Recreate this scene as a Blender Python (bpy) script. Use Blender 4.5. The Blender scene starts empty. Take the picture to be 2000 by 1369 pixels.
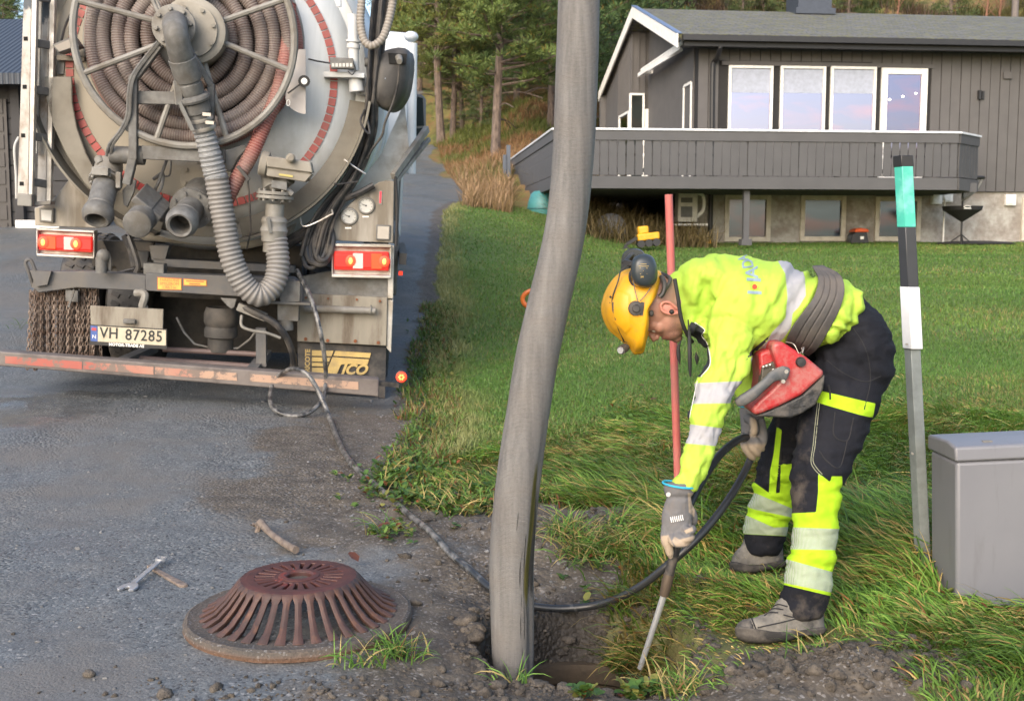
import bpy, math, random
import numpy as np
from mathutils import Vector, Matrix, noise
from mathutils.bvhtree import BVHTree
random.seed(7); RNG = np.random.default_rng(7)
SC = bpy.context.scene; COL = SC.collection
# ------------------------------------------------------------------ camera, sky, sun, exposure
FPX = 2150.0; PITCH = math.atan(214.5/FPX); CAMP = np.array([0, 0, 1.15])
cd = bpy.data.cameras.new("camera"); cam = bpy.data.objects.new("camera", cd); COL.objects.link(cam)
cam.location = CAMP; cam.rotation_euler = (math.pi/2-PITCH, 0, 0)
cd.sensor_width = 36; cd.lens = 36*FPX/2000; cd.clip_start = 0.05; cd.clip_end = 2000
cd.dof.use_dof = True; cd.dof.focus_distance = 3.6; cd.dof.aperture_fstop = 9.0
SC.camera = cam
SC.view_settings.view_transform = 'Standard'; SC.view_settings.look = 'None'
SC.view_settings.gamma = 1; SC.view_settings.exposure = 1.34
wd = bpy.data.worlds.new("World"); SC.world = wd; wd.use_nodes = True
nt = wd.node_tree; bg = nt.nodes["Background"]; sky = nt.nodes.new("ShaderNodeTexSky")
SUN_EL = math.radians(30); SUN_AZ = math.radians(205)      # compass from +Y clockwise: sun behind the camera, to its left
sky.sky_type = 'NISHITA'; sky.sun_disc = False; sky.sun_elevation = SUN_EL; sky.sun_rotation = SUN_AZ
sky.air_density = 1.0; sky.dust_density = 3.0; sky.ozone_density = .6
nt.links.new(sky.outputs[0], bg.inputs[0]); bg.inputs[1].default_value = 0.15
sl = bpy.data.lights.new("sun", 'SUN'); so = bpy.data.objects.new("sun", sl); COL.objects.link(so)
sl.energy = .5; sl.angle = math.radians(50); sl.color = (1, .98, .965)
_sd = Vector((math.sin(SUN_AZ)*math.cos(SUN_EL), math.cos(SUN_AZ)*math.cos(SUN_EL), math.sin(SUN_EL)))
so.rotation_euler = _sd.to_track_quat('Z', 'Y').to_euler()

# ------------------------------------------------------------------ helpers
def ray(px, py):
    dx = (px-1000)/FPX; dz = -(py-684.5)/FPX
    c, s = math.cos(PITCH), math.sin(PITCH)
    return np.array([dx, c+dz*s, -s+dz*c])
def W(px, py, Y):
    """real place of a point measured on the photograph at depth Y"""
    d = ray(px, py); return CAMP+d*(Y/d[1])
def S(Y): return Y/FPX      # metres per photo pixel at depth Y (approx.)
def sm(a, b, x):
    t = np.clip((np.asarray(x, float)-a)/(b-a), 0, 1); return t*t*(3-2*t)
def lerp(a, b, t): return a+(b-a)*t

class MB:
    """collects shapes, then links them as ONE mesh object"""
    def __init__(s): s.v = []; s.f = []; s.n = 0; s.mi = []; s.cur = 0
    def add(s, V, Fc):
        V = np.asarray(V, float).reshape(-1, 3); s.v.append(V)
        n = s.n
        for f in Fc: s.f.append([i+n for i in f]); s.mi.append(s.cur)
        s.n += len(V); return s
    def mat(s, i): s.cur = i; return s
    def box(s, c, d, R=None):
        c = np.asarray(c, float); h = np.asarray(d, float)/2
        P = np.array([[x, y, z] for x in (-1, 1) for y in (-1, 1) for z in (-1, 1)])*h
        if R is not None: P = P@np.asarray(R).T
        return s.add(P+c, [(0, 1, 3, 2), (4, 6, 7, 5), (0, 4, 5, 1), (2, 3, 7, 6), (0, 2, 6, 4), (1, 5, 7, 3)])
    def bar(s, p0, p1, w, h, up=(0, 0, 1)):
        p0 = np.asarray(p0, float); p1 = np.asarray(p1, float); d = p1-p0; L = np.linalg.norm(d); d /= L
        u = np.asarray(up, float); u = u-d*(u@d); u /= np.linalg.norm(u); r = np.cross(d, u)
        R = np.array([r, d, u]).T
        return s.box((p0+p1)/2, (w, L, h), R)
    def cyl(s, p0, p1, r0, r1=None, n=20, caps=True):
        return s.tube([p0, p1], [r0, r0 if r1 is None else r1], n, caps)
    def tube(s, P, r, n=10, caps=True, closed=False, sy=1.0):
        P = np.asarray(P, float); m = len(P); r = np.broadcast_to(np.asarray(r, float), (m,))
        T = np.gradient(P, axis=0) if m > 2 else np.repeat((P[1]-P[0])[None], m, 0)
        if closed: T = np.roll(P, -1, 0)-np.roll(P, 1, 0)
        T = T/np.maximum(np.linalg.norm(T, axis=1, keepdims=True), 1e-9)
        a = np.array([0, 0, 1.]) if abs(T[0][2]) < .9 else np.array([1., 0, 0])
        N = np.cross(T[0], a); N /= np.linalg.norm(N); V = []
        th = np.linspace(0, 2*math.pi, n, endpoint=False)
        for i in range(m):
            N = N-T[i]*(N@T[i]); N /= np.linalg.norm(N); B = np.cross(T[i], N)
            V.append(P[i]+r[i]*(np.cos(th)[:, None]*N+np.sin(th)[:, None]*B*sy))
        F = []
        for i in range(m-(0 if closed else 1)):
            j = (i+1) % m
            for k in range(n): F.append((i*n+k, i*n+(k+1) % n, j*n+(k+1) % n, j*n+k))
        if caps and not closed:
            F.append(tuple(range(n))[::-1]); F.append(tuple((m-1)*n+k for k in range(n)))
        return s.add(np.vstack(V), F)
    def prism(s, pts, vec):
        """outline pts (3D) extruded along vec"""
        P = np.asarray(pts, float); n = len(P); v = np.asarray(vec, float)
        F = [tuple(range(n)), tuple(range(2*n-1, n-1, -1))]
        for i in range(n): F.append((i, i+n, (i+1) % n+n, (i+1) % n))
        return s.add(np.vstack([P, P+v]), F)
    def lathe(s, prof, o, ax, n=32, a0=0, a1=2*math.pi, ref=None):
        """prof: (radius, along) pairs about axis ax through o"""
        o = np.asarray(o, float); ax = np.asarray(ax, float); ax = ax/np.linalg.norm(ax)
        u = np.asarray(ref if ref is not None else ((1, 0, 0) if abs(ax[0]) < .9 else (0, 0, 1)), float)
        u = u-ax*(u@ax); u /= np.linalg.norm(u); w = np.cross(ax, u)
        full = abs(a1-a0-2*math.pi) < 1e-6; k = n if full else n+1
        th = a0+(a1-a0)*np.arange(k)/n; V = []
        for r, t in prof: V.append(o+ax*t+r*(np.cos(th)[:, None]*u+np.sin(th)[:, None]*w))
        F = []
        for i in range(len(prof)-1):
            for j in range(n):
                j2 = (j+1) % k
                F.append((i*k+j, i*k+j2, (i+1)*k+j2, (i+1)*k+j))
        return s.add(np.vstack(V), F)
    def ball(s, c, r, n=12, R=None):
        r = np.broadcast_to(np.asarray(r, float), (3,)); V = []
        for i in range(n+1):
            p = math.pi*i/n
            for j in range(2*n): q = math.pi*j/n; V.append((math.sin(p)*math.cos(q), math.sin(p)*math.sin(q), math.cos(p)))
        V = np.array(V)*r
        if R is not None: V = V@np.asarray(R).T
        F = [(i*2*n+j, (i+1)*2*n+j, (i+1)*2*n+(j+1) % (2*n), i*2*n+(j+1) % (2*n)) for i in range(n) for j in range(2*n)]
        return s.add(V+np.asarray(c, float), F)
    def grid(s, G):
        G = np.asarray(G, float); a, b = G.shape[:2]
        return s.add(G.reshape(-1, 3), [(i*b+j, i*b+j+1, (i+1)*b+j+1, (i+1)*b+j) for i in range(a-1) for j in range(b-1)])
    def build(s, name, mats, parent=None, org=None, smooth=True, bevel=0, ang=35, segs=2, **props):
        me = bpy.data.meshes.new(name)
        V = np.vstack(s.v)
        if org is not None: V = V-np.asarray(org, float)
        me.from_pydata(V.tolist(), [], s.f)
        if not isinstance(mats, (list, tuple)): mats = [mats]
        for m in mats: me.materials.append(m)
        if len(mats) > 1: me.polygons.foreach_set("material_index", s.mi)
        return finish(me, name, parent, smooth, bevel, ang, segs, **props)
def finish(me, name, parent=None, smooth=True, bevel=0, ang=35, segs=2, **props):
    if smooth:
        me.polygons.foreach_set("use_smooth", [True]*len(me.polygons)); me.update()
        me.set_sharp_from_angle(angle=math.radians(ang))
    o = bpy.data.objects.new(name, me); COL.objects.link(o)
    if parent is not None: o.parent = parent
    if bevel:
        b = o.modifiers.new("bevel", 'BEVEL'); b.width = bevel; b.segments = segs; b.limit_method = 'ANGLE'; b.angle_limit = math.radians(40)
        b.harden_normals = False
    for k, v in props.items(): o[k] = v
    return o
def npmesh(name, V, F4, mats, parent=None, attrs=None, smooth=False, **props):
    """fast mesh from numpy; F4 (n,3) or (n,4) int array"""
    me = bpy.data.meshes.new(name); V = np.ascontiguousarray(V, np.float32); F4 = np.ascontiguousarray(F4, np.int32)
    k = F4.shape[1]; me.vertices.add(len(V)); me.vertices.foreach_set("co", V.ravel())
    me.loops.add(F4.size); me.loops.foreach_set("vertex_index", F4.ravel())
    me.polygons.add(len(F4)); me.polygons.foreach_set("loop_start", np.arange(0, F4.size, k, dtype=np.int32))
    me.update(calc_edges=True); me.validate()
    for an, data in (attrs or {}).items():
        if data.ndim == 1: a = me.attributes.new(an, 'FLOAT', 'POINT'); a.data.foreach_set("value", data.astype(np.float32))
        else:
            a = me.attributes.new(an, 'FLOAT_COLOR', 'POINT')
            if data.shape[1] == 3: data = np.hstack([data, np.ones((len(data), 1))])
            a.data.foreach_set("color", data.astype(np.float32).ravel())
    if smooth: me.polygons.foreach_set("use_smooth", np.ones(len(me.polygons), bool))
    for m in (mats if isinstance(mats, (list, tuple)) else [mats]): me.materials.append(m)
    o = bpy.data.objects.new(name, me); COL.objects.link(o)
    if parent is not None: o.parent = parent
    for kk, v in props.items(): o[kk] = v
    return o
def thing(name, loc, label, category, group=None, rot=None):
    o = bpy.data.objects.new(name, None); COL.objects.link(o); o.location = loc; o.empty_display_size = .1
    if rot is not None: o.rotation_euler = rot
    o['label'] = label; o['category'] = category
    if group: o['group'] = group
    return o
def spline(P, n=12, closed=False):
    """Catmull-Rom through P (any dimension)"""
    P = np.asarray(P, float); m = len(P)
    if closed: Q = np.vstack([P[-1], P, P[0], P[1]]); segs = m
    else: Q = np.vstack([2*P[0]-P[1], P, 2*P[-1]-P[-2]]); segs = m-1
    out = []; t = np.linspace(0, 1, n, endpoint=False)[:, None]
    for i in range(segs):
        a, b, c, d = Q[i:i+4]
        out.append(.5*((2*b)+(c-a)*t+(2*a-5*b+4*c-d)*t**2+(3*b-a-3*c+d)*t**3))
    r = np.vstack(out)
    return r if closed else np.vstack([r, P[-1:]])
def resample(P, step):
    P = np.asarray(P, float); d = np.r_[0, np.cumsum(np.linalg.norm(np.diff(P[:, :3], axis=0), axis=1))]
    n = max(2, int(d[-1]/step)+1); t = np.linspace(0, d[-1], n)
    return np.stack([np.interp(t, d, P[:, k]) for k in range(P.shape[1])], 1)

# ------------------------------------------------------------------ materials
MATS = {}
def nodes(name):
    m = bpy.data.materials.new(name); m.use_nodes = True; n = m.node_tree
    return m, n, n.nodes["Principled BSDF"]
def N(n, t, **kw):
    x = n.nodes.new(t)
    for k, v in kw.items():
        if k in x.bl_rna.properties: setattr(x, k, v)
        else: x.inputs[k].default_value = v
    return x
def mix(n, f, a, b, mode='MIX'):
    x = n.nodes.new("ShaderNodeMix"); x.data_type = 'RGBA'; x.blend_type = mode
    for s, v in ((0, f), (6, a), (7, b)):
        if isinstance(v, (int, float)): x.inputs[s].default_value = v
        elif isinstance(v, tuple): x.inputs[s].default_value = (*v, 1) if len(v) == 3 else v
        else: n.links.new(v, x.inputs[s])
    return x.outputs[2]
def ramp(n, src, a, b, lo=0., hi=1.):
    x = n.nodes.new("ShaderNodeMapRange"); x.inputs[1].default_value = a; x.inputs[2].default_value = b
    x.inputs[3].default_value = lo; x.inputs[4].default_value = hi; n.links.new(src, x.inputs[0]); return x.outputs[0]
def math_(n, op, a, b=None):
    x = n.nodes.new("ShaderNodeMath"); x.operation = op
    for i, v in enumerate((a, b)):
        if v is None: continue
        if isinstance(v, (int, float)): x.inputs[i].default_value = v
        else: n.links.new(v, x.inputs[i])
    return x.outputs[0]
def coord(n, scale=(1, 1, 1), kind='Object', loc=(0, 0, 0)):
    c = n.nodes.new("ShaderNodeTexCoord"); mp = n.nodes.new("ShaderNodeMapping")
    mp.inputs['Scale'].default_value = scale; mp.inputs['Location'].default_value = loc
    n.links.new(c.outputs[kind], mp.inputs[0]); return mp.outputs[0]
def ntex(n, vec, scale, detail=5, rough=.55, dist=0):
    x = n.nodes.new("ShaderNodeTexNoise"); x.inputs['Scale'].default_value = scale; x.inputs['Detail'].default_value = detail
    x.inputs['Roughness'].default_value = rough; x.inputs['Distortion'].default_value = dist
    if vec is not None: n.links.new(vec, x.inputs['Vector'])
    return x.outputs[0]
def attr(n, name):
    x = n.nodes.new("ShaderNodeAttribute"); x.attribute_name = name; return x
def bump(n, bsdf, h, strength=.3, dist=.01):
    b = n.nodes.new("ShaderNodeBump"); b.inputs['Strength'].default_value = strength; b.inputs['Distance'].default_value = dist
    n.links.new(h, b.inputs['Height']); n.links.new(b.outputs[0], bsdf.inputs['Normal']); return b
def mat(name, col, rough=.6, metal=0., dirt=None, dscale=3., dlo=.45, dhi=.65, var=.12, vscale=12., bs=0., bscale=60., bd=.004, stretch=(1, 1, 1), spec=.5, coat=0):
    if name in MATS: return MATS[name]
    m, n, b = nodes(name); MATS[name] = m
    vec = coord(n, stretch)
    v = ntex(n, vec, vscale, 6)
    c = mix(n, ramp(n, v, .3, .7), tuple(x*(1-var) for x in col), tuple(min(1, x*(1+var)) for x in col))
    if dirt is not None:
        d = ntex(n, vec, dscale, 8, .62); dm = ramp(n, d, dlo, dhi)
        c = mix(n, dm, c, dirt); n.links.new(ramp(n, dm, 0, 1, rough, max(rough, .8)), b.inputs['Roughness'])
    else: b.inputs['Roughness'].default_value = rough
    n.links.new(c, b.inputs['Base Color']); b.inputs['Metallic'].default_value = metal
    b.inputs['Specular IOR Level'].default_value = spec
    if coat: b.inputs['Coat Weight'].default_value = coat
    if bs: bump(n, b, ntex(n, vec, bscale, 5), bs, bd)
    return m
def emit(name, col, strength):
    if name in MATS: return MATS[name]
    m, n, b = nodes(name); MATS[name] = m
    b.inputs['Base Color'].default_value = (*col, 1); b.inputs['Emission Color'].default_value = (*col, 1); b.inputs['Emission Strength'].default_value = strength
    return m
def fbm(x, y, sc, seed=0., octv=4):
    """vectorised value noise, -1..1"""
    x = np.asarray(x, float)*sc+seed*13.7; y = np.asarray(y, float)*sc-seed*7.3; out = np.zeros(np.broadcast(x, y).shape); amp = 1.; tot = 0
    for o in range(octv):
        xi = np.floor(x); yi = np.floor(y); fx = x-xi; fy = y-yi; fx = fx*fx*(3-2*fx); fy = fy*fy*(3-2*fy)
        def h(a, b):
            q = np.sin(a*127.1+b*311.7+seed*3.1+o*17.)*43758.5453; return (q-np.floor(q))*2-1
        v = (h(xi, yi)*(1-fx)+h(xi+1, yi)*fx)*(1-fy)+(h(xi, yi+1)*(1-fx)+h(xi+1, yi+1)*fx)*fy
        out += v*amp; tot += amp; amp *= .5; x = x*2.03+5.1; y = y*2.03+1.7
    return out/tot*1.6
def text_mesh(s, size, extrude=0.0, spacing=1.0, shear=0.0, bold=0.0):
    cu = bpy.data.curves.new("t", 'FONT'); cu.body = s; cu.size = size; cu.align_x = 'CENTER'; cu.align_y = 'CENTER'
    cu.space_character = spacing; cu.shear = shear; cu.offset = bold; cu.extrude = extrude; cu.resolution_u = 3
    o = bpy.data.objects.new("t", cu); COL.objects.link(o); dg = bpy.context.evaluated_depsgraph_get(); dg.update()
    me = bpy.data.meshes.new_from_object(o.evaluated_get(dg)); V = np.array([v.co[:] for v in me.vertices]); F = [tuple(p.vertices) for p in me.polygons]
    bpy.data.objects.remove(o); bpy.data.curves.remove(cu); bpy.data.meshes.remove(me); return V, F
def lettering(mb, s, size, o, ux, uy, **kw):
    """flat letters: text x axis -> ux, y axis -> uy (unit vectors), centred on o"""
    V, F = text_mesh(s, size, **kw); ux = np.asarray(ux, float); uy = np.asarray(uy, float); nz = np.cross(ux, uy)
    return mb.add(np.asarray(o)+V[:, :1]*ux+V[:, 1:2]*uy+V[:, 2:3]*nz, F)
# ================================================================== TERRAIN
def ip(Y, pts): p = np.array(pts, float); return np.interp(Y, p[:, 0], p[:, 1])
R_ = [(-50, 0), (5, 0), (7.4, .02), (9, .13), (12, .45), (15, .85), (20, 1.62), (25, 2.15), (30, 2.8), (45, 4.8), (60, 10), (80, 19), (150, 36)]
L_ = [(-50, 0), (3.3, 0), (4.5, .05), (7, .2), (12, .5), (24.4, 1.13), (28, 1.2), (33, 1.4), (36, 2.2), (45, 6.6), (60, 13), (80, 19), (150, 33)]
H_ = [(-50, 0), (20, 1.62), (24, 2.0), (32, 3.9), (40, 5.9), (60, 14), (80, 23), (150, 38)]
F_ = [(-50, 0), (20, 1.62), (45, 4.8), (80, 11), (105, 16), (150, 22)]
PIT = np.array([.215, 3.17]); PIT_R = .285
def road_edge(Y): return ip(Y, [(0, -.3), (3, -.45), (5, -.62), (7.6, -.62), (12, -.95), (20, -1.3), (24, -1.2), (30, -1.9), (45, -3.5), (80, -9)])
def hgt(x, Y, fine=True):
    x = np.asarray(x, float); Y = np.asarray(Y, float)
    R = ip(Y, R_); L = ip(Y, L_); H = ip(Y, H_); re = road_edge(Y)
    t = sm(-1.2, 2.5, x); z = R*(1-t)+L*t
    tc = sm(0, 1, (x-re)/(2.2+np.clip(Y-30, 0, 60)*.35)); t2 = sm(.6, 3.6, x)
    C = (R*(1-tc)+H*tc)*(1-t2)+L*t2
    z = lerp(z, C, sm(20, 25, Y)); z = lerp(z, ip(Y, F_), sm(-6, -16, x)*sm(40, 46, Y))
    z = z+np.clip(.065*(-.8-x), 0, .35)*sm(4, 7.5, Y)*(1-sm(40, 60, Y))
    z = z+fbm(x, Y, .25, 3)*.9*sm(28, 45, Y)+fbm(x, Y, 1.1, 4)*.25*sm(21, 30, Y)*sm(0, 1.5, x-re)*(1-sm(2.2, 3.5, x)*(1-sm(34, 38, Y)))
    z = z+.02*fbm(x, Y, .9, 9)*sm(.2, 1.0, x)*(1-sm(14, 20, Y))
    if fine:
        r = np.hypot(x-PIT[0], Y-PIT[1]); ang = np.arctan2(Y-PIT[1], x-PIT[0])
        rr = r+.018*fbm(np.cos(ang)*2+5, np.sin(ang)*2, 2.2, 5)+.02*fbm(x, Y, 9, 6)
        front = sm(.1, -.8, (Y-PIT[1])/np.maximum(r, .01)); left = .35*sm(.2, -.7, (x-PIT[0])/np.maximum(r, .01))
        z = z-.05*np.maximum(front, left)*(1-sm(.3, .75, r))
        z = z-(.19-.03*front)*(1-sm(.27, .345, rr))
        d = grass_sd(x, Y)
        rough = sm(.03, -.08, d)*sm(1.0, .25, -d)*sm(7, 5, Y)
        z = z+rough*(.018*fbm(x, Y, 5, 11)+.012*np.abs(fbm(x, Y, 16, 12))+.005*fbm(x, Y, 45, 13))
        z = z-.055*np.exp(-((x-.25)/.36)**2-((Y-3.53)/.13)**2)
        # spoil ridge behind the pit, churned earth in front
        z = z+.07*np.exp(-((x-.25)/.55)**2-((Y-4.15)/.28)**2)*(1+.6*fbm(x, Y, 7, 14))
        z = z+.022*np.exp(-((x-1.0)/.42)**2-((Y-2.8)/.16)**2)*(1+1.2*fbm(x, Y, 9, 15))
        z = z+.006*fbm(x, Y, 4, 16)*sm(9, 6, Y)
        for fx, fy, fz, fr in ((.80, 3.22, -.056, .24), (.86, 3.84, -.024, .2), (1.7, 3.36, -.035, .5)):
            w_ = np.exp(-(((x-fx)/fr)**2+((Y-fy)/.16)**2)**1.5); z = z*(1-w_)+(fz+.007*fbm(x, Y, 11, 17))*w_
    return z
def G(px, py, fine=False):
    d = ray(px, py); t = 1.5*np.exp(np.arange(0, 700)*.006); P = CAMP+d*t[:, None]
    for _ in range(2):
        k = int(np.argmax(P[:, 2] < hgt(P[:, 0], P[:, 1], fine))); k = max(k, 1)
        t = np.linspace(t[k-1], t[k], 30); P = CAMP+d*t[:, None]
    return P[-1]
GP_PX = [(895, 395), (862, 415), (858, 480), (848, 560), (852, 640), (832, 700), (826, 760), (838, 830), (800, 915), (812, 968), (885, 1003), (960, 985),
         (1060, 985), (1130, 1012), (1215, 1005), (1240, 1040), (1225, 1100), (1190, 1170), (1232, 1230), (1236, 1290), (1290, 1332), (1410, 1305), (1440, 1262),
         (1560, 1262), (1640, 1255), (1740, 1290), (1780, 1369)]
GPOLY = None
def seg_sd(x, Y, P):
    shp = np.broadcast(x, Y).shape; x = np.broadcast_to(x, shp).ravel(); Y = np.broadcast_to(Y, shp).ravel()
    best = np.full(x.shape, 1e9); ins = np.zeros(x.shape, bool)
    for i in range(len(P)):
        a = P[i]; b = P[(i+1) % len(P)]; e = b-a; wx = x-a[0]; wy = Y-a[1]
        t = np.clip((wx*e[0]+wy*e[1])/max(e@e, 1e-9), 0, 1)
        best = np.minimum(best, (wx-e[0]*t)**2+(wy-e[1]*t)**2)
        c = ((a[1] > Y) != (b[1] > Y)) & (x < (b[0]-a[0])*(Y-a[1])/((b[1]-a[1]) if abs(b[1]-a[1]) > 1e-9 else 1e-9)+a[0])
        ins ^= c
    return (np.sqrt(best)*np.where(ins, 1, -1)).reshape(shp)
def grass_sd(x, Y):
    return seg_sd(x, Y, GPOLY)+.05*fbm(x, Y, 3.5, 21)+.03*fbm(x, Y, 14, 22)
GPOLY = np.array([G(*p)[:2] for p in GP_PX]+[(1.9, .5), (2.3, -20), (200, -20), (200, 24), (3, 24), (-.9, 22.8)])

# --- ground materials
m, n, b = nodes("ground"); M_GROUND = m
vec = coord(n)
vor3 = N(n, 'ShaderNodeTexVoronoi', Scale=62.0); n.links.new(vec, vor3.inputs['Vector']); sep3 = n.nodes.new('ShaderNodeSeparateColor'); n.links.new(vor3.outputs['Color'], sep3.inputs[0])
big = ntex(n, vec, 1.3, 6, .6); med = ntex(n, vec, 9, 6, .6); fin = ntex(n, vec, 90, 4, .6)
vor = N(n, "ShaderNodeTexVoronoi", Scale=120.0); n.links.new(vec, vor.inputs['Vector'])
vor2 = N(n, "ShaderNodeTexVoronoi", Scale=48.0); n.links.new(vec, vor2.inputs['Vector'])
sepc = n.nodes.new("ShaderNodeSeparateColor"); n.links.new(vor.outputs['Color'], sepc.inputs[0])
sep2 = n.nodes.new("ShaderNodeSeparateColor"); n.links.new(vor2.outputs['Color'], sep2.inputs[0])
# gravelly asphalt
road = mix(n, sepc.outputs[0], (.088, .099, .104), (.170, .181, .184))
coarse = ramp(n, ntex(n, coord(n, (1, .45, 1)), 1.1, 3), .47, .56); road = mix(n, coarse, road, mix(n, sep3.outputs[0], (.06, .068, .072), (.185, .195, .195)))
road = mix(n, ramp(n, med, .35, .65, 0, .5), road, (.095, .10, .105))
road = mix(n, ramp(n, sepc.outputs[1], .93, .95), road, (.24, .24, .235))
road = mix(n, ramp(n, sepc.outputs[2], .90, .93), road, (.045, .045, .048))
road = mix(n, ramp(n, big, .47, .62), road, mix(n, fin, (.105, .10, .093), (.165, .158, .146)))
# bare soil
dirt = mix(n, ramp(n, med, .3, .7), (.062, .050, .039), (.150, .126, .098))
dirt = mix(n, ramp(n, sepc.outputs[1], .82, .95), dirt, (.24, .22, .2))
dirt = mix(n, ramp(n, fin, .35, .7), mix(n, .5, dirt, (.045, .04, .034)), dirt)
a_d = attr(n, "dirt").outputs['Fac']; a_g = attr(n, "grass").outputs['Fac']; a_w = attr(n, "wet").outputs['Fac']; a_l = attr(n, "lawn").outputs['Fac']; a_h = attr(n, "hill").outputs['Fac']
edge = math_(n, 'ADD', a_d, math_(n, 'MULTIPLY', math_(n, 'SUBTRACT', med, .5), .9))
c = mix(n, ramp(n, edge, .35, .65), road, dirt)
c = mix(n, a_w, c, mix(n, med, (.018, .0145, .011), (.05, .040, .031)))
thatch = mix(n, ramp(n, med, .35, .65), (.06, .075, .02), (.13, .115, .045))
lawn = mix(n, ramp(n, big, .3, .7), (.085, .14, .022), (.12, .175, .035)); lawn = mix(n, ramp(n, med, .45, .72), lawn, (.16, .175, .05))
lawn = mix(n, ramp(n, fin, .35, .65), mix(n, .35, lawn, (.02, .045, .008)), lawn)
g = mix(n, a_l, thatch, lawn)
hb = ntex(n, vec, .55, 7, .65); hm = ntex(n, vec, 3.5, 6, .65)
hill = mix(n, ramp(n, hb, .40, .56), (.065, .08, .02), (.20, .11, .05)); hill = mix(n, ramp(n, hm, .42, .68), hill, (.14, .15, .035))
hill = mix(n, ramp(n, ntex(n, vec, 9, 5), .5, .8), hill, (.17, .12, .06))
g = mix(n, a_h, g, hill)
gm = ramp(n, math_(n, 'ADD', a_g, math_(n, 'MULTIPLY', math_(n, 'SUBTRACT', fin, .5), .6)), .4, .6)
c = mix(n, gm, c, g); n.links.new(c, b.inputs['Base Color'])
rr = mix(n, ramp(n, ntex(n, vec, .9, 4), .52, .66), (.62, .62, .62), (.36, .36, .36)); rr = mix(n, a_d, rr, (.85, .85, .85)); rr = mix(n, a_g, rr, (.9, .9, .9)); rr = mix(n, a_w, rr, (.55,)*3)
rr = mix(n, attr(n, 'puddle').outputs['Fac'], rr, (.12,)*3); n.links.new(rr, b.inputs['Roughness']); b.inputs['Specular IOR Level'].default_value = .4
hh = math_(n, 'ADD', math_(n, 'MULTIPLY', vor.outputs['Distance'], -.35), math_(n, 'ADD', fin, math_(n, 'MULTIPLY', med, 1.5)))
hh = math_(n, 'ADD', hh, math_(n, 'MULTIPLY', math_(n, 'MULTIPLY', vor3.outputs['Distance'], coarse), -2.2))
hh = math_(n, 'MULTIPLY', hh, math_(n, 'SUBTRACT', 1.0, math_(n, 'MULTIPLY', attr(n, 'puddle').outputs['Fac'], .9)))
bump(n, b, hh, .42, .010)

# --- ground mesh, a fan that is fine near the camera
def ground():
    Yr = np.r_[np.linspace(-20, 1.4, 24), 1.5*np.exp(np.arange(0, 945)*.0049)]
    u = np.linspace(-1, 1, 470); u = np.sign(u)*np.abs(u)**1.0
    Yg, ug = np.meshgrid(Yr, u, indexing='ij'); X = ug*(.72*np.maximum(Yg, 0)+1.6+np.maximum(1.4-Yg, 0)*2)
    Z = hgt(X, Yg); d = grass_sd(X, Yg)
    re = road_edge(Yg)+.5*fbm(X, Yg, .5, 31)*sm(20, 30, Yg)
    hillm = sm(0, .4, X-re)*sm(21.5, 24, Yg+.8*fbm(X, Yg, .8, 32))*np.where(X > .5, sm(33, 35, Yg), 1); hillm = np.maximum(hillm, sm(50, 70, Yg)); 
    hillm = np.maximum(hillm, sm(-4.5, -6, X)*sm(17.5, 19, Yg))
    hillm = np.maximum(hillm, sm(1, 0, X)*sm(-.9, -.5, X)*sm(22.3, 23.3, Yg))
    grass = np.maximum(sm(-.02, .04, d), hillm)
    lawn = sm(5.7, 7.0, Yg+.6*fbm(X, Yg, 1.2, 33)-.55*sm(.3, -.6, X)*2+.4)*sm(.0, .15, d)
    dirt = sm(-1.35, -.35, d+.3*fbm(X, Yg, 1.5, 34))*sm(8.5, 6, Yg)+sm(-.28, -.05, d)
    r = np.hypot(X-PIT[0], Yg-PIT[1])
    wet = np.maximum(sm(.50, .34, r+.1*fbm(X, Yg, 4, 35))*.6, sm(-.03, -.09, Z)*sm(.6, .5, r)*.95); pq = G(40, 805); puddle = sm(1.0, .45, np.hypot((X-pq[0])/.55, (Yg-pq[1])/.95)+.35*fbm(X, Yg, 2.5, 36))
    V = np.stack([X, Yg, Z], -1).reshape(-1, 3); a, bb = X.shape
    i = np.arange(a-1)[:, None]*bb+np.arange(bb-1)[None]; F = np.stack([i, i+1, i+bb+1, i+bb], -1).reshape(-1, 4)
    cx = V[F, 0].mean(1); cy = V[F, 1].mean(1); keep = np.hypot(cx-PIT[0], cy-PIT[1]) > PIT_R-.02
    gq = grass.ravel()[F].mean(1); hq = hillm.ravel()[F].mean(1); dq = dirt.ravel()[F].mean(1)
    cls = np.where(hq > .5, 3, np.where(gq > .5, 2, np.where((dq > .5) & (cy < 9), 1, 0)))
    A = dict(grass=grass.ravel(), hill=hillm.ravel(), lawn=lawn.ravel(), dirt=np.clip(dirt, 0, 1).ravel(), wet=wet.ravel(), puddle=puddle.ravel())
    for k, nm in enumerate(("gravel_road", "bare_earth", "lawn_ground", "hillside")):
        f = F[(cls == k) & keep]; uq, inv = np.unique(f, return_inverse=True)
        npmesh(nm, V[uq], inv.reshape(-1, 4), M_GROUND, attrs={q: w[uq] for q, w in A.items()}, smooth=True, kind='structure')
ground()

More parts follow.
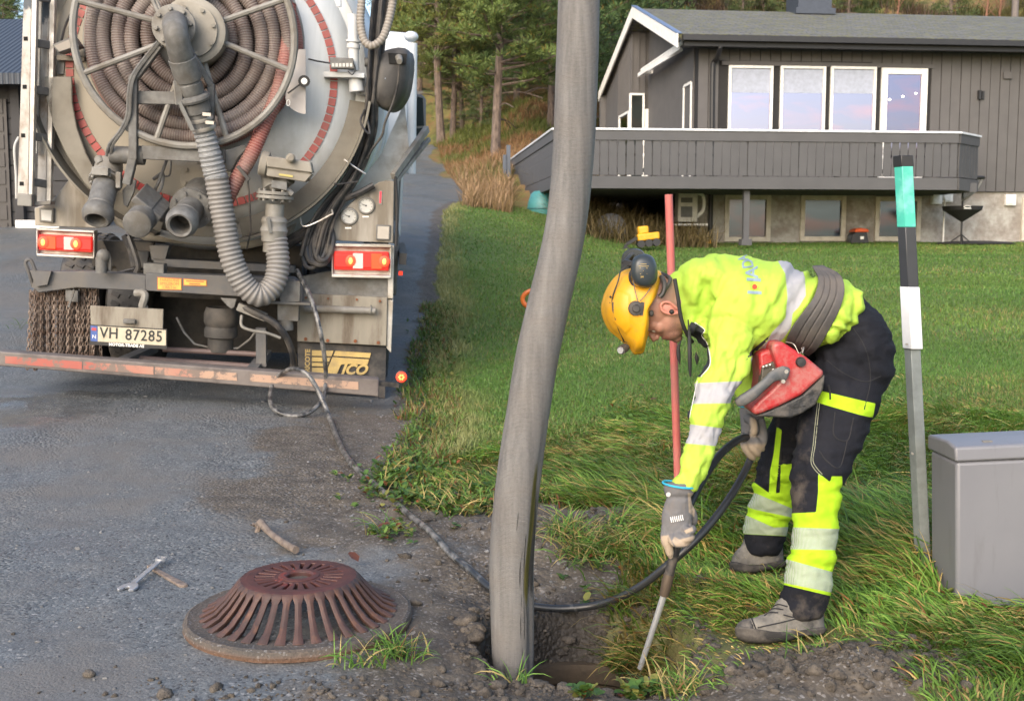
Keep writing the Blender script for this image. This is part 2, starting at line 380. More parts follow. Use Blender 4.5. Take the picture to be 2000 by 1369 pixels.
# --- manhole shaft under the removed cover
t = thing("manhole_shaft", (PIT[0], PIT[1], -.2), "open round manhole shaft in the dug out earth under the suction hose", "manhole")
mr = mat("shaft_concrete", (.075, .055, .036), .7, dirt=(.035, .028, .02), dscale=12, bs=.5, bscale=50)
MB().lathe([(.36, .10), (.33, .05), (.30, .0), (.262, 0), (.258, -.02), (.262, -.06), (.275, -.07), (.275, -.9)], (0, 0, -.01), (0, 0, 1), 56).build("shaft_ring", mr, t)
MB().lathe([(.275, 0), (0, 0.001)], (0, 0, -.9), (0, 0, 1), 40).build("shaft_floor", mat("black_water", (.01, .01, .01), .15), t)

# ================================================================== GRASS
m, n, b = nodes("grass_blade"); M_BLADE = m
ac = attr(n, "col").outputs['Color']; n.links.new(ac, b.inputs['Base Color']); b.inputs['Roughness'].default_value = .5; b.inputs['Specular IOR Level'].default_value = .35
tr = n.nodes.new("ShaderNodeBsdfTranslucent"); n.links.new(mix(n, .3, ac, (.2, .3, .03)), tr.inputs[0]); ms = n.nodes.new("ShaderNodeMixShader"); ms.inputs[0].default_value = .25
n.links.new(b.outputs[0], ms.inputs[1]); n.links.new(tr.outputs[0], ms.inputs[2]); n.links.new(ms.outputs[0], n.nodes["Material Output"].inputs[0])
def blades(name, P, L, az, bend, wid, colr, segs=4, up=.9, **props):
    """P (n,3) roots; az lean direction, bend 0..1 how far it lies down, L length"""
    k = len(P); t = np.linspace(0, 1, segs+1)[None, :, None]
    D = np.stack([np.cos(az), np.sin(az), np.zeros(k)], 1)[:, None]; L = L[:, None, None]; bd = bend[:, None, None]
    # arc: elevation angle falls along the blade
    e0 = 1.5-bd*.55; e1 = 1.35-bd*1.75
    tt = (t[:, 1:]+t[:, :-1])/2; e = e0+(e1-e0)*tt
    step = L/segs*(np.cos(e)*D+np.sin(e)*np.array([0, 0, 1.])); C = np.concatenate([np.zeros((k, 1, 3)), np.cumsum(step, 1)], 1)+P[:, None]
    C[..., 2] = np.maximum(C[..., 2], P[:, None, 2]+.008*t[..., 0])
    s = np.stack([-np.sin(az), np.cos(az), np.zeros(k)], 1); tw = RNG.uniform(-.9, .9, k)
    s = s*np.cos(tw)[:, None]+np.array([0, 0, 1.])*np.sin(tw)[:, None]; w = wid[:, None, None]*np.array([1., .95, .8, .5, .0])[np.linspace(0, 4, segs+1).astype(int)][None, :, None]
    A = C-s[:, None]*w/2; B = C+s[:, None]*w/2; V = np.stack([A, B], 2).reshape(-1, 3)
    i = (np.arange(k)[:, None]*(segs+1)+np.arange(segs)[None])*2; F = np.stack([i, i+1, i+3, i+2], -1).reshape(-1, 4)
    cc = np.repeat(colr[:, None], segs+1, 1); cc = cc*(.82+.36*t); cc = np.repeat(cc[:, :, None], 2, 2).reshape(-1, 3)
    return npmesh(name, V, F, M_BLADE, attrs={"col": cc}, kind='stuff', **props)
def scatter(n, x0, x1, y0, y1, dens=None):
    x = RNG.uniform(x0, x1, n); y = RNG.uniform(y0, y1, n)
    d = grass_sd(x, y); k = (d > .02) | ((d > -.07) & (np.hypot(x-PIT[0], y-PIT[1]) < .62) & (x > PIT[0]+.2)); x, y, d = x[k], y[k], d[k]
    return x, y, d
def gcol(n, x, y, lush=0.):
    G1 = np.array([.065, .15, .022]); G2 = np.array([.145, .25, .045]); ST = np.array([.34, .26, .10]); RD = np.array([.2, .09, .035]); DK = np.array([.035, .08, .015])
    a = RNG.uniform(0, 1, n)[:, None]; c = G1*(1-a)+G2*a
    dead = (.26+.34*fbm(x, y, 1.3, 41)+.15*fbm(x, y, 5, 42)-lush > RNG.uniform(0, 1, n))[:, None]; c = np.where(dead, ST*RNG.uniform(.6, 1.15, n)[:, None], c)
    q = RNG.uniform(0, 1, n)[:, None]; c = np.where(q > .975, RD, c); c = np.where(q < .12, DK, c)
    return c*RNG.uniform(.8, 1.2, n)[:, None]
def in_cab(x, y): return (x > 1.42) & (x < 2.3) & (y > 3.43) & (y < 3.70)
def long_grass():
    x, y, d = scatter(300000, -1.0, 4.8, 2.0, 7.4)
    far = y+.5*fbm(x, y, 1.2, 33)+.8*sm(.3, -.6, x)
    k = (x < .68*y+.5) & (~in_cab(x, y)) & (RNG.uniform(0, 1, len(x)) < 1-.86*sm(5.3, 6.9, far)) & (RNG.uniform(0, 1, len(x)) < .35+.65*sm(0, .12, d))
    thin = sm(1.3, 1.0, x)*sm(2.6, 2.9, y)*sm(3.35, 3.2, y)   # trampled in front of the feet
    k &= RNG.uniform(0, 1, len(x)) > thin*.55
    x, y, d, far = x[k], y[k], d[k], far[k]
    n_ = len(x); tuft = fbm(x, y, 2.6, 43); n0 = fbm(x, y, .9, 44)
    L = (.10+.13*RNG.uniform(0, 1, n_)+.10*np.clip(tuft, -.5, 1)+.05*n0)*(1-.75*sm(5.0, 6.9, far)); L = np.clip(L, .03, .42)
    az = math.pi*.98+1.7*fbm(x, y, .8, 45)+1.3*fbm(x, y, 3, 46)+RNG.normal(0, .6, n_)
    bend = np.clip(.86+.2*fbm(x, y, 2, 47)+RNG.normal(0, .14, n_), .1, 1.1)
    # blades near the pit edge hang over it
    pr = np.hypot(x-PIT[0], y-PIT[1]); near = sm(.75, .45, pr); az = np.where(near > .3, np.arctan2(PIT[1]-y, PIT[0]-x)+RNG.normal(0, .4, n_), az); L = L+near*.10
    L = L*(1-.62*sm(1.45, 1.15, x)*sm(.42, .55, x)*sm(3.95, 3.75, y))
    for fx, fy in ((.80, 3.14), (.86, 3.76)): L = L*(1-.75*np.exp(-(((x-fx)/.24)**2+((y-fy)/.2)**2)**2))
    L = L*(1-.68*np.exp(-(((x-.43)/.26)**2+((y-3.3)/.42)**2)**2)*(pr > .40))
    L = L*(1-.75*sm(.14, .22, x)*sm(.52, .42, x)*sm(3.27, 3.2, y)); L = L*(1-.45*sm(.35, .0, x)*sm(.3, .1, d)*sm(3.8, 4.1, y))
    L = L*(1-.55*sm(.3, .4, x)*sm(.8, .65, x)*sm(3.2, 3.1, y))
    L = L*(1-.5*sm(1.25, 1.35, x)*sm(2.9, 3.1, y)*sm(3.5, 3.4, y))
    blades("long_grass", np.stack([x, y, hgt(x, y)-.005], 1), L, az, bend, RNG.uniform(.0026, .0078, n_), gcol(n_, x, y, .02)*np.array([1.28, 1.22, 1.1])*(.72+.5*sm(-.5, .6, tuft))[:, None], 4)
    return n_
def lawn_grass():
    for y0, y1, nn, lo, wd in ((5.6, 9, 150000, .035, .005), (9, 15, 140000, .042, .008), (15, 24.6, 110000, .045, .014)):
        x = RNG.uniform(-1.8, .62*y1, nn); y = RNG.uniform(y0, y1, nn); d = grass_sd(x, y); k = (d > .03) & (x < .56*y+.5) & ~((y > 23.9) & (x > 3.6)); x, y, d = x[k], y[k], d[k]; n_ = len(x)
        edge = sm(.5, .12, d+.12*fbm(x, y, 2, 50))*(x < 0)
        L = RNG.uniform(.6, 1.2, n_)*lo*(1+.8*edge); c = (gcol(n_, x, y, .2)*.7+np.array([.11, .175, .038])*.3)*np.array([1.12, 1.12, 1.2]); pt_ = (.12*fbm(x, y, .45, 49))[:, None]; c = c*(1+pt_*np.array([1.6, .6, .5]))
        c = c*(1-edge[:, None]*.85)+np.array([.34, .31, .13])*edge[:, None]*.85
        st = np.sin((x*.35+y)*2.2+fbm(x, y, .3, 48)*3)[:, None]*.08; c = c*(1+st)
        if y1 == 9: nm = "lawn_grass"
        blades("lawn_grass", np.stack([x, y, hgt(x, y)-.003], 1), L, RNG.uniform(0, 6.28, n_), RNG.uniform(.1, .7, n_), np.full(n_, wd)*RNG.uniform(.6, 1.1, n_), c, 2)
long_grass(); lawn_grass()
def verge():
    # mixed weeds and dry stalks on the road edge
    x = RNG.uniform(-1.6, .3, 40000); y = RNG.uniform(4.2, 12, 40000); d = grass_sd(x, y); k = (d > -.12*sm(5, 6, y)-.02) & (d < .2); x, y, d = x[k], y[k], d[k]; n_ = len(x)
    c = gcol(n_, x, y, 0)*.8; red = RNG.uniform(0, 1, n_) < .10; c[red] = np.array([.16, .045, .02])
    blades("verge_grass", np.stack([x, y, hgt(x, y)-.004], 1), RNG.uniform(.03, .11, n_), RNG.uniform(0, 6.28, n_), RNG.uniform(.2, 1, n_), RNG.uniform(.004, .009, n_), c, 3)
verge()
# --- broad leaved weeds
def leaf_mesh(name, P, az, tilt, Ls, Wd, colr, **props):
    k = len(P); shp = np.array([[0, 0], [.5, .3], [.42, .75], [0, 1], [-.42, .75], [-.5, .3]])
    u = np.stack([-np.sin(az), np.cos(az), np.zeros(k)], 1); f = np.stack([np.cos(az)*np.cos(tilt), np.sin(az)*np.cos(tilt), np.sin(tilt)], 1)
    V = P[:, None]+shp[None, :, :1]*Wd[:, None, None]*u[:, None]+shp[None, :, 1:]*Ls[:, None, None]*f[:, None]
    V[:, [1, 2, 4, 5], 2] += (Wd*.15)[:, None]
    i = np.arange(k)[:, None]*6; F = np.concatenate([i+np.array([0, 1, 2, 3]), i+np.array([0, 3, 4, 5])], 0)
    return npmesh(name, V.reshape(-1, 3), F, M_BLADE, attrs={"col": np.repeat(colr, 6, 0)}, **props)
def weeds():
    pts = []
    for (px, py, rx, ry, cnt) in ((830, 950, 100, 45, 420), (900, 985, 70, 25, 260), (1000, 975, 60, 18, 60), (760, 1050, 35, 14, 26), (1200, 1110, 60, 40, 25), (1480, 1060, 50, 30, 50), (1240, 820, 60, 40, 25), (1800, 1190, 120, 30, 60), (1140, 1355, 20, 8, 10), (1250, 1330, 30, 8, 30)):
        for _ in range(cnt):
            p = G(px+RNG.normal()*rx*.6, py+RNG.normal()*ry*.6); pts.append((p[0], p[1], float(hgt(p[0], p[1]))))
    for _ in range(330):
        y = RNG.uniform(4.6, 11); x = road_edge(y)+.10+RNG.normal()*.11; pts.append((x, y, float(hgt(x, y))))
    P = np.array(pts); rep = 4; P = np.repeat(P, rep, 0); n_ = len(P); P[:, 2] += RNG.uniform(.003, .03, n_)
    C = np.array([[.07, .14, .03], [.12, .2, .04], [.2, .2, .05], [.05, .11, .03]])[RNG.integers(0, 4, n_)]*RNG.uniform(.7, 1.2, (n_, 1)); C[RNG.uniform(0, 1, n_) < .05] = (.2, .06, .02)
    leaf_mesh("broad_leaf_weeds", P, RNG.uniform(0, 6.28, n_), RNG.uniform(-.1, .9, n_), RNG.uniform(.015, .042, n_), RNG.uniform(.012, .028, n_), C, kind='stuff')
weeds()
def fallen():
    P = []
    for px, py in [(870, 912), (790, 915), (850, 830), (905, 985), (735, 1050), (1165, 955), (1700, 735), (700, 1115), (1245, 760), (1270, 790), (1180, 890)]:
        p = G(px, py); P.append((p[0], p[1], float(hgt(p[0], p[1]))+.03))
    P = np.array(P); k = len(P)
    leaf_mesh("fallen_leaves", P, RNG.uniform(0, 6, k), RNG.uniform(0, .4, k), np.full(k, .06), np.full(k, .035), np.tile([[.13, .045, .03]], (k, 1)), kind='stuff')
fallen()

def tufts():
    X = []; Y = []; K = []
    for (px, py, sx, sy, cnt, kind) in ((770, 1275, 40, 14, 130, 0), (700, 1300, 40, 6, 40, 0), (1010, 1300, 40, 8, 30, 0), (1150, 1090, 50, 18, 420, 1), (1110, 1070, 30, 10, 120, 1), (1215, 1075, 30, 30, 200, 1), (1330, 1330, 40, 14, 120, 0), (1600, 1290, 60, 20, 60, 0), (1480, 1075, 50, 30, 120, 1), (900, 1000, 60, 14, 160, 1), (760, 945, 30, 18, 60, 1), (1270, 1300, 24, 20, 60, 0), (50, 640, 30, 5, 14, 1), (740, 1045, 20, 8, 24, 1)):
        for _ in range(cnt):
            p = G(px+RNG.normal()*sx*.6, py+RNG.normal()*sy*.6); X.append(p[0]); Y.append(p[1]); K.append(kind)
    x = np.array(X); y = np.array(Y); K = np.array(K); n_ = len(x); k = np.hypot(x-PIT[0], y-PIT[1]) > .3; x, y, K = x[k], y[k], K[k]; n_ = len(x)
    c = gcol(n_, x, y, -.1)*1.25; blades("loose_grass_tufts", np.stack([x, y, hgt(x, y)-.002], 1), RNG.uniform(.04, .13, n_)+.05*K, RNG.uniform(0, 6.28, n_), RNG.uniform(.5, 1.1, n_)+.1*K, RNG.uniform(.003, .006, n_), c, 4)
tufts()
# --- clods and stones
def lumps(name, P, R, mt, seed=1, flat=.7, **props):
    import bmesh as bm_
    bm = bm_.new(); bm_.ops.create_icosphere(bm, subdivisions=2, radius=1); U = np.array([v.co[:] for v in bm.verts]); FF = np.array([[v.index for v in f.verts] for f in bm.faces]); bm.free()
    k = len(P); rg = np.random.default_rng(seed); V = np.repeat(U[None], k, 0)
    for fr, am in ((1.3, .28), (3.1, .16)):
        ph = rg.uniform(0, 6.28, (k, 1, 3)); V = V*(1+am*np.sin(U[None]*fr*2.1+ph).prod(-1, keepdims=True)*1.6+am*.4*np.sin(U[None, :, [1, 2, 0]]*fr*3+ph).sum(-1, keepdims=True)*.5)
    th = rg.uniform(0, 6.28, k); c, s = np.cos(th), np.sin(th); sc = rg.uniform(.7, 1.3, (k, 1, 3))*np.array([1, 1, flat]); V = V*sc*R[:, None, None]
    V = np.stack([V[..., 0]*c[:, None]-V[..., 1]*s[:, None], V[..., 0]*s[:, None]+V[..., 1]*c[:, None], V[..., 2]], -1)+P[:, None]
    F = (FF[None]+np.arange(k)[:, None, None]*len(U)).reshape(-1, 3)
    return npmesh(name, V.reshape(-1, 3), F, mt, smooth=True, **props)
M_CLOD = mat("clod_soil", (.060, .050, .040), .92, dirt=(.115, .097, .078), dscale=25, var=.3, vscale=60, bs=1, bscale=140, bd=.006)
M_STONE = mat("stone", (.125, .125, .125), .8, var=.5, vscale=4, bs=.3, bscale=120, bd=.002)
def clods():
    Q = []; Rr = []
    for (x0, y0, sx, sy, cnt, r) in ((1.0, 2.84, .36, .15, 1600, .0085), (.25, 4.1, .5, .2, 700, .008), (-.35, 2.72, .55, .10, 450, .006), (.3, 2.85, .5, .1, 500, .008), (-.1, 3.6, .4, .2, 120, .010), (-.3, 4.6, .45, .4, 120, .008), (-1.1, 2.8, .5, .3, 16, .006)):
        for _ in range(cnt):
            x = x0+RNG.normal()*sx*.6; y = y0+RNG.normal()*sy*.6
            if math.hypot(x-PIT[0], y-PIT[1]) < PIT_R+.03 or math.hypot(x+.645, y-3.25) < .37: continue
            rr_ = r*(.3+RNG.pareto(2.4)*.5); rr_ = min(rr_, .021); Q.append((x, y, float(hgt(x, y))+rr_*.2)); Rr.append(rr_)
    for _ in range(900):
        a = RNG.uniform(0, 6.283); r_ = RNG.uniform(.29, .40); x = PIT[0]+r_*math.cos(a); y = PIT[1]+r_*math.sin(a); Q.append((x, y, float(hgt(x, y)))); Rr.append(.004+RNG.pareto(3)*.004 if RNG.uniform() < .9 else .014)
    lumps("dirt_clods", np.array(Q), np.array(Rr), M_CLOD, kind='stuff')
    for (px, py, r) in [(1480, 1280, .05), (1600, 1300, .035), (1160, 1330, .028), (600, 1335, .03), (545, 1325, .02)]:
        pass
    x = RNG.uniform(-2.6, .2, 6500); y = RNG.uniform(2.3, 9, 6500); d = seg_sd(x, y, GPOLY); k = (d < .1) & (np.hypot(x-PIT[0], y-PIT[1]) > .4) & (np.hypot(x+.645, y-3.25) > .37)
    k &= RNG.uniform(0, 1, len(x)) < (.12+.88*sm(-.6, -.1, d)); x, y = x[k], y[k]
    lumps("road_pebbles", np.stack([x, y, hgt(x, y)+.0005], 1), RNG.uniform(.0022, .006, len(x))*(1+RNG.pareto(3, len(x))*.4), M_STONE, 3, kind='stuff')
clods()
# ================================================================== HOUSE, GARAGE, FAR BUILDINGS
class Frame:
    def __init__(s, root):
        bpy.context.view_layer.update(); s.M = np.array(root.matrix_world); s.I = np.linalg.inv(s.M)
        s.o = (s.I@np.r_[CAMP, 1])[:3]
    def T(s, px, py, y):
        """local point seen at a photo pixel, on the local plane y"""
        d = s.I[:3, :3]@ray(px, py); return s.o+d*((y-s.o[1])/d[1])
    def loc(s, w): return (s.I@np.r_[w, 1])[:3]
M_SIDE = mat("siding_paint", (.098, .093, .092), .7, var=.08, vscale=3, bs=.15, bscale=30)
M_SIDE2 = mat("deck_paint", (.080, .079, .082), .65, var=.08, vscale=3)
M_GAPSHADE = mat("board_gap_shade", (.022, .021, .021), .9)  # wall behind the boards darkened: shadow of the gaps put into its colour
M_WHITE = mat("white_paint", (.78, .77, .74), .5, dirt=(.5, .47, .42), dscale=2, dlo=.6, dhi=.8)
M_CREAM = mat("cream_frame", (.55, .51, .43), .6, dirt=(.42, .38, .31), dscale=6)
M_BLACK = mat("black_metal", (.02, .02, .022), .5)
m, n, b = nodes("concrete_wall"); M_CONC = m; v_ = coord(n); s1 = ntex(n, v_, 1.6, 7, .65); s2 = ntex(n, v_, 14, 5)
c = mix(n, ramp(n, s1, .42, .56), (.27, .24, .21), (.42, .405, .37)); c = mix(n, ramp(n, s2, .3, .7, 0, .35), c, (.12, .10, .08)); n.links.new(c, b.inputs['Base Color']); b.inputs['Roughness'].default_value = .9; bump(n, b, s2, .5, .02)
m, n, b = nodes("roof_shingle"); M_ROOF = m; v_ = coord(n); s1 = ntex(n, v_, 1.2, 7, .7); s2 = ntex(n, v_, 9, 6, .7)
br = N(n, "ShaderNodeTexBrick", Scale=1.0); br.inputs['Brick Width'].default_value = .33; br.inputs['Row Height'].default_value = .14; br.inputs['Mortar Size'].default_value = .012
br.inputs['Color1'].default_value = (.095, .097, .10, 1); br.inputs['Color2'].default_value = (.15, .152, .158, 1); br.inputs['Mortar'].default_value = (.03, .03, .035, 1); n.links.new(v_, br.inputs['Vector'])
c = mix(n, ramp(n, s2, .46, .60), br.outputs[0], mix(n, s1, (.08, .08, .035), (.19, .185, .085))); n.links.new(c, b.inputs['Base Color']); b.inputs['Roughness'].default_value = .95; bump(n, b, s2, .6, .02)
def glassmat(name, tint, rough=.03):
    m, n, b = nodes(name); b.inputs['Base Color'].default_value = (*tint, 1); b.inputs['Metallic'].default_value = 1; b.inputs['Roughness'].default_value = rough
    v_ = coord(n, (.5, .5, 1.6)); cl = ntex(n, v_, 1.1, 4, .5, .6); n.links.new(mix(n, ramp(n, cl, .48, .66), (*tint,), (min(1, tint[0]*1.25+.03), tint[1]*1.0, tint[2]*.92)), b.inputs['Base Color']); bump(n, b, ntex(n, v_, 1.5, 2), .05, .02); return m  # reflected pink clouds put into the pane tint as noise
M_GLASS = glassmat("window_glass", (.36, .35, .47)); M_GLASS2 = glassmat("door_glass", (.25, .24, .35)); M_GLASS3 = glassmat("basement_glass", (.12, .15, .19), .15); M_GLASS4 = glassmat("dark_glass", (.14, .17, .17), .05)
M_BLIND = mat("window_blind", (.34, .37, .45), .4, spec=.8)
def wallgrid(mb, us, zs, holes, v0, v1):
    """wall from cells of a (u,z) grid between planes v0..v1, leaving the openings out"""
    us = sorted(set(list(us)+[h[0] for h in holes]+[h[1] for h in holes])); zs = sorted(set(list(zs)+[h[2] for h in holes]+[h[3] for h in holes]))
    for j in range(len(zs)-1):
        run = None
        for i in range(len(us)-1):
            cu, cz = (us[i]+us[i+1])/2, (zs[j]+zs[j+1])/2
            op = any(h[0] < cu < h[1] and h[2] < cz < h[3] for h in holes)
            if not op:
                if run is None: run = us[i]
            if (op or i == len(us)-2) and run is not None:
                e = us[i] if op else us[i+1]; mb.box(((run+e)/2, (v0+v1)/2, cz), (e-run, v1-v0, zs[j+1]-zs[j])); run = None
hroot = thing("brown_house", (3.9, 23.55, 0), "dark brown wooden house with mossy roof, white window frames and concrete basement", "house", rot=(0, 0, math.atan(.102)))
HF = Frame(hroot)
def rect(px0, py0, px1, py1, v):
    a = HF.T(px0, py0, v); b_ = HF.T(px1, py1, v); return [min(a[0], b_[0]), max(a[0], b_[0]), min(a[2], b_[2]), max(a[2], b_[2])]
def window(r, v, mf, mg, fw=.06, name="window", blind=None, sill=True, depth=.09):
    u0, u1, z0, z1 = r; mb = MB()
    mb.box((u0+fw/2, v, (z0+z1)/2), (fw, depth, z1-z0)).box((u1-fw/2, v, (z0+z1)/2), (fw, depth, z1-z0))
    mb.box(((u0+u1)/2, v, z1-fw/2), (u1-u0-2*fw, depth, fw)).box(((u0+u1)/2, v, z0+fw/2), (u1-u0-2*fw, depth, fw))
    w = mb.build(name, mf, hroot, bevel=.006)
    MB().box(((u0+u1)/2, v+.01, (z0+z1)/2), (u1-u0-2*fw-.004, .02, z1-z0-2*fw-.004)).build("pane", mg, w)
    if blind:
        MB().box(((u0+u1)/2, v-.004, z1-fw-blind/2-.002), (u1-u0-2*fw-.01, .004, blind)).build("blind", M_BLIND, w)
    return w
ZS = 2.21
wr = [rect(1422, 129, 1505, 277, .03), rect(1523, 130, 1607, 277, .03), rect(1621, 131, 1705, 277, .03)]; dr = rect(1720, 134, 1804, 277, .03); dr[2] = 2.38
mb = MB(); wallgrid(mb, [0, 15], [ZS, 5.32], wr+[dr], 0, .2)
fw = mb.build("front_wall", M_GAPSHADE, hroot); mb = MB(); k = 0
while k*.222 < 14.9:
    u0 = k*.222+.008; u1 = k*.222+.214; k += 1; zz = [(ZS, 5.31)]
    for h in wr+[dr]:
        if h[0]-.02 < u1 and h[1]+.02 > u0: zz = [(ZS, h[2]-.01), (h[3]+.10, 5.31)]
    if u1 > wr[0][0]-.05 and u0 < dr[1]+.05 and len(zz) == 1: zz = [(ZS, dr[3]+.0), (dr[3]+.10, 5.31)]
    for z0, z1 in zz:
        if z1-z0 > .05: mb.box(((u0+u1)/2, -.012-(.006 if k % 2 else 0), (z0+z1)/2), (u1-u0, .024, z1-z0))
mb.box(((wr[0][0]+dr[1])/2, -.022, dr[3]+.05), (dr[1]-wr[0][0]+.3, .045, .09))
mb.build("cladding_boards", M_SIDE, fw, smooth=False)
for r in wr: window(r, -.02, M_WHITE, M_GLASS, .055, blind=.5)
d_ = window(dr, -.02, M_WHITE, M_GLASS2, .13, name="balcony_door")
MB().bar((dr[0]+.16, -.07, 3.38), (dr[0]+.30, -.07, 3.38), .02, .02).bar((dr[0]+.16, -.03, 3.38), (dr[0]+.16, -.075, 3.38), .02, .02).build("door_handle", M_WHITE, d_)
for (px, py) in ((1737, 195), (1763, 189), (1788, 183)):
    p = HF.T(px, py, -.008); MB().ball((p[0], -.022, p[2]), (.028, .004, .018), 8).build("ceiling_lamp_glow", emit("lamp_glow", (1, .93, .8), 3), d_)
br_ = [rect(1415, 381, 1503, 472, .05), rect(1563, 382, 1649, 471, .05), rect(1709, 384, 1795, 471, .05), rect(1996, 385, 2100, 470, .05)]
mb = MB(); wallgrid(mb, [0, 15], [.8, ZS-.004], br_, .04, .24); mb.build("basement_wall", M_CONC, hroot)
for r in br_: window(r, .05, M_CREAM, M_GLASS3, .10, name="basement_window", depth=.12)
# gable side and bay
mb = MB(); top = lambda v: 5.34+(v+.55)*(1.38/4.35) if v < 3.8 else 6.72-(v-3.8)*(1.38/4.45)
vs = [0.21, 3.8, 4.6]
mb.prism([(0, .202, .8), (0, 4.6, .8), (0, 4.6, top(4.6)-.12), (0, 3.8, top(3.8)-.12), (0, .202, top(.2)-.12)], (.2, 0, 0)); gw = mb.build("gable_wall", M_GAPSHADE, hroot); mb = MB()
for k in range(1, 41):
    v = .2+k*.108; 
    if v < 4.55: mb.box((-.014, v, (ZS+top(v)-.14)/2), (.028, .090, top(v)-.14-ZS))
mb.build("cladding_boards", M_SIDE, gw, smooth=False)
BU = -.46
mb = MB(); mb.prism([(BU, 4.62, 1.6), (BU, 8.1, 1.6), (BU, 8.1, top(8.1)-.12), (BU, 4.62, top(4.62)-.12)], (.2, 0, 0)); mb.box(((BU+.2)/2+.0, 4.72, (1.6+top(4.7)-.13)/2), (-.2-BU-.002, .2, top(4.7)-.13-1.6)); mb.box((-.1, 4.72, (1.6+top(4.7)-.13)/2), (.198, .198, top(4.7)-.13-1.6))
for u in (BU+.03, BU+.2, BU+.36, BU+.52): mb.box((u, 4.606, (4.35+top(4.6)-.14)/2), (.025, .026, top(4.6)-.14-4.35))
for k in range(14):
    v = 4.75+k*.11; mb.box((BU-.009, v, (4.35+top(v)-.14)/2), (.018, .03, top(v)-.14-4.35))
mb.prism([(15, .2, .8), (15, 8, .8), (15, 8, 5.2), (15, 3.8, 6.5), (15, .2, 5.3)], (-.2, 0, 0)).box((7.2, 8.1, 3.2), (15.6, .2, 4))
mb.build("rear_wall", M_SIDE, hroot)
a = HF.T(1229, 183, 4.6); e = HF.T(1257, 300, 4.6); 
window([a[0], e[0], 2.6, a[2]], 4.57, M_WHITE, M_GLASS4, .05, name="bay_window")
MB().box((-.06, 4.55, 3.5), (.08, .1, 1.85)).build("corner_post", M_WHITE, hroot)
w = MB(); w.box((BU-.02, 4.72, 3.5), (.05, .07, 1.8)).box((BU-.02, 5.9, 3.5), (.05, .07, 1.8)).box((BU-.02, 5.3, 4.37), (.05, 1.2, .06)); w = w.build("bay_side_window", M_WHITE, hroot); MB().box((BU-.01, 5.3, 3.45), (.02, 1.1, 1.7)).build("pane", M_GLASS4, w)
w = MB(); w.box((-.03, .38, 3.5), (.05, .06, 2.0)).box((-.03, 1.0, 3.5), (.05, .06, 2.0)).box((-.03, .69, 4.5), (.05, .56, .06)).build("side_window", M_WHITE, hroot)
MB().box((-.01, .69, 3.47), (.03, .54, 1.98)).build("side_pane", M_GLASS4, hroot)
# roof
mb = MB(); th = .13
for (v0, z0, v1, z1) in ((-.55, 5.34, 3.8, 6.72), (3.8, 6.72, 8.25, 5.34)):
    mb.prism([(-.58, v0, z0), (-.58, v1, z1), (-.58, v1, z1-th), (-.58, v0, z0-th)], (15.9, 0, 0))
rf = mb.build("roof", M_ROOF, hroot)
mb = MB()
for (v0, z0, v1, z1) in ((-.6, 5.34-.04, 3.8, 6.74), (3.8, 6.74, 8.3, 5.34-.04)):
    mb.prism([(-.62, v0, z0+.03), (-.62, v1, z1+.03), (-.62, v1, z1-.24), (-.62, v0, z0-.24)], (.035, 0, 0))
mb.build("bargeboard", M_WHITE, rf)
MB().prism([(-.63, -.6, 5.335), (-.63, 3.8, 6.775), (-.63, 3.8, 6.795), (-.63, -.6, 5.355)], (.12, 0, 0)).build("roof_edge_strip", mat("blue_grey_metal", (.12, .17, .28), .4), rf)
MB().box((7.4, -.63, 5.25), (15.8, .13, .11)).box((7.4, -.5, 5.15), (15.7, .12, .1)).box((7.4, -.27, 5.16), (15.6, .5, .02)).build("gutter", M_BLACK, rf)  # gutter, plus black fascia and soffit boxes that paint in the eave shadow
ch0 = HF.T(1549, 44, 3.4); ch1 = HF.T(1622, 44, 3.4)
MB().box(((ch0[0]+ch1[0])/2+.06, 3.8, 7.3), (ch1[0]-ch0[0]-.1, .85, 1.9)).box(((ch0[0]+ch1[0])/2+.06, 3.8, 6.66), (ch1[0]-ch0[0]+.05, 1.0, .14)).build("chimney", mat("chimney_metal", (.05, .06, .08), .45), rf)
P = [HF.T(1406, 84, -.5), HF.T(1406, 98, -.48), HF.T(1398, 120, -.12), HF.T(1392, 134, -.07), HF.T(1390, 300, -.07)]; P.append(np.array([P[-1][0], -.07, 1.2]))
MB().tube(resample(spline(P, 6), .1), .05, 10).build("downpipe", M_BLACK, hroot)
mb = MB()
mb.cyl((-.24, .25, 5.32), (-.24, 4.3, 5.34), .05, n=12).bar((-.30, .3, 5.22), (-.33, 4.3, 5.22), .05, .09).bar((-.22, .5, 5.2), (-.40, 2.2, 5.12), .04, .04).bar((-.40, 2.2, 5.12), (-.24, 4.0, 5.2), .04, .04)
for v in (.35, 4.1): mb.box((-.12, v, 5.3), (.24, .08, .14))
mb.build("folded_awning", M_WHITE, hroot)
mb = MB(); p = HF.T(1912, 186, -.06); mb.box((p[0], -.08, p[2]), (.05, .08, .19)).box((p[0]+.09, -.05, p[2]), (.05, .06, .17)); mb.build("wall_lamp", M_BLACK, hroot)
p = HF.T(1968, 148, -.05); MB().box((p[0], -.05, p[2]), (.2, .06, .14)).build("wall_vent", M_SIDE, hroot)
for (px, py) in ((1829, 388), (1850, 384), (1973, 391)): p = HF.T(px, py, 0); MB().box((p[0], -.0, p[2]), (.23, .09, .24)).box((p[0]-.02, -.05, p[2]), (.16, .03, .18)).build("basement_vent", M_WHITE, hroot, bevel=.01)
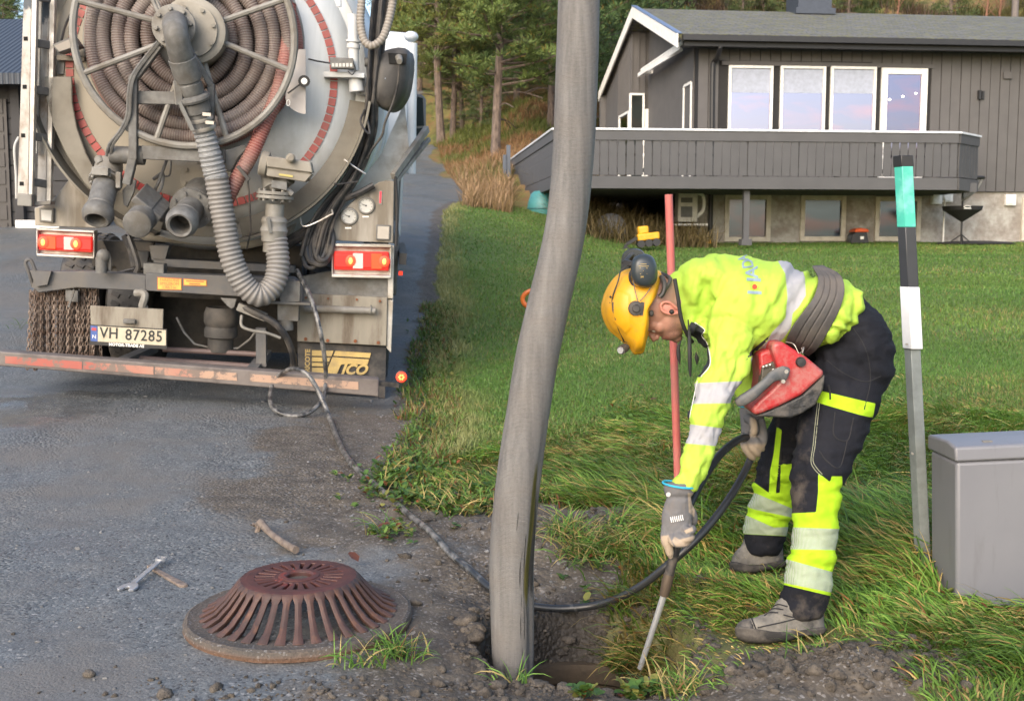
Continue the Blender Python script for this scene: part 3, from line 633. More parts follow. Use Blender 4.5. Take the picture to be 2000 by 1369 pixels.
# deck (its own timber structure fixed to the house)
UL, UR, VF = -3.34, 4.56, -2.32
mb = MB(); mb.prism([(UL, VF, 2.30), (UR, VF, 2.30), (5.36, -1.6, 2.30), (5.36, -.03, 2.30), (-.02, -.03, 2.30), (-.02, 4.59, 2.30), (BU-.01, 4.61, 2.30), (BU-.01, 5.6, 2.30), (UL, 5.6, 2.30)], (0, 0, .05))
for v in np.arange(-1.9, 5.5, .6): mb.box(((UL+(-.1 if v > 0 else 5.2))/2, v, 2.2), ((-.1 if v > 0 else 5.2)-UL, .05, .18))
dk = mb.build("deck_floor", M_SIDE2, hroot)
def railing(p0, p1):
    p0 = np.array(p0, float); p1 = np.array(p1, float); L = np.linalg.norm(p1-p0); d = (p1-p0)/L; nn = np.array([d[1], -d[0]]); R = np.array([[d[0], nn[0], 0], [d[1], nn[1], 0], [0, 0, 1]])
    def bx(mb, s0, s1, z0, z1, off, t): q = p0+d*(s0+s1)/2+nn*off; mb.box((q[0], q[1], (z0+z1)/2), (s1-s0, t, z1-z0), R)
    mb = MB(); bx(mb, 0, L, 2.13, 2.36, .02, .04); bx(mb, 0, L, 3.03, 3.21, .02, .04); bx(mb, 0, L, 2.44, 2.52, -.04, .04)
    k = int(L/.165); w_ = L/k
    for i in range(k):
        s = i*w_; q = p0+d*(s+w_/2)+nn*.002
        # board with notched waist like the photo: narrower at the top and lower third
        g = .008; o2 = .016
        prof = [(g, 2.38), (w_-g, 2.38), (w_-g, 2.72), (w_-o2, 2.76), (w_-g, 2.80), (w_-g, 2.92), (w_-o2, 2.96), (w_-o2, 3.028), (o2, 3.028), (o2, 2.96), (g, 2.92), (g, 2.80), (o2, 2.76), (g, 2.72)]
        mb.prism([(p0[0]+d[0]*(s+a)+nn[0]*.018, p0[1]+d[1]*(s+a)+nn[1]*.018, z) for a, z in prof], (-nn[0]*.02, -nn[1]*.02, 0))
    for s in np.arange(.05, L, 1.8): bx(mb, s, s+.09, 2.36, 3.2, -.06, .09)
    mb.build("railing", M_SIDE2, hroot, smooth=False)
    mb = MB(); bx(mb, -.02, L+.02, 3.215, 3.25, .0, .13); mb.build("handrail", mat("handrail_white", (.72, .74, .78), .35), hroot)
railing((UL, VF), (UR, VF)); railing((UR+.03, VF+.02), (5.36, -1.6)); railing((UL, 5.6), (UL, VF+.05)); railing((5.36, -1.55), (5.36, -.1))
for (px) in (1457,):
    p = HF.T(px, 400, -2.15); mb = MB().box((p[0], -2.15, 1.62), (.11, .11, 1.1)); mb.box((p[0], -2.15, 1.12), (.2, .2, .12)); mb.build("deck_post", M_SIDE2, hroot)
for (u, v) in ((UL+.2, 1.5), (UL+.2, 4.8)): mb = MB().box((u, v, 1.65), (.1, .1, 1.1)).build("deck_post", M_SIDE2, hroot)

# things around the house -----------------------------------------------------
def hw(px, py, v): return (HF.M@np.r_[HF.T(px, py, v), 1])[:3]
# heat pump
p = hw(1340, 405, -.35); t = thing("heat_pump", p, "beige outdoor heat pump unit on wall bracket beneath the balcony", "heat pump", rot=(0, 0, .1))
M_BEIGE = mat("beige_casing", (.55, .53, .48), .5)
MB().box((0, 0, .02), (.42, .3, .66)).build("casing", M_BEIGE, t, bevel=.02)
MB().box((-.03, -.16, .14), (.24, .02, .1)).box((-.03, -.16, -.1), (.24, .02, .22)).build("grille", mat("grille_grey", (.12, .12, .12), .6), t)
MB().tube(spline([(.2, -.12, .3), (.33, -.12, .22), (.34, -.1, -.05), (.2, -.12, -.2)], 8), .035, 8).build("pipe", M_WHITE, t)
MB().box((.08, .05, -.36), (.7, .4, .04)).build("bracket", M_WHITE, t)
# teal barrel lying
p = hw(1062, 408, -.2); t = thing("barrel", p, "teal plastic barrel standing under the balcony beside orange timber", "barrel")
MB().lathe([(0, -.37), (.2, -.36), (.27, -.3), (.33, -.12), (.345, 0), (.33, .12), (.27, .3), (.2, .36), (0, .37)], (0, 0, 0), (0, 0, 1), 28).build("body", mat("teal_plastic", (.05, .20, .20), .5), t)
MB().lathe([(.347, -.02), (.355, 0), (.347, .02)], (0, 0, 0), (0, 0, 1), 28).build("band", mat("teal_dark", (.03, .12, .12), .5), t)
# timber stack
p = hw(1028, 395, 3.0); t = thing("timber_frame", p, "orange stained timber pallet under the left end of the balcony", "timber")
M_OT = mat("orange_timber", (.34, .13, .04), .7, dirt=(.2, .1, .05)); 
for z in (-.12, .12): MB().box((0, 0, z), (.9, .3, .07)).build("board", M_OT, t)
for x_ in (-.4, 0, .4): MB().box((x_, 0, 0), (.1, .28, .17)).build("block", M_OT, t)
# grey posts left of the balcony
for (px, py0, py1, lab) in ((986, 303, 398, "shorter dark grey post left of the balcony end"), (993, 284, 398, "taller dark grey post left of the balcony end")):
    a = W(px, py1, 27); b_ = W(px, py0, 27); t = thing("fence_post", a, lab, "post")
    h = b_[2]-a[2]; MB().box((0, 0, h/2), (.10, .10, h)).build("shaft", mat("post_grey", (.06, .075, .10), .5), t); MB().box((0, 0, -.02), (.2, .2, .1)).build("footing", M_CONC, t)
# covered bundle + toy digger
p = hw(1193, 445, -.9); p[2] = hgt(p[0], p[1])
G_ = MB(); G_.ball((0, 0, .12), (.33, .25, .32), 10).ball((.12, -.15, .08), (.2, .14, .16), 8); o = G_.build("covered_bundle", mat("grey_tarp", (.22, .22, .23), .6, bs=1, bscale=8, bd=.03), None); o.location = p; o['label'] = "light grey tarpaulin bundle in the dark space under the balcony"; o['category'] = "bundle"
p = hw(1250, 468, -2.6); p[2] = hgt(p[0], p[1]); t = thing("toy_digger", p, "yellow and black plastic toy digger tipped on the lawn under the balcony", "toy", rot=(0, -.12, 0)); t.scale = (1.2,)*3
M_Y = mat("toy_yellow", (.75, .38, .02), .4); MB().box((.15, 0, .2), (.34, .2, .11)).box((.08, 0, .31), (.16, .18, .12)).build("body", M_Y, t, bevel=.02)
mb = MB()
for x_ in (.02, .14, .26): mb.cyl((x_, -.12, .1), (x_, .12, .1), .06, n=12)
mb.build("wheels", M_BLACK, t); MB().bar((-.02, 0, .2), (-.2, 0, .12), .05, .05).bar((-.2, 0, .12), (-.26, 0, .0), .05, .05).box((-.25, 0, .02), (.16, .16, .1)).build("arm", M_BLACK, t)
p = hw(1381, 470, -.4); p[2] = hgt(p[0], p[1])+.04; o = MB().ball((0, 0, 0), (.09, .05, .05), 7).box((.05, 0, .03), (.06, .05, .06)).build("toy_car", M_Y, None, bevel=.01); o.location = p; o['label'] = "tiny yellow toy on the gravel beside the basement downpipe"; o['category'] = "toy"
# robot mower dock
p = hw(1675, 472, -.35); p[2] = hgt(p[0], p[1]); t = thing("robot_mower_dock", p, "black mower charging station with orange roof against basement wall", "mower station")
mb = MB(); mb.prism([(-.2, -.15, 0), (.2, -.15, 0), (.17, -.15, .12), (.15, -.15, .24), (-.05, -.15, .27), (-.15, -.15, .2)], (0, .35, 0)).build("body", M_BLACK, t, bevel=.02)
MB().prism([(-.13, -.18, .24), (.19, -.18, .24), (.17, -.18, .30), (0, -.18, .33), (-.1, -.18, .3)], (0, .42, 0)).build("roof", mat("orange_plastic", (.65, .10, .02), .4), t, bevel=.02); MB().box((.04, -.165, .12), (.07, .02, .06)).build("sticker", M_WHITE, t)
# disc golf basket
p = hw(1877, 474, -1.2); p[2] = hgt(p[0], p[1]); t = thing("disc_golf_basket", p, "black disc golf basket with hanging chains on the lawn by the house", "disc golf basket")
zt = (hw(1877, 345, -1.2)[2]-p[2]); MB().cyl((0, 0, 0), (0, 0, zt), .02).build("pole", M_BLACK, t)
mb = MB()
for k in range(3): a = k*2.1+.3; mb.bar((0, 0, .22), (.3*math.cos(a), .3*math.sin(a), .01), .02, .02)
mb.build("foot", M_BLACK, t)
mb = MB().lathe([(.02, .48), (.38, .72), (.40, .80), (.385, .80), (.36, .72), (.02, .50)], (0, 0, 0), (0, 0, 1), 24); mb.build("catch_bag", mat("black_cloth", (.018, .018, .02), .8), t)
mb = MB(); mb.lathe([(.25, 0), (.27, -.03), (.25, -.06), (.23, -.03), (.25, 0)], (.16, 0, zt), (0, 0, 1), 20); mb.build("top_band", M_BLACK, t)
for k in range(14):
    a = k*.449; P = [(.16+.24*math.cos(a), .24*math.sin(a), zt-.03), (.12+.14*math.cos(a), .14*math.sin(a), zt-.3), (.03*math.cos(a), .03*math.sin(a), zt-.5)]
    MB().tube(spline(P, 8), .006, 5).build("chain", mat("chain_metal", (.4, .4, .4), .4, .9), t)
mb = MB(); mb.tube([(-.06+.075*math.cos(a), -.405, .775+.022*math.sin(a)) for a in np.linspace(.5, 5.6, 16)], .008, 6).bar((-.135, -.405, .742), (.015, -.405, .742), .004, .014).build("emblem", M_WHITE, t)
p2 = hw(1905, 474, -1.0); p2[2] = hgt(p2[0], p2[1])+.02; o = MB().ball((0, 0, 0), (.85, .3, .06), 8).build("black_mat", mat("black_cloth2", (.02, .02, .02), .9), None); o.location = p2; o['label'] = "crumpled black cover lying on the grass at the basket foot"; o['category'] = "cover"
p = hw(1842, 474, -.6); p[2] = hgt(p[0], p[1]); t = thing("thin_white_pipe", p, "thin white pipe standing against the basement wall near the basket", "pipe"); MB().cyl((0, 0, 0), (0, 0, .95), .018).build("pipe_body", M_WHITE, t)
# orange loop half hidden behind the big hose
p = G(1046, 602); t = thing("orange_loop", p, "orange plastic loop standing on the lawn half hidden behind suction hose", "marker loop")
r_ = 17*S(p[1]); MB().tube([(r_*1.5*math.cos(a)*1, 0, r_*1.02+r_*1.05*math.sin(a)) for a in np.linspace(0, 6.283, 25)[:-1]], .16*r_+.01, 8, closed=True).build("ring", mat("orange_loop_plastic", (.7, .16, .03), .4), t)

# garage on the far left ------------------------------------------------------
t = thing("dark_garage", (-10, 16, 1.1), "dark timber garage with tiled roof behind the truck's ladder", "garage")
M_DK = mat("dark_timber", (.030, .030, .033), .75, var=.2, vscale=3)
mb = MB(); mb.box((0, 2, 1.3), (8, 4, 2.0))
for k in range(9): mb.box((0, -.012, .35+k*.22), (8, .03, .20))
mb.build("wall", M_DK, t)
MB().box((3.2, -.08, .12), (.62, .12, .44)).build("plinth", M_WHITE, t)
mb = MB(); mb.prism([(-4.3, -.5, 2.35), (-4.3, 2.2, 3.6), (-4.3, 4.9, 2.35), (-4.3, 4.9, 2.2), (-4.3, 2.2, 3.45), (-4.3, -.5, 2.2)], (8.6, 0, 0)); m_, n, b = nodes("roof_tile"); v_ = coord(n); w_ = N(n, "ShaderNodeTexWave", Scale=4.0); n.links.new(v_, w_.inputs['Vector']); n.links.new(mix(n, ramp(n, w_.outputs[1], 0, 1), (.02, .025, .035), (.05, .06, .075)), b.inputs['Base Color']); bump(n, b, w_.outputs[1], .6, .03)
mb.build("roof", m_, t)
mb = MB(); mb.box((1.3, -.04, 1.05), (3.0, .05, 2.0))
for k in range(8): mb.box((1.3, -.07, .2+k*.25), (2.9, .02, .2))
mb.build("garage_door", mat("garage_door_paint", (.045, .042, .042), .6), t)
MB().box((2.95, -.09, 1.2), (.12, .08, 2.2)).build("door_post", M_DK, t)
t = thing("distant_cottage", (-20.2, 44, 7.4), "small blue grey gable roof peeping behind the dark garage", "house")
MB().box((0, 2, -.6), (3, 4, 2.2)).build("wall", mat("cottage_wall", (.3, .33, .36), .7), t); MB().prism([(-1.8, -.2, .4), (0, -.2, 1.6), (1.8, -.2, .4), (1.8, -.2, .2), (0, -.2, 1.4), (-1.8, -.2, .2)], (0, 4.4, 0)).build("roof", mat("cottage_roof", (.07, .09, .13), .6), t)
# white hall on the hilltop
a = W(1370, 22, 72); b_ = W(1545, 22, 72); t = thing("white_hall", ((a[0]+b_[0])/2, 74, a[2]-1.5), "long white panelled hall on the hill above the roof", "building")
MB().box((0, 2, 3.5), (b_[0]-a[0], 4, 7)).build("wall", mat("hall_white", (.75, .74, .72), .6), t)
mb = MB()
for k in range(7): mb.box((-(b_[0]-a[0])/2+k*.95+.3, -.02, 3.5), (.04, .04, 7))
mb.build("wall_joints", mat("joint_grey", (.45, .45, .45), .6), t)
# ================================================================== TREES
m, n, b = nodes("needles"); M_NEED = m
ac = attr(n, "col").outputs['Color']; n.links.new(ac, b.inputs['Base Color']); b.inputs['Roughness'].default_value = .55; b.inputs['Specular IOR Level'].default_value = .3
m, n, b = nodes("pine_bark"); M_BARK = m; v_ = coord(n, (1, 1, .35)); s1 = ntex(n, v_, 9, 6, .7); s2 = ntex(n, coord(n), .25, 2)
c = mix(n, ramp(n, s1, .35, .65), (.06, .045, .038), (.20, .15, .12)); n.links.new(c, b.inputs['Base Color']); b.inputs['Roughness'].default_value = .9; bump(n, b, s1, .8, .03)
def pine_mesh(seed, Hh, base, spread, nbr, clumps, needles, tone):
    rg = np.random.default_rng(seed); k = 14; zt = np.linspace(0, Hh, k); wob = np.stack([np.sin(zt*.5+seed)*.12, np.cos(zt*.4+seed)*.1, zt], 1); wob[0, :2] = wob[0, :2]
    wob[:, :2] -= wob[0, :2]; mb = MB(); mb.tube(wob, np.interp(zt, [0, .4, Hh], [.19, .15, .02]), 9)
    CP = []
    for i in range(nbr):
        f = (i+rg.uniform(0, 1))/nbr; z0 = base+(Hh*.97-base)*f; a = rg.uniform(0, 6.28); env = math.sin(math.pi*min(1, (f*.85+.22)))**.7*spread*(1-.25*f); Lb = env*rg.uniform(.65, 1.15)
        rise = rg.uniform(.05, .45)*Lb+(f-.3)*.6; o = np.array([np.interp(z0, zt, wob[:, 0]), np.interp(z0, zt, wob[:, 1]), z0]); d = np.array([math.cos(a), math.sin(a), 0])
        P = np.array([o, o+d*Lb*.5+np.array([0, 0, rise*.3]), o+d*Lb+np.array([0, 0, rise])]); P = spline(P, 4); mb.tube(P, np.linspace(.045, .01, len(P)), 4, caps=False)
        for j in range(clumps):
            s = rg.uniform(.38, 1.05); q = o+d*Lb*s+np.array([0, 0, rise*s*s])+rg.normal(0, .16, 3)*np.array([1.6, 1.6, .6])*(.5+s); CP.append(q)
    for i in range(5):   # dead lower limbs
        z0 = base*rg.uniform(.6, 1.0); a = rg.uniform(0, 6.28); o = np.array([np.interp(z0, zt, wob[:, 0]), np.interp(z0, zt, wob[:, 1]), z0]); d = np.array([math.cos(a), math.sin(a), -.1]); L = rg.uniform(.4, 1.6)
        mb.tube(spline([o, o+d*L*.5+np.array([0, 0, .12]), o+d*L], 3), .018, 4, caps=False)
    CP = np.array(CP); nc = len(CP); rad = rg.uniform(.2, .42, nc)
    C = np.repeat(CP, needles, 0); R = np.repeat(rad, needles)
    u = rg.normal(0, 1, (len(C), 3)); u /= np.linalg.norm(u, axis=1, keepdims=True); u[:, 2] = np.abs(u[:, 2])*.9-.25; 
    C0 = C+u*R[:, None]*rg.uniform(.2, .8, (len(C), 1)); tip = C0+(u+np.array([0, 0, .35]))*rg.uniform(.10, .20, (len(C), 1)); s = np.cross(u, rg.normal(0, 1, u.shape)); s /= np.linalg.norm(s, axis=1, keepdims=True); s *= rg.uniform(.011, .022, (len(C), 1))
    V = np.stack([C0-s, C0+s, tip], 1).reshape(-1, 3); F = np.arange(len(V)).reshape(-1, 3)
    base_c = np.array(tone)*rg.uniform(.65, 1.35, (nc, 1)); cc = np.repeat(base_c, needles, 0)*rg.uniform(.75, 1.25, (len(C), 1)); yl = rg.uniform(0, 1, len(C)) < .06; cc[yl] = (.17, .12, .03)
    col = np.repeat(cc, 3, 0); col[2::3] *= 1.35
    return mb, V, F, col
PROT = []
for (sd, ht_, ba, sp, nb, cl, nd, tn) in ((1, 12.5, 2.4, 2.9, 90, 14, 52, (.095, .135, .036)), (2, 11, 1.8, 3.0, 90, 14, 52, (.08, .13, .046)), (3, 13.5, 3.2, 2.8, 90, 14, 52, (.115, .14, .036)), (5, 7.0, .8, 1.7, 50, 9, 30, (.075, .11, .038))):
    PROT.append(pine_mesh(sd, ht_, ba, sp, nb, cl, nd, tn))
TM = {}
def tree(px, Y, kind, sc, rot, label, base_py=None, name="pine_tree", group=None):
    x = (px-1000)/FPX*Y; z = float(hgt(x, Y, False))
    if base_py is not None: z = W(px, base_py, Y)[2]
    root = bpy.data.objects.new(name, None); COL.objects.link(root); root.location = (x, Y, z-.15); root.rotation_euler = (0, 0, rot); root.scale = (sc,)*3
    root['label'] = label; root['category'] = "tree"; root['group'] = group or "pine trees on the hillside"
    if kind not in TM:
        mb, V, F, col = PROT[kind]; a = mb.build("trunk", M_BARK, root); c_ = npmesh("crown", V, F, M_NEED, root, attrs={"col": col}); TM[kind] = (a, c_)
    else:
        for q in TM[kind]: c_ = q.copy(); COL.objects.link(c_); c_.parent = root
    return root
TL = [(865, 40, 2, 1.0, .3, "pine with a bare straight trunk just right of the truck mirror"), (968, 32, 0, .93, 2.2, "nearest pine with reddish trunk and dead lower limbs left of the hose"), (884, 45, 2, .9, 4, "thin trunked pine behind the bare straight one"),
 (1076, 35, 1, .95, 1.1, "bushy pine whose crown touches the left side of the hose"), (1195, 40, 1, 1.05, 5, "pine between the suction hose and the gable"), (925, 50, 1, 1.2, 2.9, "dense pine in the gap between the two front trunks"),
 (820, 52, 0, 1.1, .7, "pine right above the truck mirror"), (1015, 54, 0, 1.2, 3.3, "tall pine on the slope left of the hose, third row"), (1130, 54, 2, 1.25, 1.9, "pine directly behind the suction hose"), (1245, 56, 1, 1.2, .2, "pine rising over the gable peak"),
 (870, 62, 1, 1.3, 5.2, "dark pine filling the upper left of the wood"), (960, 66, 2, 1.4, 2.4, "far pine behind the nearest reddish trunk"), (1075, 68, 1, 1.4, .9, "far pine behind the bushy crown"), (1180, 68, 0, 1.5, 3.9, "far pine seen right of the hose near the top"),
 (1300, 60, 3, 1.15, 1.3, "pine over the left end of the roof"), (1345, 62, 3, 1.1, 2.7, "pine immediately left of the white hall"), (790, 66, 0, 1.4, 2.1, "far pine peeping past the truck tank"), (940, 41, 3, .55, .5, "small bushy pine at the foot of the bare trunks"), (835, 58, 1, 1.3, 3.1, "spreading pine behind the truck mirror"), (905, 58, 1, 1.3, 1.1, "broad dark pine behind the left bare trunks"), (1010, 44, 1, .9, 4.4, "pine in the second row just left of the hose"), (1150, 46, 1, 1, .1, "pine in the second row hidden mostly by the hose"), (905, 46, 3, .8, 3.5, "young pine in the shade behind the bare trunks")]
for (px, Y, k, sc, r, lab) in TL: tree(px, Y, k, sc, r, lab)
for (px, Y, k, sc, r, lab) in [(1440, 58, 3, .45, 1, "little pine in front of the white hall"), (1480, 60, 3, .55, 3, "taller young pine in front of the white hall"), (1535, 58, 3, .6, 2, "young pine touching the left of the chimney"), (1640, 56, 3, .75, 4, "bushy pine right of the chimney"), (1690, 60, 3, .6, 5, "round pine second to the right of the chimney"), (1835, 58, 3, .8, .4, "dark pine above the middle of the roof"), (1960, 62, 3, .7, 2.2, "pine at the right end above the roof")]:
    tree(px, Y, k, sc, r, lab, group="small pines above the roof")
for (px, Y, k, sc, r, lab) in [(8, 60, 0, .95, 1.7, "tall pine at the left edge against the sky"), (-25, 80, 0, .8, 4, "pine leaning out of the left edge"), (22, 105, 1, .62, .2, "far pine on the left skyline nearest the ladder"), (2, 105, 3, 1.0, .9, "far pine on the left skyline at the edge"), (48, 105, 1, .6, 2.9, "far pine half behind the ladder"), (35, 100, 3, .9, 2.9, "low pine on the left skyline")]:
    tree(px, Y, k, sc, r, lab, base_py=(60 if Y == 60 else (85 if Y == 80 else 118)), group="pines on the left skyline")
# bare poles and stems on the hill to the right
for (px, Y, h_, lab) in ((1958, 50, 7, "grey wooden pole on the slope above the right of the roof"),):
    x = (px-1000)/FPX*Y; z = float(hgt(x, Y, False)); t = thing("wooden_pole", (x, Y, z-.2), lab, "pole"); MB().cyl((0, 0, 0), (0, 0, h_), .16, .13, 12).build("shaft", mat("pole_wood", (.16, .14, .13), .9), t); MB().box((0, 0, h_-.3), (1.2, .1, .12)).build("crossarm", mat("pole_wood", (.16, .14, .13), .9), t)
for (px, lab) in ((1898, "slim orange stemmed sapling left of the pole"), (1922, "slim leaning sapling next to the pole"), (1728, "grey bare sapling above the roof's middle")):
    Y = 52; x = (px-1000)/FPX*Y; z = float(hgt(x, Y, False)); t = thing("bare_sapling", (x, Y, z-.2), lab, "tree"); mb = MB().tube(spline([(0, 0, 0), (.1, 0, 1.5), (.3, 0, 4)], 5), .05, 6)
    for k in range(14): a = RNG.uniform(0, 6.28); zz = RNG.uniform(.5, 3.5); mb.tube([(.08*zz, 0, zz), (.08*zz+math.cos(a)*.6, math.sin(a)*.6, zz+.7)], .015, 4)
    mb.build("stem", mat("sapling_bark", (.2, .1, .06), .8), t)
# brush and dry grass on the hillside
def hillside_brush():
    x = RNG.uniform(-5, 3.6, 90000); y = RNG.uniform(21.8, 46, 90000); re = road_edge(y); k = (x > re+.25) & ((x < .0+.0*y) | (y > 28.5)) & (x < 3.0+.15*(y-28)); x, y = x[k], y[k]; n_ = len(x)
    dry = sm(34, 24, y+1.5*fbm(x, y, .5, 51)); q = RNG.uniform(0, 1, n_); f = fbm(x, y, .45, 52)
    c = np.where((q < dry)[:, None], np.array([.34, .22, .12]), np.where((f+.5*RNG.normal(0, .5, n_) > .12)[:, None], np.array([.27, .15, .075]), np.array([.13, .15, .04])))*RNG.uniform(.6, 1.3, (n_, 1))
    blades("hillside_brush", np.stack([x, y, hgt(x, y, False)-.03], 1), RNG.uniform(.15, .4, n_)+.13*dry, RNG.uniform(0, 6.28, n_), RNG.uniform(.1, .6, n_), RNG.uniform(.012, .035, n_), c, 2)
    x = RNG.uniform(8, 34, 60000); y = RNG.uniform(36, 62, 60000); n_ = len(x); f = fbm(x, y, .3, 53)
    c = np.where((f > .1)[:, None], np.array([.10, .085, .03]), np.where((f > -.15)[:, None], np.array([.05, .07, .018]), np.array([.11, .07, .05])))*RNG.uniform(.5, 1.3, (n_, 1))
    blades("slope_brush", np.stack([x, y, hgt(x, y, False)-.05], 1), RNG.uniform(.3, 1.1, n_), RNG.uniform(0, 6.28, n_), RNG.uniform(.1, .5, n_), RNG.uniform(.02, .06, n_), c, 2)
    # tall tan weeds beneath the balcony
    u = RNG.uniform(-3.2, .0, 5000); v = RNG.uniform(-1.9, 2.5, 5000); a_ = math.atan(.102); x = 3.9+u*math.cos(a_)-v*math.sin(a_); y = 23.55+u*math.sin(a_)+v*math.cos(a_); n_ = 5000
    blades("dry_weeds", np.stack([x, y, hgt(x, y, False)], 1), RNG.uniform(.2, .75, n_), RNG.uniform(0, 6.28, n_), RNG.uniform(.1, .8, n_), RNG.uniform(.008, .02, n_), np.array([.2, .15, .07])*RNG.uniform(.4, 1.2, (n_, 1)), 3)
hillside_brush()
# ================================================================== SUCTION TRUCK
truck = thing("suction_truck", (-2.03, 7.5, .08), "dirty white suction tanker truck seen from behind with coiled hose reel and lit tail lamps", "truck",
              rot=(math.radians(2.5), math.radians(3.7), math.radians(6.2)))
TF = Frame(truck)
def L(px, py, y=0.): return TF.T(px, py, y)
def ms(y=0.): return (7.5+y)/FPX
def poly(mb, pts, y, d=.02): return mb.prism([L(a, b_, y) for a, b_ in pts], (0, d, 0))
def pipe(mb, pts, r, n=12, k=6, caps=True):
    P = np.array([L(*p) for p in pts]); P = spline(P, k) if len(P) > 2 else P
    return mb.tube(P, r if np.isscalar(r) else np.interp(np.linspace(0, 1, len(P)), np.linspace(0, 1, len(r)), r), n, caps)
m, n, b = nodes("vertex_rubber"); M_VR = m; ac = attr(n, "col").outputs['Color']; s1 = ntex(n, coord(n), 3.5, 6)
n.links.new(mix(n, ramp(n, s1, .4, .7, 0, .6), ac, (.22, .2, .18)), b.inputs['Base Color']); b.inputs['Roughness'].default_value = .62
def corr(name, path, r, pitch, ca, cb, parent, n=12, amp=.07, sub=4, **kw):
    """ribbed hose: ridge colour ca, groove colour cb"""
    P = resample(path, pitch/sub)[:, :3]; k = len(P); ph = np.cos(np.arange(k)*2*math.pi/sub); mb = MB().tube(P, r*(1+amp*ph), n)
    V = np.vstack(mb.v); f = [q for q in mb.f if len(q) == 4]; w = np.repeat((ph+1)/2, n)[:, None]; col = np.array(cb)*(1-w)+np.array(ca)*w
    return npmesh(name, V, np.array(f), M_VR, parent, attrs={"col": col}, smooth=True, **kw)
MUD = (.20, .175, .14)
M_TANK = mat("tank_paint", (.58, .61, .64), .30, dirt=(.40, .385, .35), dscale=1.1, dlo=.5, dhi=.8, var=.05, vscale=2, spec=.5)
M_TANKD = mat("tank_muddy", (.29, .275, .24), .5, dirt=(.18, .16, .13), dscale=1.6, dlo=.40, dhi=.62, var=.1)
m, n, b = nodes("tank_end_paint"); v_ = coord(n); s1 = ntex(n, v_, 1.6, 8, .65); sx = n.nodes.new("ShaderNodeSeparateXYZ"); n.links.new(v_, sx.inputs[0]); s3 = ntex(n, coord(n, (6, 1, .5)), 3, 5)
dm = math_(n, 'ADD', math_(n, 'MULTIPLY', sx.outputs[0], -.42), math_(n, 'ADD', math_(n, 'MULTIPLY', s1, 1.1), math_(n, 'MULTIPLY', sx.outputs[2], -.16)))
c = mix(n, ramp(n, s3, .35, .7), (.56, .59, .61), (.46, .49, .50)); n.links.new(mix(n, ramp(n, dm, .0, .42), c, (.26, .235, .19)), b.inputs['Base Color']); n.links.new(ramp(n, dm, 0, .4, .35, .7), b.inputs['Roughness']); M_TEND = m
M_RIM = mat("rim_band", (.165, .152, .125), .55, dirt=(.12, .105, .08), dscale=2.5)
M_STEEL = mat("dusty_steel", (.125, .125, .122), .55, dirt=(.10, .092, .08), dscale=6, var=.3, vscale=22, bs=.35, bscale=40)
M_STEEL2 = mat("light_steel", (.21, .205, .19), .5, dirt=(.145, .13, .108), dscale=5, var=.1, bs=.2, bscale=30)
M_DARK = mat("dark_chassis", (.035, .033, .031), .7, dirt=(.08, .07, .06), dscale=6, bs=.3, bscale=30)
M_BEAM = mat("beam_steel", (.085, .086, .09), .6, dirt=(.13, .12, .108), dscale=5, bs=.3, bscale=40)
M_RUB = mat("black_rubber", (.022, .022, .024), .5, dirt=(.09, .08, .07), dscale=8)
M_PANEL = mat("stainless_panel", (.30, .28, .25), .38, .35, dirt=(.20, .175, .14), dscale=5, dlo=.42, dhi=.6, stretch=(1.6, 1, .22))
M_COVER = mat("beige_cover", (.24, .22, .18), .6, dirt=(.13, .105, .08), dscale=6, dlo=.46, dhi=.62, stretch=(1.6, 1, .3))
M_RED = mat("red_reflector", (.34, .022, .02), .4, dirt=(.27, .13, .115), dscale=2.0, dlo=.4, dhi=.7)
M_ALU = mat("brushed_aluminium", (.52, .51, .49), .38, .6, dirt=(.4, .36, .3), dscale=5)
M_WHT = mat("dirty_white", (.55, .55, .53), .5, dirt=(.33, .3, .26), dscale=5)
M_TANKD.node_tree; M_BOLT = mat("bolt_metal", (.38, .36, .33), .4, .5)
# ---- tank: barrel, rear shell
tc = L(400, 148, 0.); ty = np.array([0, 1., 0]); TR = 1.17
def seam(yy): return [(TR, yy-.02), (TR+.012, yy-.01), (TR+.012, yy+.01), (TR, yy+.02)]
MB().lathe([(1.06, .0), (1.1, .05), (TR, .35)]+seam(1.4)+seam(3.0)+seam(4.6)+[(TR, 5.6), (.9, 5.9), (0, 6)], tc, ty, 96).build("tank_barrel", M_TANK, truck)
MB().lathe([(0, -.10), (.3, -.10), (.7, -.07), (.88, -.04), (.955, .0), (.99, .05), (1.06, .05)], tc, ty, 96).build("tank_end", M_TEND, truck)
R0 = .243*FPX/1000*0+243*ms(-.02)
mb = MB()
for k in range(96):
    a = 2*math.pi*k/96
    w = 2*math.pi/96*.42; r0, r1 = R0-.024, R0+.024
    yy = -.012; q = [(r0, a-w), (r1, a-w), (r1, a+w), (r0, a+w)]
    mb.prism([tc+np.array([r*math.cos(t), -.056, r*math.sin(t)]) for r, t in q], (0, .012, 0))
mb.build("reflective_band", M_RED, truck, smooth=False)
mb = MB()   # open rim band round the lower half, tan inside
for a0, a1 in ((math.radians(178), math.radians(256)), (math.radians(285), math.radians(355))):
    K = 40; th = np.linspace(a0, a1, K); rows = []
    for r, yy in ((1.075, .06), (1.085, -.16), (1.10, -.16), (1.10, .06)): rows.append([tc+np.array([r*math.cos(t), yy, r*math.sin(t)]) for t in th])
    mb.grid(rows); 
    rows = [[tc+np.array([r*math.cos(t), yy, r*math.sin(t)]) for t in th] for r, yy in ((.955, .0), (1.075, .0))]; mb.grid(rows)
mb.build("rim_band", M_RIM, truck)
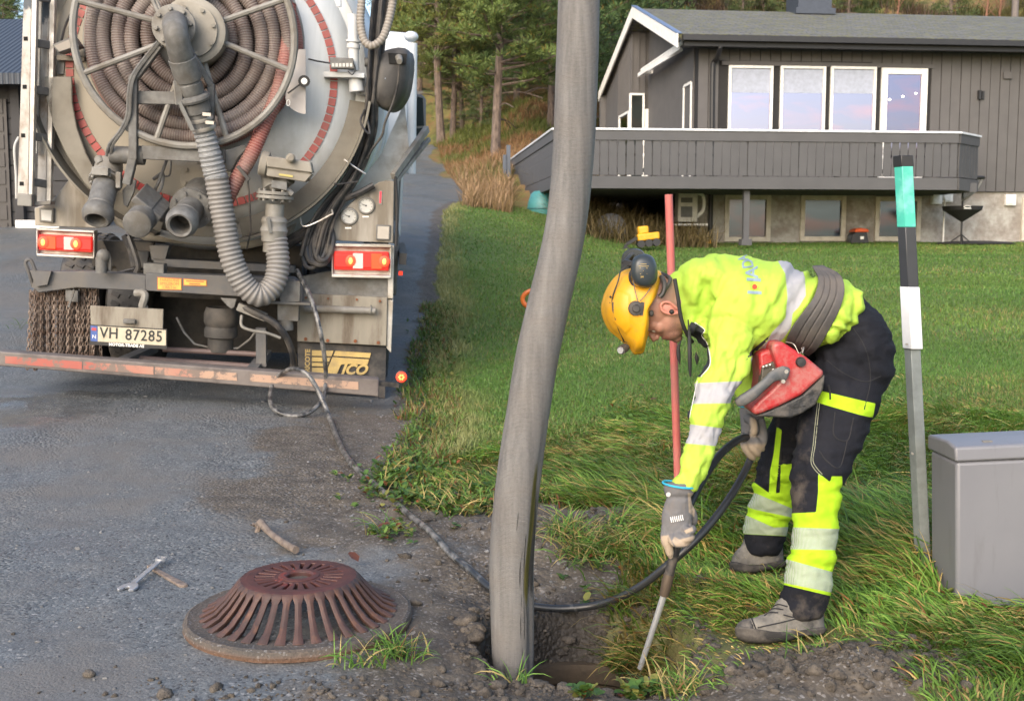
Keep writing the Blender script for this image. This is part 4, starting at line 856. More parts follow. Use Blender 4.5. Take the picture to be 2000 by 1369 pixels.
mb = MB(); poly(mb, [(87, 150), (140, 150), (141, 200), (150, 250), (168, 300), (192, 345), (215, 372), (190, 388), (160, 352), (128, 300), (103, 245), (90, 195)], -.12, .02); mb.build("spray_guard", M_RIM, truck, bevel=.006)
# tank cradle skirt, saddle under the tank
mb = MB(); poly(mb, [(205, 405), (300, 425), (420, 440), (560, 425), (600, 400), (560, 470), (480, 487), (280, 470), (225, 440)], .12, .5); mb.build("tank_sump", M_TANKD, truck, bevel=.02)
# right flank sheet under the barrel: grey side wing
mb = MB(); poly(mb, [(600, 480), (560, 470), (575, 445), (640, 415), (700, 360), (745, 300), (790, 200), (800, 300), (770, 350), (700, 380), (650, 430)], .35, .03); mb.build("side_wing", M_WHT, truck)
# ---- reel
rc = L(361, 71, -.42); sR = 7.08/FPX; RR = 203*sR
mb = MB(); TH = np.linspace(0, 2*math.pi, 97)[:-1]
mb.tube([rc+np.array([RR*math.cos(t), 0, RR*math.sin(t)]) for t in TH], .024, 8, closed=True)
mb.tube([rc+np.array([(RR+.02)*math.cos(t), .36, (RR+.02)*math.sin(t)]) for t in TH], .02, 6, closed=True)
hub = L(375, 62, -.40)
for k in range(8):
    a = math.radians(24.5+45*k)+(.12 if k % 2 else -.0); mb.tube([hub+.14*np.array([math.cos(a), .1, math.sin(a)]), rc+np.array([RR*math.cos(a), 0, RR*math.sin(a)])], .019, 8)
reel = mb.build("hose_reel_frame", M_STEEL2, truck)
mb = MB(); mb.lathe([(.21, .35), (.19, .1), (.20, .0), (.20, -.04), (.175, -.05), (0, -.05)], L(378, 62, -.42), ty, 40)
mb.lathe([(.165, 0), (.165, -.03), (0, -.03)], L(372, 60, -.46), ty, 40)
for k in range(8): a = k*.785+.3; mb.cyl(L(372, 60, -.49)+.14*np.array([math.cos(a), 0, math.sin(a)]), L(372, 60, -.51)+.14*np.array([math.cos(a), 0, math.sin(a)]), .013, n=6)
mb.build("hub_drum", M_TANKD, reel)
mb = MB(); fc = L(339, 52, -.58); mb.lathe([(.13, .03), (.13, 0), (0, 0)], fc, ty, 36)
for k in range(8): a = k*.785+.2; mb.cyl(fc+.103*np.array([math.cos(a), 0, math.sin(a)]), fc+.103*np.array([math.cos(a), 0, math.sin(a)])-np.array([0, .022, 0]), .014, n=6)
mb.build("pipe_flange", M_STEEL2, reel, bevel=.003)
CR, CG = (.20, .175, .165), (.07, .032, .027)
for j, (layer, rad) in enumerate([(-.24, q) for q in (.262, .354, .445, .53, .61)]+[(-.12, q) for q in (.30, .40, .49, .57, .645)]):
    ph = j*1.3; th = np.linspace(0, 2*math.pi*1.0, 120); cc = rc*[1, 0, 1]+np.array([0, layer, 0])
    wob = rad+.008*np.sin(th*3+ph); P = np.stack([cc[0]+wob*np.cos(th+ph), cc[1]+.015*np.sin(th*2+ph), cc[2]+wob*np.sin(th+ph)], 1)
    red = .5 if j in (8, 9) else 0
    corr("coiled_hose", P, .046, .0155, CR if not red else (.27, .14, .12), CG if not red else (.17, .03, .022), reel, n=12, sub=3)
P = [L(*q) for q in ((564, 10, -.15), (562, 70, -.2), (555, 130, -.26), (540, 190, -.3), (516, 245, -.33), (492, 300, -.36), (466, 345, -.38), (445, 385, -.36), (432, 410, -.3))]
corr("red_suction_hose", spline(P, 10), .047, .018, (.30, .13, .11), (.20, .035, .028), truck, n=14, sub=4)
P = [L(*q) for q in ((478, 330, -.44), (487, 340, -.44), (497, 352, -.42))]
MB().bar(L(464, 325, -.44), L(487, 352, -.44), .03, .02).tube([L(484, 345, -.44), L(488, 400, -.4), L(490, 450, -.35), L(482, 487, -.3)], .006, 5).build("tie_strap", M_RUB, truck)
# ---- elbow and transfer hose
mb = MB(); pipe(mb, [(352, 56, -.50), (342, 46, -.64), (343, 62, -.74), (349, 90, -.72), (356, 118, -.66)], .073, 18)
mb.lathe([(.077, 0), (.083, .005), (.083, .135), (.076, .14)], L(355, 113, -.665), L(368, 155, -.60)-L(355, 113, -.665), 24); el = mb.build("elbow_pipe", M_STEEL, truck)
ax = L(392, 235, -.52)-L(366, 150, -.61); mb = MB(); mb.lathe([(.07, .0), (.07, .04), (.074, .045), (.074, .10), (.068, .11), (.095, .12), (.10, .135), (.095, .15), (.074, .155), (.08, .16), (.08, .22), (.07, .225), (.07, .34)], L(366, 150, -.61), ax, 28).build("hose_coupling", M_STEEL, el)
mb = MB(); mb.bar(L(345, 158, -.64), L(350, 205, -.63), .02, .04).bar(L(350, 200, -.63), L(376, 255, -.6), .03, .02).build("cam_lever", M_STEEL2, el)
for (a, b2) in (((393, 226), (399, 240)), ((397, 240), (403, 252))):
    pass
mb = MB(); mb.lathe([(.073, 0), (.075, .012), (.073, .024)], L(392, 228, -.53), ax, 20).lathe([(.073, 0), (.075, .012), (.073, .024)], L(398, 245, -.52), ax, 20); mb.box(L(404, 224, -.62), (.05, .02, .02)).box(L(410, 240, -.62), (.05, .02, .02)).build("hose_clamp", M_BOLT, el)
P1 = spline([L(*q) for q in ((388, 225, -.53), (400, 262, -.5), (410, 300, -.48), (419, 335, -.46), (424, 352, -.46))], 14); P1 = resample(P1, .008)
rr_ = .062+.010*np.linspace(0, 1, len(P1))+.004*np.sin(np.arange(len(P1))*1.7)+RNG.normal(0, .0016, len(P1))
MB().tube(P1, rr_, 20).build("tape_wrapped_hose", mat("grey_tape", (.24, .245, .25), .5, bs=1, bscale=45, bd=.01, stretch=(1, 1, 3)), truck)
P2 = spline([L(*q) for q in ((423, 348, -.46), (430, 390, -.45), (437, 430, -.45), (445, 475, -.45), (458, 520, -.45), (480, 560, -.44), (508, 577, -.42), (534, 556, -.38), (543, 520, -.35), (541, 485, -.33), (538, 462, -.32))], 10)
corr("transfer_hose", P2, .073, .030, (.23, .225, .22), (.10, .095, .09), truck, n=20, amp=.055, sub=5)
dn = np.array([0, 0, -1.])
mb = MB(); mb.lathe([(.06, -.01), (.06, .07), (.078, .08), (.085, .10), (.078, .12), (.082, .14), (.09, .16), (.082, .18), (.078, .23), (.066, .235), (.066, .30)], L(537, 402, -.32), dn, 26); mb.bar(L(523, 425, -.42), L(528, 455, -.41), .015, .02)
mb.lathe([(.068, 0), (.071, .01), (.068, .02)], L(538, 458, -.32), dn, 20).lathe([(.068, 0), (.071, .01), (.068, .02)], L(538, 466, -.32), dn, 20); mb.build("lower_coupling", M_STEEL2, truck)
def flange(mb, c, axd, r, t=.022, nb=8, br=.011):
    c = np.asarray(c, float); axd = np.asarray(axd, float); axd = axd/np.linalg.norm(axd); mb.lathe([(0, 0), (r, 0), (r, t), (0, t)], c, axd, 32)
    u = np.cross(axd, (1, 0, .3)); u /= np.linalg.norm(u); w = np.cross(axd, u)
    for k in range(nb):
        a = 2*math.pi*k/nb; q = c+axd*t+(u*math.cos(a)+w*math.sin(a))*r*.82; mb.cyl(q-axd*(t+.014), q+axd*.016, br, n=6)
mb = MB(); flange(mb, L(537, 382, -.32), dn, .12, .02, 10); flange(mb, L(537, 374, -.32), dn, .118, .02, 10); mb.cyl(L(537, 372, -.3), L(530, 330, -.2), .075, n=20).build("valve_flange", M_STEEL2, truck)
# right actuator box
mb = MB(); poly(mb, [(520, 305), (606, 316), (611, 338), (521, 326)], -.46, .16); poly(mb, [(522, 328), (610, 340), (596, 356), (520, 344)], -.44, .14)
mb.cyl(L(515, 322, -.38), L(608, 336, -.38), .062, n=20); mb.cyl(L(509, 318, -.38), L(524, 322, -.38), .078, n=24); mb.cyl(L(568, 309, -.46), L(568, 309, -.50), .03, n=16).cyl(L(568, 309, -.5), L(568, 309, -.515), .022, n=16); act = mb.build("valve_actuator", M_TANKD, truck, bevel=.006)
mb = MB(); poly(mb, [(545, 339), (572, 343), (572, 347), (545, 343)], -.447, .004).build("yellow_tag", mat("faded_yellow", (.42, .36, .12), .6), act)
mb = MB(); mb.cyl(L(535, 366, -.3), L(565, 346, -.36), .05, n=14); poly(mb, [(530, 352), (560, 356), (560, 372), (530, 366)], -.42, .1); mb.cyl(L(560, 370, -.38), L(572, 380, -.38), .02, n=10).build("valve_neck", M_STEEL, truck)
# ---- support frame
mb = MB(); w_, h_ = .055, .06
def beam(mb, a, b_, w=.05, h=.06): return mb.bar(L(*a), L(*b_), w, h, up=(0, -1, 0))
beam(mb, (312, 88, -.5), (261, 155, -.45)); beam(mb, (261, 150, -.45), (261, 312, -.42)); beam(mb, (261, 306, -.42), (248, 360, -.4))
beam(mb, (366, 88, -.5), (413, 168, -.45), .035); beam(mb, (413, 164, -.45), (411, 258, -.42), .04); beam(mb, (264, 191, -.40), (352, 193, -.40), .08, .05); beam(mb, (278, 298, -.38), (440, 306, -.36), .085, .07)
mb.cyl(L(215, 302, -.36), L(262, 304, -.36), .055, n=20).cyl(L(266, 304, -.36), L(282, 304, -.36), .06, n=20); mb.build("reel_support_frame", M_STEEL, truck, bevel=.005)
mb = MB(); poly(mb, [(432, 296), (448, 292), (478, 282), (484, 290), (466, 308), (450, 338), (440, 330)], -.3, .12); mb.build("frame_bracket", M_STEEL2, truck, bevel=.008)
mb = MB()
for o in (0, 5): pipe(mb, [(308+o, 82, -.53), (262+o, 142, -.5), (251+o, 180, -.5), (248+o, 225, -.48), (235+o, 255, -.46), (214+o*1.4, 282, -.44), (208+o*1.6, 305, -.4)], .010, 6)
mb.build("hydraulic_line", M_STEEL, truck)
# ---- left valve and outlets
mb = MB(); axv = L(193, 415, -.5)-L(212, 340, -.3); axv /= np.linalg.norm(axv); flange(mb, L(207, 352, -.33), axv, .105, .02, 9); flange(mb, L(209, 345, -.31), axv, .10, .02, 9)
mb.cyl(L(214, 320, -.25), L(208, 348, -.32), .085, .09, n=22); mb.box(L(197, 335, -.42), (.10, .05, .05)).box(L(232, 352, -.42), (.03, .04, .1)); mb.tube([L(193, 310, -.3), L(198, 322, -.34)], .03, 12)
mb.build("gate_valve", M_STEEL2, truck, bevel=.004)
MB().lathe([(.078, .0), (.078, .16), (.082, .17), (.078, .18), (.092, .20), (.098, .235), (.088, .27), (.07, .285), (.058, .28), (.058, .1), (0, .1)], L(206, 362, -.35), axv, 30).build("drain_outlet", M_STEEL, truck)
mb = MB(); poly(mb, [(238, 372), (258, 350), (266, 353), (262, 375), (248, 405), (241, 400)], -.3, .03).build("lever_plate", M_STEEL2, truck, bevel=.004)
c0 = L(267, 439, -.62); c1 = L(300, 400, -.25); mb = MB(); mb.cyl(c0, c0+(c1-c0)*.45, .088, n=28); mb.lathe([(0, -.004), (.072, -.004), (.078, 0)], c0, c1-c0, 28)
a_ = (c1-c0)/np.linalg.norm(c1-c0); mb.bar(c0+a_*.12, c1, .17, .17, up=(.5, -1, .4)); mb.bar(c0+a_*.12+np.array([0, -.03, .08]), c1+np.array([0, -.03, .08]), .13, .05, up=(.5, -1, .4)); mb.build("vane_motor", M_STEEL, truck, bevel=.008)
c0 = L(351, 440, -.62); c1 = L(385, 392, -.2); a_ = (c1-c0)/np.linalg.norm(c1-c0); mb = MB()
mb.lathe([(.062, .18), (.062, .0), (.075, -.006), (.09, .01), (.10, .045), (.098, .09), (.085, .115), (.085, .13), (.088, .135), (.085, .14), (.085, .3)], c0, a_, 34); mb.lathe([(0, .18), (.062, .18)], c0, a_, 30); mb.build("rear_outlet", M_STEEL, truck)
mb = MB(); flange(mb, c0+a_*.30, -a_, .135, .02, 8); flange(mb, c0+a_*.33, -a_, .135, .02, 8); mb.cyl(c0+a_*.3, c0+a_*.62, .10, .12, n=24); mb.build("outlet_flange", M_STEEL, truck)
mb = MB(); flange(mb, L(395, 350, -.1), (0, -1, 0), .14, .02, 8, .014); mb.build("blind_flange", M_TANKD, truck)
mb = MB(); mb.cyl(L(310, 418, -.25), L(350, 410, -.25), .055, n=16); pipe(mb, [(300, 350, -.15), (318, 340, -.2), (312, 372, -.25), (285, 395, -.3)], .012, 6); pipe(mb, [(295, 385, -.2), (310, 355, -.22), (330, 300, -.2)], .01, 6); pipe(mb, [(335, 300, -.14), (332, 340, -.14), (322, 345, -.14)], .006, 5); mb.build("linkage", M_STEEL, truck)
# ---- gauge with needle
mb = MB(); pts = [(583, 97), (597, 97), (597, 223)]+[(597-41*math.sin(t), 183+40*math.cos(t)) for t in np.linspace(.02, 1.3, 8)]+[(557, 170), (570, 140), (578, 120)]
poly(mb, pts, -.30, .008); gg = mb.build("level_gauge", mat("gauge_plate", (.42, .40, .39), .5, dirt=(.34, .31, .29)), truck)
mb = MB(); mb.cyl(L(594, 159, -.31), L(594, 159, -.36), .037, n=20); mb.bar(L(592, 161, -.33), L(562, 183, -.33), .01, .006, up=(0, -1, 0)); mb.tube([L(594, 159, -.35)+.030*np.array([math.cos(t), 0, math.sin(t)]) for t in TH[::6]], .008, 5, closed=True); mb.build("gauge_needle", M_BLACK, gg)
MB().cyl(L(594, 159, -.36), L(594, 159, -.368), .02, n=16).build("gauge_knob", M_WHITE, gg)
mb = MB(); ux = L(570, 200, -.305)-L(560, 200, -.305); ux /= np.linalg.norm(ux); lettering(mb, "0", .062, L(563, 202, -.303), ux, (0, 0, 1)); mb.build("gauge_zero", M_WHITE, gg)
# ---- right post, lamp, arm, cable reel
mb = MB(); mb.cyl(L(689, 29, -.1), L(691, 138, -.1), .036, n=18); mb.lathe([(.036, 0), (.044, .003), (.044, .03), (.036, .033)], L(690, 96, -.1), (0, 0, 1), 18).lathe([(.036, 0), (.05, .003), (.05, .014), (.036, .016)], L(690, 84, -.1), (0, 0, 1), 18); mb.cyl(L(662, -5, -.1), L(662, 14, -.1), .018, n=10); mb.build("breather_pipe", M_TANK, truck)
mb = MB(); poly(mb, [(632, 140), (712, 143), (712, 153), (690, 152), (632, 151)], -.14, .16).cyl(L(694, 148, -.06), L(697, 180, -.06), .05, n=14); mb.build("side_arm", M_TANK, truck, bevel=.004)
mb = MB(); poly(mb, [(643, 112), (690, 114), (692, 135), (646, 134)], -.2, .06); lm = mb.build("work_lamp", M_STEEL, truck, bevel=.004)
mb = MB(); 
for k in range(6): poly(mb, [(648+k*7, 124), (653+k*7, 124), (653+k*7, 131), (648+k*7, 131)], -.204, .006)
mb.build("led_row", mat("led_glass", (.5, .5, .48), .2), lm); mb = MB(); pipe(mb, [(645, 124, -.17), (620, 120, -.15), (603, 116, -.1)], .006, 6); pipe(mb, [(690, 122, -.2), (694, 136, -.2), (688, 146, -.2), (680, 140, -.18)], .004, 5); mb.build("lamp_bracket", M_BLACK, lm)
mb = MB(); dc = L(742, 155, -.12); ddir = np.array([-.55, -.83, .0]); O = [(724, 147), (731, 120), (756, 97), (799, 100), (796, 172), (777, 209), (753, 216), (731, 196)]
ce = np.mean([L(a, b_, 0) for a, b_ in O], 0); P0 = np.array([L(a, b_, -.02) for a, b_ in O]); P0 = spline(P0, 4, closed=True); c_ = P0.mean(0)
rows = [c_+(P0-c_)*f+np.array([dx_, dy_, 0]) for f, dx_, dy_ in ((1.0, .03, .16), (1.0, .0, .02), (.97, -.0, -.03), (.86, -.01, -.075), (.5, -.015, -.10), (.02, -.02, -.10))]
mb.grid([np.vstack([r, r[:1]]) for r in rows]); cr = mb.build("cable_reel", mat("reel_plastic", (.045, .043, .042), .45, dirt=(.11, .10, .09), dscale=5), truck, ang=50)
mb = MB(); poly(mb, [(758, 104), (795, 106), (793, 125), (760, 125)], -.13, .05); mb.build("cable_slot", mat("slot_black", (.008, .008, .008), .8), cr)
mb = MB(); mb.cyl(L(779, 113, -.15), L(780, 121, -.22), .024, .018, n=12); mb.ball(L(781, 118, -.2), .02, 8); mb.build("cable_stopper", M_STEEL2, cr)
mb = MB(); pipe(mb, [(781, 120, -.2), (777, 165, -.17), (768, 200, -.14), (752, 240, -.12), (746, 265, -.1), (728, 290, -.08), (718, 310, -.06)], .009, 6); mb.build("reel_cable", M_RUB, cr)
mb = MB(); mb.cyl(L(712, 122, -.05), L(735, 122, -.05), .03, n=12); poly(mb, [(702, 168), (726, 170), (726, 186), (702, 184)], -.06, .03); mb.build("reel_bracket", M_STEEL, truck)
# ---- bundles
mb = MB()
for k in range(9):
    o = (k-4)*3.4; z = -.1-.03*math.cos(k*1.3); w2 = 2*math.sin(k*2.1)
    pipe(mb, [(744+o, -10, z), (738+o, 60, z), (733+o*.9, 130, z), (727+o*.8+w2, 200, z+.02), (722+o*.9, 250, z+.04), (706+o+w2, 310, z+.06), (682+o, 355, z+.05), (655+o*1.3, 392, z+.04), (628+o*1.6, 440, z+.02), (612+o*1.8, 500, z)], .012, 7, 5)
pipe(mb, [(712, 215, -.12), (704, 240, -.16), (722, 262, -.16), (716, 225, -.14)], .008, 6); pipe(mb, [(665, 345, -.12), (655, 360, -.16), (700, 355, -.14)], .006, 6)
mb.build("cable_bundle", M_RUB, truck)
P = spline([L(*q) for q in ((708, -15, -.18), (704, 40, -.2), (710, 76, -.22), (725, 90, -.24), (745, 78, -.24), (757, 50, -.22), (766, 10, -.2), (767, -15, -.2))], 8)
corr("protected_cable", P, .026, .022, (.30, .28, .25), (.15, .13, .11), truck, n=10, sub=4)
# black loops right centre
mb = MB()
for (a, b_, c_, r_) in ((606, 490, 26, .020), (614, 494, 30, .018), (622, 486, 22, .022), (598, 500, 24, .015)):
    pipe(mb, [(a+20, b_-80, -.02), (a-6, b_-20, -.08), (a-2, b_+18, -.12), (a+c_*.7, b_+20, -.1), (a+c_+6, b_-16, -.05), (a+c_-4, b_-60, 0)], r_, 8)
pipe(mb, [(560, 470, .0), (600, 445, -.02), (650, 400, -.03), (700, 378, -.04), (730, 362, -.04)], .022, 8); pipe(mb, [(560, 480, .0), (605, 452, -.02), (655, 410, -.03)], .028, 8)
mb.build("hydraulic_hoses", M_RUB, truck)
mb = MB(); pipe(mb, [(586, 425, -.1), (592, 442, -.14), (615, 436, -.14), (645, 420, -.14), (650, 418, -.14), (648, 410, -.12)], .006, 6, 3); mb.build("wire_hook", M_ALU, truck)
mb = MB(); pipe(mb, [(672, 312, -.1), (695, 328, -.12), (714, 340, -.1)], .006, 6, 2); mb.build("stay_rod", M_ALU, truck)
# ---- rear panels
mb = MB(); poly(mb, [(647, 470), (647, 432), (662, 418), (700, 382), (740, 356), (753, 353), (770, 353), (768, 475)], .0, .05); pn = mb.build("gauge_panel", M_PANEL, truck, bevel=.006)
for (px, py, r) in ((682, 423, 17), (715, 402, 17)):
    mb = MB(); c_ = L(px, py, -.002); r *= ms(); mb.lathe([(r*1.02, 0), (r*1.02, -.006), (r*.95, -.014), (r*.8, -.016), (r*.78, -.006)], c_, ty, 28); g_ = mb.build("pressure_gauge", M_STEEL2, pn)
    mb = MB(); mb.lathe([(r*.79, -.006), (0, -.006)], c_, ty, 24).build("dial", mat("dial_face", (.5, .5, .48), .3), g_)
    mb = MB()
    for k in range(9): a = math.radians(-40+k*32.5); mb.bar(c_+np.array([-math.cos(a), 0, math.sin(a)])*r*.6-[0, .008, 0], c_+np.array([-math.cos(a), 0, math.sin(a)])*r*.72-[0, .008, 0], .003, .002, up=(0, -1, 0))
    mb.bar(c_-[0, .009, 0], c_+np.array([-.5*r, -.009, .15*r]), .004, .002, up=(0, -1, 0)); mb.cyl(c_-[0, .008, 0], c_-[0, .011, 0], .006, n=10); mb.build("dial_marks", M_BLACK, g_)
mb = MB(); poly(mb, [(740, 372), (747, 372), (746, 400), (739, 400)], -.006, .006); ti = mb.build("level_tube", M_STEEL2, pn); mb = MB(); poly(mb, [(742, 374), (745, 374), (744, 397), (741, 397)], -.010, .005); mb.build("red_level", emit("red_glow_small", (.7, .03, .05), .3), ti)
mb = MB(); poly(mb, [(682-8, 444), (682+4, 444), (682+4, 447), (674, 447)], -.003, .003); poly(mb, [(708, 422), (720, 422), (720, 425), (708, 425)], -.003, .003); mb.build("gauge_labels", M_WHITE, pn)
mb = MB(); poly(mb, [(735, 439), (763, 440), (762, 470), (734, 469)], -.02, .02); rw = mb.build("square_lamp", M_STEEL, pn, bevel=.006); mb = MB(); poly(mb, [(738, 442), (760, 443), (759, 467), (737, 466)], -.024, .005); mb.build("lens", mat("lamp_lens", (.40, .37, .33), .25), rw)
mb = MB(); poly(mb, [(98, 397), (140, 344), (168, 362), (195, 392), (194, 446), (68, 441), (67, 406)], .0, .05); lp = mb.build("left_rear_panel", M_PANEL, truck, bevel=.006)
mb = MB(); poly(mb, [(76, 406), (105, 407), (104, 436), (77, 434)], -.03, .03); rw = mb.build("reversing_lamp", M_STEEL2, lp, bevel=.006); mb = MB(); poly(mb, [(80, 410), (101, 411), (100, 432), (81, 430)], -.034, .005); mb.build("lens", mat("clear_lens", (.6, .6, .58), .15), rw)
# tail lamps
M_LRED = emit("lamp_red", (.55, .015, .010), .35); M_HOT = emit("lamp_hot", (1, .25, .05), 2.0); M_HOT2 = emit("lamp_warm", (1, .05, .02), .65); M_AMB = emit("lamp_amber", (.42, .06, .012), .25); M_LW = mat("reverse_lens", (.62, .5, .48), .2)
def tail(name, q, swap):
    # q: corner pixels of the lens (x0,y0 top-left)...(x1,y1) with slope
    x0, y0, x1, y1, h = q
    def pt(u, v): return (x0+(x1-x0)*u, y0+(y1-y0)*u+h*v)
    def quad(mb, u0, u1, v0, v1, y, d): return poly(mb, [pt(u0, v0), pt(u1, v0), pt(u1, v1), pt(u0, v1)], y, d)
    mb = MB(); quad(mb, -.05, 1.05, -.42, -.25, -.06, .09); quad(mb, -.05, 1.05, 1.25, 1.42, -.06, .09); quad(mb, -.055, -.02, -.3, 1.3, -.05, .08); quad(mb, 1.02, 1.055, -.3, 1.3, -.05, .08); quad(mb, -.02, 1.02, -.25, 1.25, -.0, .02)
    hs = mb.build("lamp_housing", M_ALU, truck, bevel=.005)
    mb = MB(); quad(mb, -.0, 1, 0, 1, -.06, .06); quad(mb, .0, 1, .12, .88, -.072, .012); ln = mb.build("tail_light", M_LRED, hs, bevel=.008)
    us = (lambda a: a) if not swap else (lambda a: 1-a)
    for (a, b_, mt, nm) in ((.12, .32, M_AMB, "indicator_lens"), (.47, .66, M_LW, "reversing_lens")):
        u0, u1 = sorted((us(a), us(b_))); mb = MB(); quad(mb, u0, u1, .08, .92, -.077, .006); mb.build(nm, mt, ln, bevel=.003)
    for u in (.08, .70):
        c_ = L(*pt(us(u), .5), -.078); MB().ball(c_, (.036, .006, .040), 8).build("bulb_glow", M_HOT2, ln); MB().ball(c_-[0, .006, 0], (.013, .006, .022), 8).build("bulb", M_HOT, ln)
tail("left", (76, 458, 179, 463, 30), False); tail("right", (653, 491, 759, 493, 36), True)
# right lower panels
mb = MB(); poly(mb, [(590, 540), (640, 530), (757, 540), (757, 583), (590, 576)], .02, .04); mb.build("grey_back_plate", M_STEEL, truck)
mb = MB(); poly(mb, [(582, 573), (757, 581), (755, 676), (580, 667)], -.02, .06); cv = mb.build("wheel_cover", M_COVER, truck, bevel=.006)
for (px, py, r_) in ((597, 662, .012), (640, 665, .012), (694, 666, .012), (739, 669, .012), (598, 581, .008), (641, 583, .008), (697, 585, .008), (742, 588, .008)): c_ = L(px, py, -.022); MB().cyl(c_, c_-[0, .008, 0], r_, n=8).build("rusty_bolt", mat("rust", (.20, .07, .03), .9, dirt=(.1, .05, .03)), cv)
mb = MB(); mb.cyl(L(604, 603, -.07), L(733, 607, -.07), .024, n=14); mb.tube([L(724, 605, -.07)+.028*np.array([0, math.cos(t), math.sin(t)]) for t in TH[::8]], .006, 5, closed=True).cyl(L(594, 603, -.07), L(618, 603, -.07), .027, n=12); mb.build("grab_tube", M_STEEL2, cv)
mb = MB(); poly(mb, [(758, 478), (770, 480), (768, 584), (757, 583)], -.01, .3); poly(mb, [(757, 585), (768, 586), (764, 690), (755, 680)], .0, .3); mb.build("side_sheet", M_ALU, truck, bevel=.004)
mb = MB(); poly(mb, [(581, 669), (754, 678), (752, 778), (583, 750)], .03, .02); fl = mb.build("mud_flap", M_RUB, truck)
GOLD = mat("gold_print", (.50, .36, .13), .6, dirt=(.36, .27, .13), dscale=9)
def C4(x, y): return (400+x/3.26, 380+y/3.26)
mb = MB()
for (y0, y1) in ((992, 1026), (1036, 1062), (1071, 1092), (1102, 1146)):
    e0 = 820-(y0-992)*.42; e1 = 820-(y1-992)*.42; poly(mb, [C4(682, y0), C4(e0, y0+3), C4(e1, y1+3), C4(682, y1)], .018, .011)
poly(mb, [C4(832, 996), C4(1058, 1010), C4(1050, 1040), C4(818, 1026)], .018, .011); poly(mb, [C4(812, 1036), C4(1046, 1050), C4(1036, 1082), C4(900, 1078), C4(868, 1082), C4(836, 1152), C4(766, 1148)], .018, .011)
ux4 = L(*C4(1000, 1100), 0)-L(*C4(800, 1094), 0); ux4 /= np.linalg.norm(ux4); uz4 = np.cross(ux4, (0, 1, 0))*-1; uz4 = -uz4 if uz4[2] < 0 else uz4
lettering(mb, "ICO", .098, L(*C4(948, 1116), .016), ux4, uz4, shear=.35, bold=.004); mb.build("flap_logo", GOLD, fl, smooth=False)
mb = MB(); lettering(mb, "TRICOTE", .046, L(*C4(655, 1070), .028), -uz4*-1, -ux4, bold=.0015); mb.build("flap_lettering", GOLD, fl, smooth=False)
# ---- beams, stickers, tow gear
mb = MB(); poly(mb, [(57, 531), (160, 530), (190, 531), (285, 537), (285, 569), (150, 562), (75, 572), (62, 560)], -.22, .12); poly(mb, [(284, 533), (572, 543), (590, 556), (590, 592), (560, 585), (284, 568)], -.26, .14)
mb.build("rear_beam", M_BEAM, truck, bevel=.006)
for O_, y_, d_2 in (([(280, 514), (320, 516), (320, 537), (280, 536)], -.24, .1), ([(545, 548), (587, 549), (586, 590), (547, 590)], -.28, .1), ([(430, 582), (462, 584), (458, 600), (452, 604), (444, 598)], -.28, .03)): mb = MB(); poly(mb, O_, y_, d_2); mb.build("beam_bracket", M_STEEL, truck, bevel=.004)
mb = MB(); poly(mb, [(542, 592), (584, 593), (583, 628), (542, 626)], -.24, .1); poly(mb, [(528, 588), (606, 592), (606, 597), (528, 594)], -.29, .12); mb.cyl(L(559, 622, -.2), L(560, 645, -.2), .045, n=16); mb.build("beam_socket", M_STEEL, truck, bevel=.004)
mb = MB(); mb.cyl(L(198, 533, -.3), L(198, 503, -.3), .036, n=14).ball(L(202, 500, -.3), (.045, .04, .045), 8); pipe(mb, [(190, 505, -.3), (200, 497, -.32), (214, 502, -.3), (214, 528, -.28)], .012, 6); mb.build("tow_coupling", M_STEEL, truck)
mb = MB(); pipe(mb, [(65, 560, -.2), (56, 530, -.24), (50, 512, -.25), (60, 508, -.25), (70, 530, -.24)], .012, 7); poly(mb, [(58, 528), (100, 530), (92, 556), (70, 560)], -.25, .03).build("side_hook", M_BEAM, truck)
M_YS = mat("sticker_yellow", (.62, .47, .08), .6, dirt=(.45, .33, .1), dscale=12); M_RS = mat("sticker_red", (.42, .12, .05), .6)
for (x0, y0, x1, y1, sl, tx) in ((307, 541, 355, 566, .06, ("FARESONE", "SPYLEBOM", "I AKTIV")), (358, 544, 404, 558, .07, ("", ""))):
    mb = MB(); poly(mb, [(x0, y0), (x1, y0+(x1-x0)*sl), (x1, y1+(x1-x0)*sl*.4), (x0, y1)], -.264, .003); st = mb.build("warning_sticker", M_RS, truck)
    mb = MB(); poly(mb, [(x0+1.5, y0+1.5), (x1-1.5, y0+1.5+(x1-x0)*sl), (x1-1.5, y1-1.5+(x1-x0)*sl*.4), (x0+1.5, y1-1.5)], -.267, .002); yb = mb.build("sticker_face", M_YS, st)
    mb = MB()
    if not tx[0]:
        for (u0, u1, v_) in ((.12, .88, .32), (.25, .72, .66)): mb.bar(L(x0+(x1-x0)*u0, y0+(y1-y0)*v_+(x1-x0)*sl*u0*.8, -.2695), L(x0+(x1-x0)*u1, y0+(y1-y0)*v_+(x1-x0)*sl*u1*.8, -.2695), .007, .001, up=(0, -1, 0))
    for i, s_ in enumerate(tx if tx[0] else ()): lettering(mb, s_, .026 if len(tx) == 3 else .016, L((x0+x1)/2, y0+5+(x1-x0)*sl/2+i*(7.2 if len(tx) == 3 else 4.5), -.269), ux4, uz4)
    mb.build("sticker_text", M_RS, yb, smooth=False)
